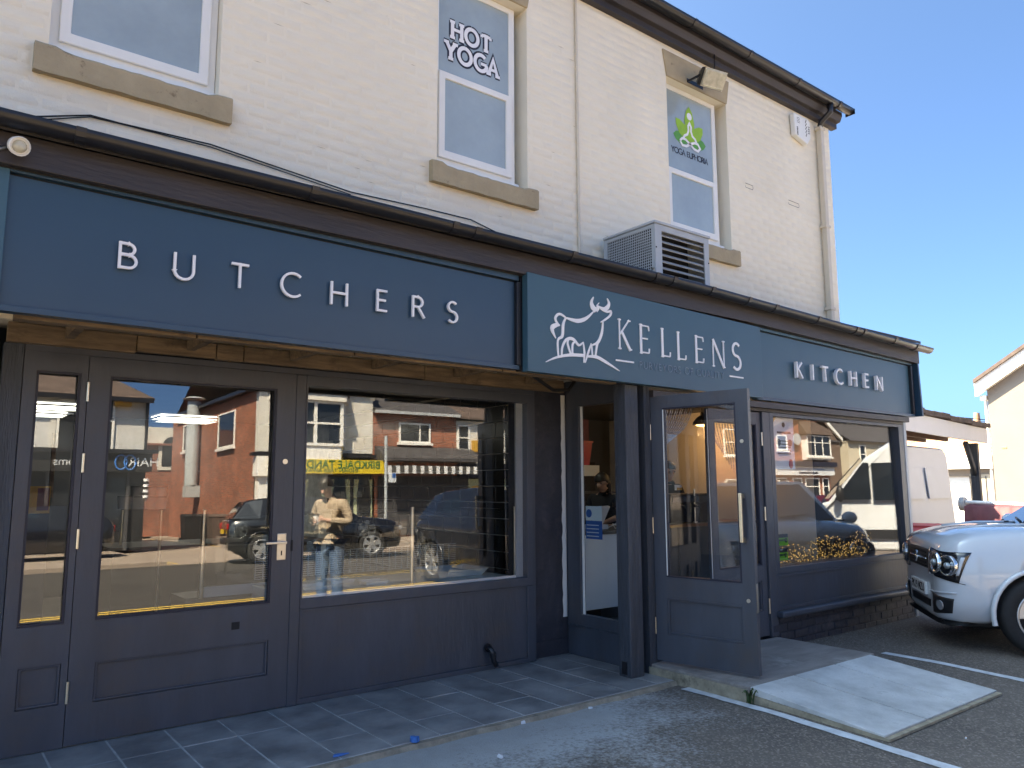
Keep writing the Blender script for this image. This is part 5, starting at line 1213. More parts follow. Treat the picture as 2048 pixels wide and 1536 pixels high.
for s in (1, -1):
    hb = patch([(s*.36, .635), (s*.74, .59), (s*.797, .855), (s*.41, .876)], 'headlight', 'lampblack', .007, curve=-.012)
    for k, (yy, zz, rr) in enumerate(((.50, .752, .096), (.662, .735, .090))):
        p, n_ = on_nose(s*yy, zz, .004); nrm = (n_+Vector((.5, 0, 0))).normalized(); upv = (Vector((0, 0, 1))-nrm*nrm.z).normalized(); sd_ = nrm.cross(upv); c = p
        cir = lambda h_, r_: [c+nrm*h_+(sd_*math.cos(q_)*1.05+upv*math.sin(q_))*r_ for q_ in [2*math.pi*i/24 for i in range(24)]]
        P(MB().loft([cir(-.02, rr), cir(.012, rr), cir(.016, rr*.94), cir(.004, rr*.8), cir(-.004, rr*.55), cir(-.006, rr*.3)], cap=False), 'reflector', 'chrome', hb)
        P(MB().ball(c+nrm*.004, rr*.33, 12, 8), 'bulb', 'lens', hb)
        P(MB().loft([cir(.017, rr*.95), cir(.026, rr*.7), cir(.03, rr*.35), cir(.031, .002)], cap=False), 'lens_cover', 'glassC', hb)
    patch([(s*.725, .655), (s*.742, .655), (s*.772, .81), (s*.750, .81)], 'running_light', 'print', .011, 3, 5, .006, hb)
    fg = patch([(s*.42, .30), (s*.66, .33), (s*.70, .455), (s*.44, .47)], 'fog_recess', 'trim', .004)
    p, n_ = on_nose(s*.56, .39, .008); P(MB().cyl(p, p+n_*.012, .042, n=18), 'fog_lamp', 'lens', fg)
    patch([(s*.34, .475), (s*.72, .50), (s*.72, .512), (s*.34, .487)], 'bumper_crease', 'carwhite', .009, 10, 2, .012)
    patch([(s*.70, .60), (s*.775, .58), (s*.775, .585), (s*.70, .605)], 'panel_gap', 'black', .002, 6, 1, .004)
patch([(-.34, .335), (.34, .335), (.36, .40), (-.36, .40)], 'lower_vent', 'trim', .004)
patch([(-.70, .225), (.70, .225), (.70, .262), (-.70, .262)], 'chin', 'trim', .006, 18, 2)
npx = on_nose(0, .49)[0].x+.012
pl8 = P(MB().box(npx-.02, npx+.008, -.26, .26, .43, .54), 'number_plate', 'plateW')
tm = text_mesh('PK19 MZU', .105, .001, .0015, sx=.98); tm.materials.append(M['black'])
to = bpy.data.objects.new('plate_text', tm); col.objects.link(to); to.parent = pl8; to.location = (npx+.0085, 0, .485); to.rotation_euler = (R(90), 0, R(90))
P(MB().prism([(-.045, .775), (.01, .815), (.045, .80), (.0, .765), (.04, .745), (-.01, .705), (-.045, .72), (.0, .752)], 'x', 1.895, 1.912), 'badge', 'chrome')
for s in (1, -1):
    P(MB().box(.72, 1.1, s*.842, s*.848, .90, .935), 'wing_vent', 'trim')
    P(MB().tube([(.95, s*.3, 1.075), (1.3, s*.3, 1.07), (1.6, s*.27, 1.035)], .012, 6), 'bonnet_crease', 'carwhite')
    P(MB().cyl((1.05, s*.2, 1.075), (1.05, s*.2, 1.09), .02), 'washer_jet', 'trim')
    P(MB().tube([(.98, s*.05, 1.09), (.9, s*.4, 1.11)], .012, 6), 'wiper', 'trim')
    P(MB().box(-.9, -.78, s*.84, s*.862, .84, .87), 'door_handle', 'carwhite'); P(MB().box(.0, .12, s*.84, s*.862, .84, .87), 'door_handle', 'carwhite')
P(MB().box(1.0, 1.06, -.66, .66, 1.03, 1.06), 'scuttle', 'trim')
P(MB().box(1.25, 1.7, -.55, .55, .19, .25), 'undertray', 'trim', bevel=.02)

# ---- generic saloons and hatchbacks
hatch = dict(tub=[(-1.95,.60,.42,.80,.02),(-1.85,.77,.30,.98,.02),(-1.4,.86,.22,1.0,.02),(-.3,.88,.20,.98,.02),(.8,.875,.21,.96,.03),(1.4,.84,.22,.90,.04),(1.9,.74,.24,.80,.05),(2.08,.62,.28,.68,.03),(2.13,.5,.34,.56,.0)],
  house=[(1.05,.76,.96,.25,.56,1.42),(.7,.80,.95,.2,.565,1.43),(-.35,.81,.95,-.4,.57,1.47),(-1.3,.80,.96,-1.2,.56,1.43),(-1.85,.72,.98,-1.5,.52,1.36)],
  wr=.33, axles=(1.32, -1.28), track=.77, half=lambda x: .87, mirror=(.75, .98, 1.02))
suv = dict(tub=[(-2.25,.65,.48,.95,.02),(-2.15,.84,.34,1.10,.02),(-1.5,.93,.26,1.14,.02),(0,.945,.25,1.12,.02),(.95,.94,.25,1.10,.04),(1.6,.91,.25,1.04,.06),(2.1,.82,.26,.96,.06),(2.28,.70,.30,.86,.04),(2.34,.55,.36,.70,.0)],
  house=[(1.1,.82,1.10,.3,.62,1.62),(.72,.86,1.09,.25,.63,1.63),(-.4,.87,1.10,-.45,.635,1.68),(-1.5,.86,1.12,-1.4,.62,1.64),(-2.15,.78,1.14,-1.8,.58,1.58)],
  wr=.37, axles=(1.42, -1.42), track=.82, half=lambda x: .94, mirror=(.8, 1.06, 1.17))
def lamps(P, S, xf_, xr_, w_, z, plateF=None, plateR=None, badge=None):
    for s in (1, -1):
        P(MB().box(xf_-.25, xf_-.02, s*(w_-.28), s*w_, z-.06, z+.06), 'headlight', 'lens', bevel=.03, segs=3); P(MB().box(xr_, xr_+.2, s*(w_-.22), s*(w_+.02), z+.08, z+.24), 'tail_light', 'redlens', bevel=.03, segs=3)
    P(MB().box(xf_-.1, xf_+.015, -.38, .38, z-.16, z+.03), 'grille', 'trim', bevel=.03); P(MB().box(xf_-.2, xf_+.02, -.5, .5, z-.36, z-.2), 'lower_grille', 'trim', bevel=.02)
    P(MB().box(xf_+.012, xf_+.028, -.26, .26, z-.2, z-.09), 'number_plate', 'plateW'); P(MB().box(xr_-.025, xr_-.005, -.26, .26, z-.02, z+.09), 'number_plate', 'plateY')
    P(MB().cyl((xf_+.01, 0, z+.0), (xf_+.028, 0, z+.0), .07), 'badge', 'chrome')
t, P = car('parked_car', 'dark blue sport utility car parked facing the butcher window', (8.5, -.9, -.15), R(90), suv, 'cardark'); lamps(P, suv, 2.36, -2.27, .72, .78)
t, P = car('parked_car', 'black hatchback with multi spoke alloy wheels outside the barber shop', (2.6, -14.9, -.05), R(180), hatch, 'carblack', spokes=15, style='thin'); lamps(P, hatch, 2.14, -1.97, .62, .66)
t, P = car('parked_car', 'dark car with yellow rear plate parked at the takeaway kerb', (8.6, -10.1, -.15), R(-170+180), suv, 'carblack'); lamps(P, suv, 2.36, -2.27, .72, .78)
t, P = car('parked_car', 'deep red hatchback parked in front of the shuttered shop', (14.6, -10.0, -.15), R(0), hatch, 'carred'); lamps(P, hatch, 2.14, -1.97, .62, .66)
t, P = car('parked_car', 'maroon black hatchback parked by the red gabled shop', (29.5, -9.6, -.15), R(180), hatch, 'carred'); lamps(P, hatch, 2.14, -1.97, .62, .66)
# ---- vans
def van(label, loc, heading, paint='carwhite', driver=False):
    t = thing('parked_van', label, 'van', loc, heading)
    def P(mb, nm, m, par=None, **k): return mb.build(nm, m, par or t, local=True, **k)
    prof = [(-2.6, .35), (2.35, .30), (2.52, .45), (2.55, .85), (2.35, 1.08), (1.75, 1.28), (1.0, 2.12), (.55, 2.42), (-.3, 2.50), (-2.45, 2.46), (-2.6, 2.3)]
    rings = []
    for yy, k, zk in ((-.98, 1.0, 0), (-.94, 1.0, 0), (0, 1.0, .02), (.94, 1.0, 0), (.98, 1.0, 0)): pass
    vs = []; n = len(prof)
    cols_ = [(-1, -.03), (-.6, 0.), (.6, 0.), (1, -.03)]
    for s, dz in cols_:
        for x, z in prof:
            wv = .98-.13*max(0, z-1.05)/1.4; wv *= (1 if x < 2.3 else .94); vs.append((x+(dz if x > 1.5 else 0), s*wv, z+(dz if z > 2.2 else 0)))
    fs = []
    for c in range(3): fs += [(c*n+i, c*n+(i+1) % n, (c+1)*n+(i+1) % n, (c+1)*n+i) for i in range(n)]
    fs += [tuple(range(n-1, -1, -1)), tuple(3*n+i for i in range(n))]
    P(MB().add(vs, fs), 'body', paint, bevel=.06, segs=3, weld=True)
    def sidep(poly, nm, m, s, off=.012):
        pts = [(x, s*(.98-.13*max(0, z-1.05)/1.4+off), z) for x, z in poly]; bk = [(x, y-s*.02, z) for x, y, z in pts]; k = len(pts)
        fsx = [tuple(range(k)), tuple(range(2*k-1, k-1, -1))]+[(i, k+i, k+(i+1) % k, (i+1) % k) for i in range(k)]
        P(MB().add(pts+bk, fsx), nm, m, weld=True)
    for s in (1, -1):
        sidep([(1.62, 1.30), (.95, 1.30), (.95, 2.0), (1.05, 2.02)], 'side_window', 'carglass', s); sidep([(.9, 1.28), (.2, 1.28), (.2, 2.0), (.9, 2.0)], 'side_window', 'carglass', s)
        for a, b in ((-.15, -1.2), (-1.35, -2.4)):
            sidep([(a, 1.30), (b, 1.30), (b, 1.98), (a, 1.98)], 'side_panel', paint, s, .01)
        sidep([(2.3, .55), (-2.55, .55), (-2.55, .72), (2.3, .72)], 'rubbing_strip', 'trim', s, .008)
        P(MB().ball((1.5, s*1.12, 1.42), .15, 12, 8, (.5, .6, 1.1)), 'wing_mirror', 'trim'); P(MB().box(2.3, 2.5, s*.62, s*.92, .82, 1.05), 'headlight', 'lens', bevel=.03); P(MB().box(2.2, 2.35, s*.93, s*.97, .85, .98), 'indicator', 'amber')
        for xx in (1.75, -1.6):
            wheel(t, xx, s*.86, .34, .2, 5, s); MB().cyl((xx, s*.90, .34), (xx, s*.992, .34), .42, n=28).build('wheel_well', 'black', t, local=True)
    a = [(1.80, -.84, 1.32), (1.80, .84, 1.32), (1.08, .74, 2.10), (1.08, -.74, 2.10)]; nrm = Vector((.75, 0, .66)); a = [Vector(p)+nrm*.03 for p in a]
    P(MB().add(a+[p-nrm*.02 for p in a], [(0, 1, 2, 3), (7, 6, 5, 4), (0, 4, 5, 1), (1, 5, 6, 2), (2, 6, 7, 3), (3, 7, 4, 0)]), 'windscreen', 'carglass')
    P(MB().box(2.4, 2.6, -.9, .9, .35, .62), 'bumper', 'trim', bevel=.04); P(MB().box(2.5, 2.58, -.5, .5, .68, .86), 'grille', 'trim', bevel=.02)
    if driver: sidep([(.75, 1.29), (.4, 1.29), (.42, 1.65), (.7, 1.65)], 'red_seat', 'red', 1, .016)
    return t
van('white high roof van standing in the sun at the end of the car park', (16.0, 1.1, -.1), R(-117), driver=True)
v2 = van('white high roof van parked behind the red bin', (14.4, 7.75, -.03), R(180)); v2.scale = (.88, .88, .88)
# ---- bins
rb = thing('red_bin', 'red plastic waste skip with ribbed lid behind the pale car', 'bin', (11.9, 4.9, -.03))
rx, ry, rz_ = 11.7, 4.9, -.03
T = Matrix.Translation((rx, ry, rz_)) @ Matrix.Rotation(R(8), 4, 'Z')
part(MB().loft([[(-.45*a, -.55*b, z), (.45*a, -.55*b, z), (.45*a, .75*b, z), (-.45*a, .75*b, z)] for a, b, z in ((.8, .8, .1), (1, 1, .68), (1.06, 1.05, .70), (1.06, 1.05, .735))], smooth=False).xf(T), 'tub', 'red', rb)
part(MB().loft([[(-.5*a, -.62*b, z), (.5*a, -.62*b, z), (.5*a, .8*b, z), (-.5*a, .8*b, z)] for a, b, z in ((1, 1, .74), (1.0, 1.0, .775), (.85, .88, .82), (.84, .87, .845))], smooth=False).xf(T), 'lid', 'red', rb)
for k in range(4): part(MB().cyl((rx+(-.3 if k < 2 else .3), ry+(-.4 if k % 2 else .5), -.02), (rx+(-.26 if k < 2 else .34), ry+(-.4 if k % 2 else .5), -.02), .08), 'castor', 'rubber', rb)
bb = thing('blue_bin', 'blue wheeled trade bin half covered by a maroon tarpaulin', 'bin', (0, 0, 0))
part(MB().loft([[(14.3-.6*a, 5.2-.9*a, z), (14.3+.6*a, 5.2-.9*a, z), (14.3+.6*a, 5.2+.6*a, z), (14.3-.6*a, 5.2+.6*a, z)] for a, z in ((.85, .1), (1, 1.0), (1.05, 1.02), (1.05, 1.1), (.95, 1.2))], smooth=False), 'body', 'blue', bb)
vs = []; n = 30
for i in range(n+1):
    t_ = i/n; y = 6.0-1.8*t_; z = 1.26-.03*t_; dr = .30-.05*t_+.05*math.sin(i*1.1); x = 13.66+.02*math.sin(i*2.1)
    vs += [(14.2, y, z+.03), (x+.1, y, z), (x-.03, y, z-.03), (x-.06, y, z-dr)]
part(MB().add(vs, [(4*i+k, 4*i+4+k, 4*i+5+k, 4*i+1+k) for i in range(n) for k in range(3)], True), 'tarpaulin', 'maroon', bb)
part(MB().cyl((13.85, 6.05, 1.30), (13.85, 4.2, 1.24), .035), 'roller_tube', 'upvc', bb); part(MB().loft([[(13.85+r_*math.cos(a), 6.06+dy, 1.27+r_*math.sin(a)) for a in [math.pi*i/10 for i in range(21)]] for r_, dy in ((.12, 0), (.12, .08))]), 'roller_end', 'acgrey', bb)
for k in range(4): part(MB().cyl((14.3+(-.4 if k < 2 else .4), 5.2+(-.6 if k % 2 else .35), .03), (14.36+(-.4 if k < 2 else .4), 5.2+(-.6 if k % 2 else .35), .03), .09), 'castor', 'rubber', bb)
bb.location = (.72, -.2, -.22)
# ================================================================== the other side of the street (seen in the shop glass)
YO = -18.0
def VX(x, y, xc):
    d = ray(x, y-41); t = xc/d.x; return (2*YM-t*d.y, CAM.z+t*d.z)
def wn_(par, x0, x1, z0, z1, y=YO, m='upvc', bars=(), mull=(), fw=.07, sill=True, pane_m='winglass'):
    """window facing +y"""
    w_ = MB().ring(x0, x1, z0, z1, fw, fw, fw, fw, y+.002, y+.07).build('window', m, par)
    MB().box(x0+fw, x1-fw, y+.004, y+.02, z0+fw, z1-fw).build('pane', pane_m, w_)
    for f in bars: MB().box(x0+fw, x1-fw, y+.021, y+.06, z0+(z1-z0)*f-.025, z0+(z1-z0)*f+.025).build('glazing_bar', m, w_)
    for f in mull: MB().box(x0+(x1-x0)*f-.025, x0+(x1-x0)*f+.025, y+.021, y+.058, z0+fw, z1-fw).build('mullion', m, w_)
    if sill: MB().box(x0-.08, x1+.08, y+.002, y+.14, z0-.1, z0-.002).build('sill', m, w_)
    return w_
def wnx(par, x, y0, y1, z0, z1, m='upvc', arch=False):
    """window in a wall that faces -x"""
    w_ = MB().ring(y0, y1, z0, z1, .07, .07, .07, .07, x-.05, x-.002, ax='x').build('window', m, par); MB().box(x-.02, x-.004, y0+.07, y1-.07, z0+.07, z1-.07).build('pane', 'winglass', w_)
    MB().box(x-.12, x-.002, y0-.06, y1+.06, z0-.1, z0-.002).build('sill', m, w_); return w_
def gable_roof(par, x0, x1, y0, y1, ze, zr, m, ov=.2, hip=0., th=.08):
    ym = (y0+y1)/2; a, b = x0-ov*.3, x1+ov*.3
    vs = [(a, y1+ov, ze-.05), (b, y1+ov, ze-.05), (b-hip, ym, zr), (a, ym, zr), (a, y0-ov, ze-.05), (b, y0-ov, ze-.05)]
    vs2 = [(x, y, z+th) for x, y, z in vs]
    fs = [(0, 1, 2, 3), (3, 2, 5, 4)]+([(1, 5, 2)] if hip else [])
    mb = MB().add(vs2, fs); mb.add(vs, [tuple(reversed(f)) for f in fs]); mb.add(vs+vs2, [(0, 6, 7, 1), (4, 5, 11, 10), (1, 7, 11, 5), (0, 4, 10, 6)])
    return mb.build('roof', m, par)
# barber shop
xr, ze = V(303, 806)
bb_ = thing('barber_shop', 'pebbledashed barber shop with hipped brown roof and black shopfront', 'building', (xr-4, YO, -.05))
part(B(-9, xr, YO-8, YO, 3.15, ze), 'upper_wall', 'pebble', bb_); part(B(-9, xr-.002, YO-8, YO-.05, -.05, 3.148), 'ground_wall', 'black', bb_)
gable_roof(bb_, -9, xr, YO-8, YO, ze+.02, ze+2.4, 'brownroof', .3, hip=3.2)
part(B(-9, xr+.05, YO+.3, YO+.42, ze-.12, ze+.02), 'gutter', 'blackpl', bb_)
part(MB().cyl((xr-.08, YO+.1, 3.2), (xr-.08, YO+.1, ze), .05), 'downpipe', 'blackpl', bb_)
a, c = V(120, 800), V(162, 905); wn_(bb_, a[0], c[0], c[1], a[1], bars=(.72,)); part(MB().ring(a[0]-.18, c[0]+.18, c[1]-.18, a[1]+.18, .16, .16, .16, .16, YO+.001, YO+.04), 'window_surround', 'white_render', bb_)
a, c = V(212, 790), V(220, 870)
wn_(bb_, a[0]-.7, a[0]+.35, V(0, 905)[1], V(0, 805)[1] if False else V(215, 800)[1], bars=(.6,))
part(B(a[0]+.3, a[0]+.8, YO+.002, YO+.25, V(215, 815)[1], V(215, 802)[1]), 'alarm_box', 'boxyellow', bb_)
z0, z1 = 2.5, 3.1; part(B(-9, xr+.1, YO-.049, YO+.35, z0, z1), 'fascia', 'black', bb_); part(B(-9, xr+.25, YO+.2, YO+.5, z1, z1+.12), 'cornice', 'blackpl', bb_)
text('lettering', 'HAIR', .42, ((V(285, 930)[0]), YO+.36, 2.8), 'print', bb_, rz=math.pi, ext=.01)
text('lettering', 'rooms', .36, ((V(140, 930)[0]), YO+.36, 2.8), 'print', bb_, rz=math.pi, ext=.01)
for px_ in (240, 258):
    x = V(px_, 930)[0]; part(MB().tube([(x+.17*math.cos(a_), YO+.37, 2.8+.24*math.sin(a_)) for a_ in [2*math.pi*i/16 for i in range(17)]], .03, 5), 'ring_emblem', 'bluelit', bb_)
for k in range(7):
    x = xr-.5-k*1.15; part(B(x-.09, x, YO-.048, YO+.1, -.05, 2.498), 'pilaster', 'indark', bb_); part(B(x-1.05, x-.1, YO-.047, YO-.03, .6, 2.3), 'shop_window', 'winglass', bb_)
bp = thing('barber_pole', 'black and white striped barber pole on the corner of the barber shop', 'pole', (xr, YO+.3, 1.7)); 
for k in range(8): part(MB().cyl((xr-.05, YO+.3, 1.55+k*.09), (xr-.05, YO+.3, 1.64+k*.09), .085), 'stripe', 'white' if k % 2 else 'black', bp)
# side street brick buildings
xt = V(520, 850)[0]
M['redtile'] = mat('red_roof_tile', (.16, .055, .035), .8, .3, 5, .6, 9)
bk = thing('rear_brick_house', 'red brick house with arched window at the end of the side street', 'building', (8, -31, -.05))
rz0, rz1 = V(350, 893, -31)[1], V(350, 848, -31)[1]; part(B(xr-3.5, xt+.5, -38, -31, -.05, rz0), 'wall', 'red_brick', bk); gable_roof(bk, xr-3.5, xt+.5, -38, -31, rz0, rz1, 'redtile', .2)
ax_ = V(348, 900, -31)[0]; zz0, zz1 = V(348, 935, -31)[1], V(348, 880, -31)[1]
arch = [(ax_-.5, zz0), (ax_+.5, zz0), (ax_+.5, zz1-.4)]+[(ax_+.5*math.cos(R(t_)), zz1-.4+.5*math.sin(R(t_))) for t_ in range(15, 180, 15)]+[(ax_-.5, zz1-.4)]
aw = MB().prism([(ax_+(x-ax_)*1.35, zz0-.2+(z-zz0)*1.18) for x, z in arch], 'y', -30.99, -30.95).build('arched_window', 'white_render', bk); MB().prism(arch, 'y', -30.949, -30.93).build('pane', 'winglass', aw)
part(B(ax_-1.3, ax_+1.3, -30.99, -30.97, zz1-.35, zz1+.55), 'render_band', 'white_render', bk)
# takeaway
xe = V(748, 850)[0]; zt = V(525, 778)[1]; zt = min(max(zt, 5.2), 6.2)
tk = thing('takeaway_building', 'white rendered takeaway with brick side wall, bay window and yellow sign', 'building', (xt+3, YO, -.05))
part(B(xt, xe, YO-.3, YO, 3.3, zt), 'front_wall', 'white_render', tk); part(B(xt, xe, YO-.3, YO-.05, -.05, 3.298), 'ground_wall', 'indark', tk)
part(B(xt, xt+.3, -30, YO-.301, -.05, zt), 'side_wall', 'red_brick2', tk); part(B(xe-.3, xe, -30, YO-.301, -.05, zt), 'party_wall', 'red_brick', tk)
gable_roof(tk, xt, xe, -29, YO, zt, zt+3.0, 'slate', .2)
part(MB().prism([(YO, zt-.3), (YO+.35, zt), (YO+.35, zt+.14), (YO-5.5, zt+3.2), (YO-5.5, zt+2.9)], 'x', xe-.15, xe+.06), 'verge_board', 'upvc', tk)
part(MB().prism([(xe-2.6, zt-.001), (xe, zt-.001), (xe, zt+.0), (xe-.0, zt+.9), (xe-1.2, zt+2.0)], 'y', YO-.2, YO-.01), 'gable', 'white_render', tk)
part(B(xt-.25, xt, -29, YO+.15, zt-.14, zt+.0), 'side_gutter', 'blackpl', tk)
b0, b1 = V(566, 850)[0], V(672, 850)[0]; bz0, bz1 = V(640, 903)[1], V(640, 815)[1]; by = YO+.62
bay = MB().prism([(b0-.35, YO+.001), (b0, by), (b1, by), (b1+.38, YO+.001)], 'z', bz0-.75, bz0).build('bay_window', 'upvc', tk)
def plan_wall(x0, y0, x1, y1, z0, z1, nm, m, par, th=.04, inset=0.):
    d = Vector((x1-x0, y1-y0, 0)).normalized(); n_ = Vector((-d.y, d.x, 0))*th; a = Vector((x0, y0, 0))+d*inset; b = Vector((x1, y1, 0))-d*inset
    return MB().add([(a.x, a.y, z0), (b.x, b.y, z0), (b.x+n_.x, b.y+n_.y, z0), (a.x+n_.x, a.y+n_.y, z0), (a.x, a.y, z1), (b.x, b.y, z1), (b.x+n_.x, b.y+n_.y, z1), (a.x+n_.x, a.y+n_.y, z1)], [(3, 2, 1, 0), (4, 5, 6, 7), (0, 1, 5, 4), (1, 2, 6, 5), (2, 3, 7, 6), (3, 0, 4, 7)]).build(nm, m, par)
for (x0, y0, x1, y1) in ((b0-.35, YO+.01, b0, by), (b0, by, b1, by), (b1, by, b1+.38, YO+.01)):
    plan_wall(x0, y0-.05, x1, y1-.05, bz0, bz1, 'pane', 'winglass', bay, .02)
    for za, zb in ((bz0, bz0+.1), ((bz0+bz1)/2-.04, (bz0+bz1)/2+.04), (bz1-.1, bz1)): plan_wall(x0, y0, x1, y1, za, zb, 'rail', 'upvc', bay, .06)
for x, y in ((b0-.35, YO+.03), (b0, by), (b1, by), (b1+.38, YO+.03), ((b0+b1)/2, by)): part(B(x-.055, x+.055, y-.05, y+.062, bz0+.001, bz1-.001), 'bay_post', 'upvc', tk)
part(MB().loft([[(b0-.55, YO+.002, bz1), (b0-.12, by+.2, bz1), (b1+.12, by+.2, bz1), (b1+.6, YO+.002, bz1)], [(b0-.5, YO+.002, bz1+.28), (b0-.1, by+.16, bz1+.28), (b1+.1, by+.16, bz1+.28), (b1+.55, YO+.002, bz1+.28)]], smooth=False), 'bay_cornice', 'white_render', tk)
part(MB().loft([[(b0-.6, YO+.002, bz1+.281), (b0-.15, by+.25, bz1+.281), (b1+.15, by+.25, bz1+.281), (b1+.65, YO+.002, bz1+.281)], [(b0+.3, YO+.002, bz1+.95), (b0+.5, YO+.05, bz1+.95), (b1-.5, YO+.05, bz1+.95), (b1-.3, YO+.002, bz1+.95)]], smooth=False), 'bay_roof', 'brownroof', tk)
sx0, sx1 = V(535, 940)[0], V(757, 940)[0]; sz0, sz1 = V(680, 957.5)[1], V(680, 931)[1]
M['signyellow'] = mat('yellow_sign', (.62, .46, .03), .5, .04, 3); M['signgreen'] = mat('green_letter', (.01, .12, .05), .5, .05, 4)
sg = thing('takeaway_sign', 'yellow takeaway fascia sign with green words BIRKDALE TANDOORI', 'sign', ((sx0+sx1)/2, YO+.3, sz0))
part(B(sx0, sx1, YO+.002, YO+.66, sz0, sz1), 'board', 'signyellow', sg)
text('lettering', 'BIRKDALE TANDOORI', .43, ((sx0+sx1)/2, YO+.663, sz0+(sz1-sz0)*.62), 'signgreen', sg, rz=math.pi, ext=.008, sx=(sx1-sx0)*.9/4.35, offset=.004)
text('lettering', 'INDIAN TAKE AWAY', .2, ((sx0+sx1)/2, YO+.663, sz0+(sz1-sz0)*.2), 'signgreen', sg, rz=math.pi, ext=.008, sx=1.15)
part(B(xt-.15, sx0-.01, YO-.049, YO+.42, sz0-.1, sz1+.1), 'corner_corbel', 'upvc', tk); part(B(xt-.05, sx0-.02, YO-.049, YO+.25, -.05, sz0-.101), 'corner_pilaster', 'upvc', tk)
part(B(xt-.3, xe, YO+.001, YO+.3, sz1+.12, sz1+.24), 'shop_cornice', 'blackpl', tk)
M['palegreen'] = mat('pale_green_curtain', (.42, .46, .3), .8, .1, 5)
for k in range(5):
    x = sx0+.35+k*1.05; part(B(x, x+.95, YO-.049, YO-.03, .55, sz0-.12), 'shop_window', 'winglass', tk); part(MB().prism([(x+.03, sz0-.2), (x+.25, sz0-.2), (x+.16, 1.5), (x+.18, .6), (x+.03, .6)], 'y', YO-.029, YO-.02), 'curtain', 'palegreen', tk)
    part(MB().prism([(x+.92, sz0-.2), (x+.7, sz0-.2), (x+.79, 1.5), (x+.77, .6), (x+.92, .6)], 'y', YO-.029, YO-.02), 'curtain', 'palegreen', tk)
part(B(sx0, xe, YO-.049, YO+.02, -.05, .5), 'shop_base', 'red_brick', tk)
for (pa, pb, pc, pd) in ((442, 472, 835, 898), (372, 382, 855, 905)):
    (y0, z1), (y1, z0) = VX(pa, pc, xt), VX(pb, pd, xt); ym = (y0+y1)/2; wnx(tk, xt, min(y0, y1), max(y0, y1), z0, z1)
fy, fz0 = VX(400, 975, xt); fz1 = VX(400, 812, xt)[1]
du = thing('extract_duct', 'galvanised kitchen extract duct rising up the brick side wall', 'duct', (xt-.35, fy, fz0))
M['galv'] = mat('galvanised_steel', (.42, .46, .48), .45, .15, 8, metal=.15)
part(MB().cyl((xt-.35, fy, fz0), (xt-.35, fy, fz1), .28, n=18), 'duct', 'galv', du); part(MB().cyl((xt-.35, fy, fz1+.12), (xt-.35, fy, fz1+.2), .5, .3, n=18), 'cowl', 'galv', du); part(MB().box(xt-.62, xt-.02, fy-.25, fy+.25, fz0-.5, fz0-.01), 'elbow_box', 'galv', du)
for k in range(3): part(B(xt-.1, xt-.003, fy-.04, fy+.04, fz0+.6+k*1.2, fz0+.66+k*1.2), 'bracket', 'galv', du)
for k, (px_, m, lab) in enumerate(((462, 'brownroof', 'brown wheelie bin against the takeaway side wall'), (430, 'black', 'black wheelie bin next to the brown one'), (405, 'black', 'black wheelie bin furthest down the side street'))):
    y = VX(px_, 1080, xt)[0]; y = max(min(y, -19), -27)
    wb = thing('wheelie_bin', lab, 'bin', (xt-.55, y, -.15)); part(MB().loft([[(xt-.55-.28*a, y-.35*a, z), (xt-.55+.28*a, y-.35*a, z), (xt-.55+.28*a, y+.35*a, z), (xt-.55-.28*a, y+.35*a, z)] for a, z in ((.8, -.12), (1, .9), (1.06, .92), (1.06, .96), (.9, 1.04))], smooth=False), 'body', m, wb)
    for s in (-1, 1): part(MB().cyl((xt-.55+s*.24, y-.3, -.05), (xt-.55+s*.3, y-.3, -.05), .1), 'wheel', 'rubber', wb)
# brick infill with pent roof and shutter
xi = V(915, 860)[0]; ze2 = V(830, 842)[1]
bi = thing('shuttered_shop', 'low red brick shop with black roller shutter, pent roof and striped valance', 'building', ((xe+xi)/2, YO, -.05))
part(B(xe+.002, xi, YO-8, YO-.02, -.05, ze2), 'wall', 'red_brick2', bi); gable_roof(bi, xe+.1, xi, YO-8, YO-.02, ze2+.05, ze2+2.3, 'slate', .3)
part(B(xe, xi, YO+.2, YO+.34, ze2-.02, ze2+.1), 'gutter', 'acgrey', bi)
a, c = V(800, 856), V(862, 899); wn_(bi, a[0], c[0], c[1], a[1], YO-.02, mull=(.66,))
pz0, pz1 = V(850, 931)[1], V(850, 906)[1]; px0, px1 = xe+.1, V(942, 920)[0]
part(MB().prism([(YO-.018, pz1), (YO+1.0, pz0), (YO+1.0, pz0-.12), (YO-.018, pz0-.12)], 'x', px0, px1), 'pent_roof', 'slate', bi)
vz0, vz1 = V(850, 961)[1], V(850, 946)[1]
for k in range(24):
    x = px0+.1+k*(px1-px0-.2)/24; part(B(x, x+(px1-px0-.2)/24-.03, YO+.9, YO+.95, vz0, vz1), 'valance_strip', 'ingrey' if k % 2 else 'inwhite', bi)
for k in range(26): part(B(px0+.15, px1-.15, YO-.018, YO+.03-(k % 2)*.012, .02+k*.092, .108+k*.092), 'shutter_slat', 'indark', bi)
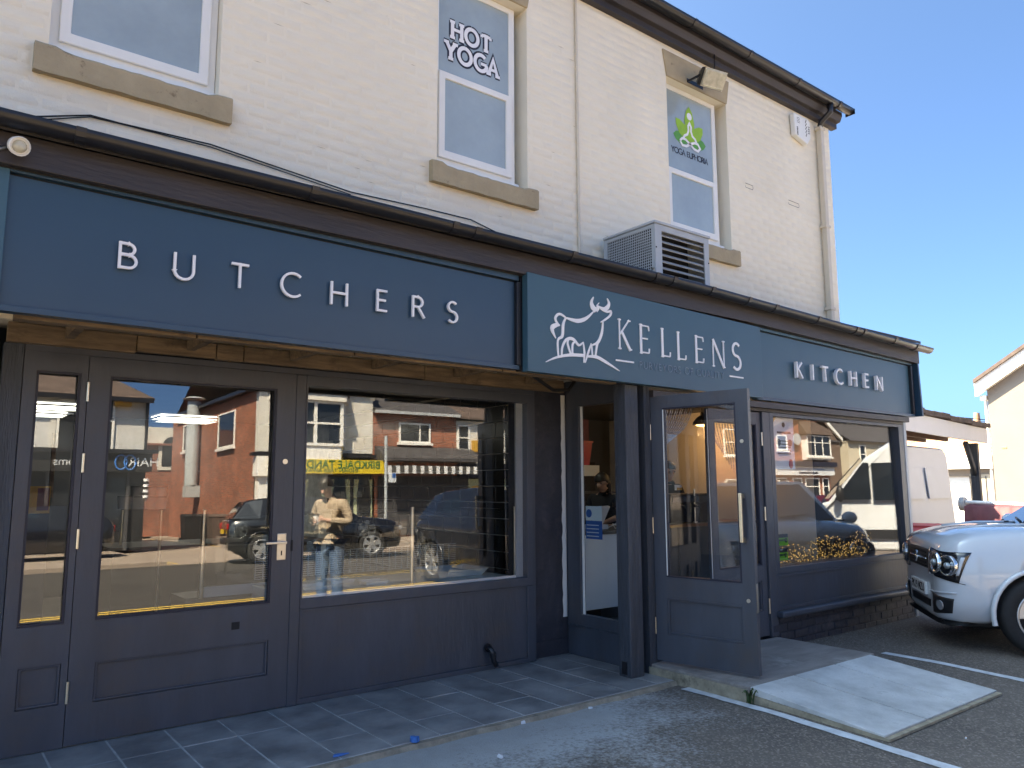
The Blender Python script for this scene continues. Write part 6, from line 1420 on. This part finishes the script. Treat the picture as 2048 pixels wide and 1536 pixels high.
# white sash house
xw = V(1060, 870)[0]
wh = thing('white_sash_house', 'white rendered house with sash windows next to the shuttered shop', 'building', ((xi+xw)/2, YO, -.05))
part(B(xi+.002, xw+2, YO-8, YO, 3.0, V(950, 856)[1]), 'upper_wall', 'white_render', wh); part(B(xi+.002, xw+2, YO-8, YO-.05, -.05, 2.998), 'ground_wall', 'indark', wh)
gable_roof(wh, xi+.1, xw+2, YO-8, YO, V(950, 852)[1], V(950, 852)[1]+2.6, 'brownroof', .3)
for pa, pb in ((916, 940), (990, 1012)): a, c = V(pa, 862), V(pb, 915); wn_(wh, a[0], c[0], c[1], a[1], bars=(.5,))
x, z = V(952, 906); part(B(x-.2, x+.2, YO+.002, YO+.2, z-.25, z+.25), 'alarm_box', 'boxyellow', wh)
part(B(xi+.01, xw+2, YO-.049, YO+.25, 2.35, 2.99), 'fascia', 'ink', wh); part(B(xi+.5, xw+1.5, YO-.049, YO-.02, .5, 2.3), 'shop_window', 'palegreen', wh)
text('lettering', 'Pizza', .4, (xi+1.6, YO+.255, 2.68), 'print', wh, rz=math.pi, ext=.008)
for k in range(3): part(B(xi+.8+k*1.1, xi+1.4+k*1.1, YO-.019, YO-.01, 1.2, 2.0), 'window_poster', 'print' if k % 2 else 'boxyellow', wh)
# lamp post and parking sign on the far pavement
lp = thing('sign_post', 'grey street post with a small blue and white parking plate', 'sign', (V(772, 1000, -11.6)[0], -11.6, -.05)); x = lp.location.x
part(MB().cyl((x, -11.6, -.05), (x, -11.6, 3.4), .05), 'pole', 'galv', lp); part(B(x+.06, x+.32, -11.54, -11.52, 1.95, 2.25), 'plate', 'print', lp); part(B(x+.18, x+.3, -11.519, -11.51, 2.1, 2.23), 'symbol', 'noticeblue', lp)
# plain terrace beyond
t = thing('brick_terrace', 'plain red brick terrace further along the street opposite', 'building', (26, YO, -.05))
part(B(xw+2.01, V(1545, 900, YO, 4.15)[0], YO-8, YO-.1, -.05, 5.6), 'wall', 'red_brick', t); gable_roof(t, xw+2.1, V(1545, 900, YO, 4.15)[0], YO-8, YO-.1, 5.6, 8.2, 'slate', .3)
x = xw+3
while x < V(1540, 900, YO, 4.15)[0]-2: wn_(t, x, x+1.2, 3.6, 5.1, YO-.1, bars=(.5,)); wn_(t, x, x+1.8, .8, 2.3, YO-.1); x += 3.2
# red gabled shop, brown flank, cream houses
VK = lambda a, b: V(a, b, YO, 4.15)
g0, g1 = VK(1545, 900)[0], VK(1655, 900)[0]; gz = VK(1600, 880)[1]
rg = thing('red_gabled_shop', 'red brick gabled shop with white bay window and satellite dish', 'building', ((g0+g1)/2, YO, -.05))
ap = VK(1617, 836); part(B(g0, g1, YO-8, YO, -.05, gz), 'wall', 'red_brick2', rg)
part(MB().prism([(g0, gz), (g1, gz), (ap[0], ap[1])], 'y', YO-.25, YO-.001), 'gable', 'red_brick2', rg)
part(MB().add([(g0-.2, YO+.25, gz-.1), (ap[0], YO+.25, ap[1]+.15), (ap[0], YO-8, ap[1]+.15), (g0-.2, YO-8, gz-.1), (g1+.2, YO+.25, gz-.1), (g1+.2, YO-8, gz-.1)], [(0, 1, 2, 3), (1, 4, 5, 2)]), 'roof', 'brownroof', rg)
for xa, xb in ((g0-.2, ap[0]), (g1+.2, ap[0])): part(MB().prism([(xa, gz-.15), (xb, ap[1]-.05), (xb, ap[1]+.12), (xa, gz+.02)], 'y', YO+.252, YO+.3), 'bargeboard', 'brownroof', rg)
a, c = VK(1603, 892), VK(1652, 937); wn_(rg, a[0], c[0], c[1], a[1], YO+.35, bars=(.66,), mull=(.33, .66)); part(B(a[0], c[0], YO+.001, YO+.351, c[1]-.2, a[1]), 'bay_box', 'upvc', rg)
part(MB().prism([(YO+.002, a[1]+.9), (YO+.55, a[1]+.05), (YO+.002, a[1]+.05)], 'x', a[0]-.2, c[0]+.2), 'bay_roof', 'brownroof', rg)
a, c = VK(1553, 890), VK(1575, 922); wn_(rg, a[0], c[0], c[1], a[1])
dx_, dz_ = VK(1588, 900); part(MB().loft([[(dx_+r_*math.cos(q_), YO+.25-e, dz_+r_*.8*math.sin(q_)) for q_ in [2*math.pi*i/16 for i in range(16)]] for r_, e in ((.45, 0), (.3, .07), (.05, .12))]), 'satellite_dish', 'acgrey', rg)
z0, z1 = VK(1600, 972)[1], VK(1600, 955)[1]; part(B(g0-.1, g1+.1, YO+.002, YO+.3, z0, z1), 'fascia', 'print', rg); part(B(g0-.2, g1+.2, YO+.001, YO+.45, z1+.01, z1+.3), 'cornice', 'ink', rg)
for xx, ww in ((.25, 4.2), ): part(B(g0+(g1-g0)*.25, g0+(g1-g0)*.8, YO+.301, YO+.306, z0+.35, z1-.12), 'lettering', 'noticeblue', rg); part(B(g0+(g1-g0)*.35, g0+(g1-g0)*.7, YO+.301, YO+.306, z0+.08, z0+.2), 'lettering', 'ink', rg)
for f0, f1 in ((.02, .2), (.3, .46), (.52, .78), (.84, .96)): wn_(rg, g0+(g1-g0)*f0, g0+(g1-g0)*f1, .5, z0-.15, bars=(.72,), sill=False)
h0, h1 = VK(1657, 900)[0], VK(1697, 900)[0]; hz = VK(1697, 905)[1]
bs = thing('brown_flank_house', 'lower house with weathered brown flank wall and white verge', 'building', ((h0+h1)/2, YO, -.05))
part(B(h0+.3, h1, YO-7, YO-.6, -.05, hz), 'wall', mat('brown_render', (.13, .09, .07), .9, .2, 1.5, .4, 20), bs); gable_roof(bs, h0+.3, h1, YO-7, YO-.6, hz, hz+1.8, 'slate', .1)
part(MB().prism([(h0+.2, hz+1.5), (h1+.2, hz), (h1+.2, hz+.25), (h0+.2, hz+1.75)], 'y', YO-.58, YO-.45), 'verge_board', 'upvc', bs); part(MB().prism([(h0+.3, hz), (h1, hz), (h0+.3, hz+1.5)], 'y', YO-.9, YO-.599), 'gable', 'brown_render' if 'brown_render' in M else MATS['brown_render'], bs)
c0, c1 = h1+.3, VK(1765, 900)[0]+1
ch_ = thing('cream_terrace', 'cream rendered terrace with dark slate roof and tall brick chimney', 'building', ((c0+c1)/2, YO, -.05))
zc = VK(1720, 905)[1]; M['pale_terrace'] = mat('pale_cream_render', (.5, .45, .35), .9, .08, 1)
part(B(c0, c1+6, YO-7, YO-.2, -.05, zc), 'wall', 'pale_terrace', ch_); gable_roof(ch_, c0, c1+6, YO-7, YO-.2, zc, zc+2.2, 'slate', .25)
part(B(c0, c1+6, YO-.199, YO-.05, VK(1720, 968)[1], VK(1720, 955)[1]), 'fascia', 'print', ch_)
for k in range(3): x = c0+1.4+k*2.6; wn_(ch_, x, x+.8, VK(1720, 950)[1], VK(1720, 912)[1], YO-.2, bars=(.5,))
x0, z1 = VK(1728, 850); x1 = VK(1755, 850)[0]; cm_ = part(B(x0, x1, YO-4, YO-3, zc+1, z1+.2), 'chimney', 'red_brick', ch_); MB().box(x0-.1, x1+.1, YO-4.1, YO-2.9, z1+.201, z1+.35).build('chimney_cap', 'red_brick', cm_)
for k in range(3): MB().cyl((x0+.3+k*(x1-x0-.6)/2, YO-3.5, z1+.351), (x0+.3+k*(x1-x0-.6)/2, YO-3.5, z1+.8), .13).build('chimney_pot', 'old_brick', cm_)
# bare tree by the red shop
tr_ = thing('bare_tree', 'bare branched street tree on the far pavement by the red gabled shop', 'tree', (25.5, -12.5, -.05))
M['bark'] = mat('bark', (.07, .055, .04), .9, .3, 12, .6, 30)
tm_ = MB(); tm_.tube([(25.5, -12.5, -.05), (25.5, -12.45, 1.2), (25.55, -12.5, 2.4)], .1, 8, [.13, .1, .08]); tm_.build('trunk', 'bark', tr_); cm2 = MB()
def branch(p, d, l, r, dep):
    q = p+d*l; cm2.tube([p, p+d*l*.5+Vector((rnd.uniform(-.05, .05), rnd.uniform(-.05, .05), 0)), q], r, 5, [r, r*.8, r*.55])
    if dep:
        for _ in range(3):
            e = (d+Vector((rnd.uniform(-.8, .8), rnd.uniform(-.8, .8), rnd.uniform(-.1, .5)))).normalized(); branch(q, e, l*rnd.uniform(.6, .8), r*.55, dep-1)
for k in range(5): branch(Vector((25.53, -12.5, 1.9+.12*k)), Vector((rnd.uniform(-.7, .7), rnd.uniform(-.7, .7), .9)).normalized(), 1.0, .05, 3)
cm2.build('crown', 'bark', tr_)

# ================================================================== beyond the right end of the shop
M['whitewall'] = mat('white_painted_wall', (.60, .59, .56), .85, .06, 1.5); M['joist'] = mat('brown_joist', (.10, .045, .03), .8, .2, 5)
cp_ = thing('carport', 'open carport with brown tiled edge, white fascia and dark braced post', 'carport', (18, 8, 0))
cpz = lambda x: 2.66
A, Bq = Vector((13.2, 6.4, 0)), Vector((20.3, 7.55, 0)); dd = (Bq-A).normalized(); nn = Vector((-dd.y, dd.x, 0))
def cbox(s0, s1, t0, t1, z0, z1, nm, m, **k):
    P4 = [A+dd*s+nn*t for s, t in ((s0, t0), (s1, t0), (s1, t1), (s0, t1))]
    return MB().add([(p.x, p.y, z0) for p in P4]+[(p.x, p.y, z1) for p in P4], [(3, 2, 1, 0), (4, 5, 6, 7), (0, 1, 5, 4), (1, 2, 6, 5), (2, 3, 7, 6), (3, 0, 4, 7)]).build(nm, m, cp_, **k)
Lc = (Bq-A).length
cbox(0, Lc, 0, .05, 2.36, 2.70, 'fascia_board', 'inwhite'); 
for k in range(12): cbox(k*Lc/12+.005, (k+1)*Lc/12-.005, -.08, .7, 2.705+.012*(k % 3), 2.80+.012*(k % 3), 'edge_tile', 'brownroof')
cbox(0, Lc, .7, 5.5, 2.70, 2.82, 'roof', 'brownroof')
for k in range(9): cbox(.1, Lc, .35+k*.5, .43+k*.5, 2.44, 2.60, 'joist', 'joist')
cbox(Lc-.45, Lc-.27, .15, .33, -.05, 2.355, 'post', 'navytimber')
p0 = A+dd*(Lc-.36)+nn*.24; part(MB().tube([(p0.x, p0.y, 1.55), ((p0-dd*.75).x, (p0-dd*.75).y, 2.35)], .06, 4), 'brace', 'navytimber', cp_)
XW = 28.5
def wy(px_): d = ray(px_, 900); return XW/d.x*d.y
def wz(px_, py_): d = ray(px_, py_); return CAM.z+XW/d.x*d.z
ch2 = thing('cream_house', 'cream rendered house gable with white bargeboard in full sun', 'house', (XW+3, 8, 0))
yb_, ye = wy(1984), -2.0; zev = wz(1984, 778); zrg = zev+(yb_-4.3)*.62
part(MB().prism([(yb_, -.1), (yb_, zev), (4.3, zrg), (ye+.6, zev), (ye+.6, -.1)], 'x', XW, XW+9), 'wall', 'cream_wall', ch2)
for s, (y0, z0, y1, z1) in enumerate(((yb_+.3, zev-.2, 4.3, zrg), (4.3, zrg, ye+.3, zev-.2))):
    part(MB().prism([(y0, z0-.02), (y1, z1-.02), (y1, z1+.42), (y0, z0+.42)], 'x', XW-.22, XW-.01), 'bargeboard', 'upvc', ch2); part(MB().prism([(y0, z0+.421), (y1, z1+.421), (y1, z1+.55), (y0, z0+.55)], 'x', XW-.3, XW+9.2), 'roof_slope', 'brownroof', ch2)
part(MB().box(XW-.05, XW+9, yb_+.02, yb_+.22, zev-.35, zev-.2), 'gutter', 'upvc', ch2); part(MB().cyl((XW+.1, yb_+.1, 0), (XW+.1, yb_+.1, zev-.2), .05), 'downpipe', 'upvc', ch2)
part(B(XW-.012, XW-.001, wy(2014), wy(2004), wz(2010, 897), wz(2010, 893)), 'air_brick', 'old_brick', ch2)
ob = thing('white_outbuilding', 'low white walled outbuilding with white fascia and grey timber door', 'outbuilding', (XW, 12, 0))
y0, y1 = yb_+.03, wy(1800)+2; part(B(XW+.3, XW+5, y0, y1, -.1, wz(1900, 925)), 'wall', 'whitewall', ob)
part(MB().box(XW, XW+5.2, y0, y1, wz(1900, 938), wz(1900, 912)), 'fascia', 'upvc', ob); part(MB().box(XW+.24, XW+.299, y0, y1, wz(1900, 953), wz(1900, 938)-.002), 'lintel_band', 'cream_wall', ob)
part(B(XW+.2, XW+.298, wy(2000), wy(1930), -.1, wz(1960, 948)), 'timber_door', mat('grey_door', (.30, .27, .22), .8, .15, 3), ob)
for k in range(5): part(B(XW+.19, XW+.199, wy(1996)+k*.25, wy(1996)+k*.25+.03, 0, wz(1960, 952)), 'door_joint', 'fascia', ob)
bw = thing('brick_outhouse', 'old speckled brick wall rising behind the white outbuilding', 'building', (XW+6, 13, 0))
part(B(XW+5.3, XW+9, y0-.2, y1+3, -.1, wz(1900, 868)*1.12), 'wall', 'old_brick', bw); gable_roof(bw, XW+5.2, XW+9, y0-.2, y1+3, wz(1900, 868)*1.12, wz(1900, 868)*1.12+.7, 'brownroof', .1)
for k, (px_, lab) in enumerate(((1955, 'brick chimney stack rising behind the carport roof'), (1840, 'single clay chimney pot above the carport edge'))):
    d = ray(px_, 850); X = 40; y = X/d.x*d.y; z1 = CAM.z+X/d.x*ray(px_, 832 if k == 0 else 826).z
    ck = thing('chimney', lab, 'chimney', (X, y, 4)); part(B(X-.3, X+.3, y-.35, y+.35, 2, z1-.5), 'stack', 'red_brick', ck); part(MB().cyl((X, y, z1-.499), (X, y, z1+.15), .16, .13), 'pot', 'old_brick', ck)
# ================================================================== people
def skin_mesh(name, verts, edges, m, par, sub=2):
    """verts: [(x,y,z,rx,ry)] local; grows a continuous skin along the edges"""
    me = bpy.data.meshes.new(name); me.from_pydata([v[:3] for v in verts], edges, []); o = bpy.data.objects.new(name, me); col.objects.link(o)
    md = o.modifiers.new('skin', 'SKIN'); md.use_smooth_shade = True; md.branch_smoothing = .6
    for i, v in enumerate(verts): me.skin_vertices[0].data[i].radius = (v[3], v[4] if len(v) > 4 else v[3])
    me.skin_vertices[0].data[0].use_root = True
    s = o.modifiers.new('sub', 'SUBSURF'); s.levels = sub; s.render_levels = sub
    bake(o); o.data.materials.clear(); o.data.materials.append(M[m])
    for p in o.data.polygons: p.use_smooth = True
    o.parent = par; return o
def person(label, loc, heading, J, top, bottom, hair_m='hair', sleeves=True, apron=None, long_hair=False, holds=True, group=None):
    """J: joints in a frame with +y forward, z up"""
    t = thing('person', label, 'person', loc, heading-math.pi/2, group)
    hd = Vector(J['head']); up = Vector(J.get('head_up', (0, 0, 1))).normalized(); fwd = Vector(J.get('face', (0, 1, 0))); fwd = (fwd-up*fwd.dot(up)).normalized(); rt = fwd.cross(up)
    V_, E_ = [], []
    def add(p, r, par_=None, r2=None):
        p = Vector(p); V_.append((p.x, p.y, p.z, r, r2 or r)); i = len(V_)-1
        if par_ is not None: E_.append((par_, i))
        return i
    pel = add(J['pelvis'], .115, None, .135); sp_ = add(J['spine'], .105, pel, .13); ch = add(J['chest'], .11, sp_, .15); nk = add(J['neck'], .058, ch); n2 = add(hd-up*.105+fwd*(-.02), .052, nk)
    h1 = add(hd-up*.055+fwd*.015, .068, n2); h2 = add(hd+up*.0, .083, h1); h3 = add(hd+up*.055-fwd*.01, .086, h2); add(hd+up*.1-fwd*.012, .06, h3)
    add(hd-up*.085+fwd*.062, .03, h1); a = add(hd-up*.012+fwd*.085, .022, h2); add(hd-up*.032+fwd*.107, .014, a)
    for s in (-1, 1):
        e = add(hd+rt*s*.078-up*.005-fwd*.012, .018, h2)
        k = 'R' if s > 0 else 'L'
        sh = add(J['sh'+k], .058, ch); el = add(J['el'+k], .042, sh); wr_ = add(J['wr'+k], .028, el); ha = Vector(J['ha'+k]); w_ = Vector(J['wr'+k]); d = (ha-w_).normalized()
        palm = add(ha, .034, wr_, .02); side = d.cross(Vector(J.get('palm'+k, (0, 0, 1)))).normalized(); inw = Vector(J.get('curl'+k, (0, .3, -1))).normalized()
        for q in range(4):
            b0 = add(ha+side*(.027-.018*q)+d*.03, .0095, palm); l = (.036, .042, .039, .03)[q]
            b1 = add(ha+side*(.028-.019*q)+d*(.03+l*.8)+inw*.012, .0088, b0); add(ha+side*(.027-.018*q)+d*(.03+l)+inw*(.012+l*.75), .0078, b1)
        th = add(ha+side*.04+d*.0, .0105, palm); add(ha+side*.052+d*.03+inw*.018, .009, th)
        hp = add(J['hip'+k], .092, pel); kn = add(J['kn'+k], .062, hp); an = add(J['an'+k], .042, kn); add(J['to'+k], .036, an)
    body = skin_mesh('body', V_, E_, 'skin', t)
    # top garment
    V2, E2 = [], []
    def ad2(p, r, par_=None, r2=None):
        p = Vector(p); V2.append((p.x, p.y, p.z, r, r2 or r)); i = len(V2)-1
        if par_ is not None: E2.append((par_, i))
        return i
    pel_ = Vector(J['pelvis']); s0 = ad2(Vector(J['spine'])*.55+pel_*.45, .135, None, .168); s00 = ad2(pel_+Vector((0, 0, .0)), .142, s0, .175); s1 = ad2(J['spine'], .13, s0, .165); s2 = ad2(J['chest'], .135, s1, .18); s3 = ad2(Vector(J['neck'])-Vector((0, 0, .035)), .078, s2); ad2(Vector(J['neck'])+Vector((0, .008, .02)), .064, s3)
    for k in 'LR':
        a = ad2(J['sh'+k], .078, s2); el, wr_ = Vector(J['el'+k]), Vector(J['wr'+k])
        if sleeves: b = ad2(el, .062, a); c = ad2(el.lerp(wr_, .55), .05, b); ad2(el.lerp(wr_, .92), .038, c)
        else: ad2(Vector(J['sh'+k]).lerp(el, .6), .062, a)
    skin_mesh('jumper', V2, E2, top, t)
    V3, E3 = [], []
    def ad3(p, r, par_=None, r2=None):
        p = Vector(p); V3.append((p.x, p.y, p.z, r, r2 or r)); i = len(V3)-1
        if par_ is not None: E3.append((par_, i))
        return i
    a = ad3(pel_+Vector((0, 0, .02)), .125, None, .155)
    for k in 'LR':
        b = ad3(Vector(J['hip'+k])-Vector((0, 0, .06)), .105, a); c = ad3(J['kn'+k], .078, b); ad3(Vector(J['an'+k])+Vector((0, 0, .02)), .062, c)
    skin_mesh('trousers', V3, E3, bottom, t)
    for k in 'LR':
        an, to = Vector(J['an'+k]), Vector(J['to'+k]); skin_mesh('shoe', [(an.x, an.y-.04, .045, .045), (an.x, an.y+.04, .045, .048), (to.x, to.y+.05, .032, .036, .048)], [(0, 1), (1, 2)], 'black', t)
    hm = MB(); n_u, n_v = 18, 9; rings = []
    for j in range(n_v+1):
        th = math.pi*.62*j/n_v
        ring_ = []
        for i in range(n_u):
            ph = 2*math.pi*i/n_u; cut = 1. if math.cos(ph) < .3 else (.72 if not long_hair else .8); th2 = th*cut
            p = hd+up*(.03+.1*math.cos(th2))+(fwd*math.cos(ph)*.102+rt*math.sin(ph)*.091)*math.sin(th2)-fwd*.012; ring_.append(p*1+Vector((rnd.uniform(-.006, .006), rnd.uniform(-.006, .006), rnd.uniform(-.005, .005))))
        rings.append(ring_)
    hm.loft(rings, cap=False)
    if long_hair: hm.tube([hd-fwd*.09+up*.02, hd-fwd*.15-up*.06, hd-fwd*.14-up*.2, hd-fwd*.1-up*.3], .05, 8, [.05, .055, .045, .015])
    hm.build('hair', hair_m, t, local=True)
    for s in (-1, 1):
        e = MB(); e.ball(hd+fwd*.083+rt*s*.034+up*.012, .011, 8, 6, (1, 1, .7)); e.build('eye', 'ink', t, local=True)
    if apron:
        c, s_ = Vector(J['chest']), pel_
        ap = MB().loft([[(x, y+.02 if abs(x) < .1 else y-.03, z) for x in (-.15, -.07, .07, .15)] for y, z in ((c.y+.17, c.z), (J['spine'][1]+.17, J['spine'][2]), (s_.y+.18, s_.z), (s_.y+.17, s_.z-.45))], closed=False, cap=False)
        ap.build('apron', apron, t, local=True)
    return t
M['knit'] = mat('oatmeal_knit', (.44, .36, .27), .9, .12, 40, 1.0, 70, stretch=(1, 1, 4)); M['denim'] = mat('blue_denim', (.06, .11, .2), .85, .25, 20, .3, 80)
M['blackcloth'] = mat('black_cloth', (.012, .012, .014), .85, .2, 20)
stand = dict(pelvis=(0, 0, .96), spine=(0, -.01, 1.12), chest=(0, .0, 1.32), neck=(0, .03, 1.48), head=(0, .12, 1.60), head_up=(0, .55, .85), face=(0, .6, -.8),
  shL=(-.185, 0, 1.42), shR=(.185, 0, 1.42), elL=(-.27, -.02, 1.16), elR=(.27, -.02, 1.16), wrL=(-.09, .23, 1.17), wrR=(.10, .23, 1.19), haL=(-.045, .29, 1.185), haR=(.06, .29, 1.205),
  curlL=(.8, .2, -.1), curlR=(-.8, .2, -.1), palmL=(1, 0, 0), palmR=(-1, 0, 0),
  hipL=(-.095, 0, .92), hipR=(.095, 0, .92), knL=(-.11, .03, .5), knR=(.11, .02, .5), anL=(-.12, -.01, .09), anR=(.12, -.01, .09), toL=(-.14, .12, .04), toR=(.14, .12, .04))
mh = math.atan2(.52, -.85)
mx_, my_ = 4.18, .80
man = person('man in an oatmeal knitted jumper and jeans looking down at his phone and cup', (mx_, my_, ground_z(my_)), mh, stand, 'knit', 'denim')
hx = Matrix.Translation((mx_, my_, ground_z(my_))) @ Matrix.Rotation(mh-math.pi/2, 4, 'Z')
def held(mb): return mb.xf(hx)
cu = thing('takeaway_cup', 'white takeaway coffee cup with dark lid held by the man in the jumper', 'cup', tuple(hx @ Vector((.005, .315, 1.17))))
part(held(MB().cyl((.01, .32, 1.15), (.01, .32, 1.255), .03, .038)), 'cup', 'print', cu); part(held(MB().cyl((.01, .32, 1.2555), (.01, .32, 1.275), .041, .036)), 'lid', 'ink', cu)
ph = thing('phone', 'dark phone in the hand of the man in the jumper', 'phone', tuple(hx @ Vector((-.07, .34, 1.2))))
part(held(MB().box(-.105, -.035, .325, .333, 1.16, 1.29)), 'case', 'black', ph); part(held(MB().box(-.101, -.039, .3242, .3248, 1.165, 1.285)), 'screen', 'winglass', ph)
work = dict(stand); work.update(head=(0, .08, 1.62), head_up=(0, .25, 1), face=(0, .9, -.3), elL=(-.26, .0, 1.15), elR=(.26, .02, 1.15), wrL=(-.16, .24, 1.08), wrR=(.14, .24, 1.08), haL=(-.14, .31, 1.07), haR=(.12, .31, 1.07))
def scaled(J, k): return {a: (tuple(Vector(v)*k) if a not in ('face', 'head_up', 'curlL', 'curlR', 'palmL', 'palmR') else v) for a, v in J.items()}
x, z = py(1208, 972, 6.8)
person('woman in black with dark tied back hair behind the white cabinet', (x, 6.8, .065), math.atan2(-.35, -.95), scaled(work, .84), 'blackcloth', 'blackcloth', sleeves=False, long_hair=True)
x, z = py(1338, 945, 6.55)
person('member of staff in dark clothes and brown apron behind the cafe counter', (x, 6.6, .065), math.atan2(-1, -.35), scaled(work, .93), 'blackcloth', 'blackcloth', apron='infloor')
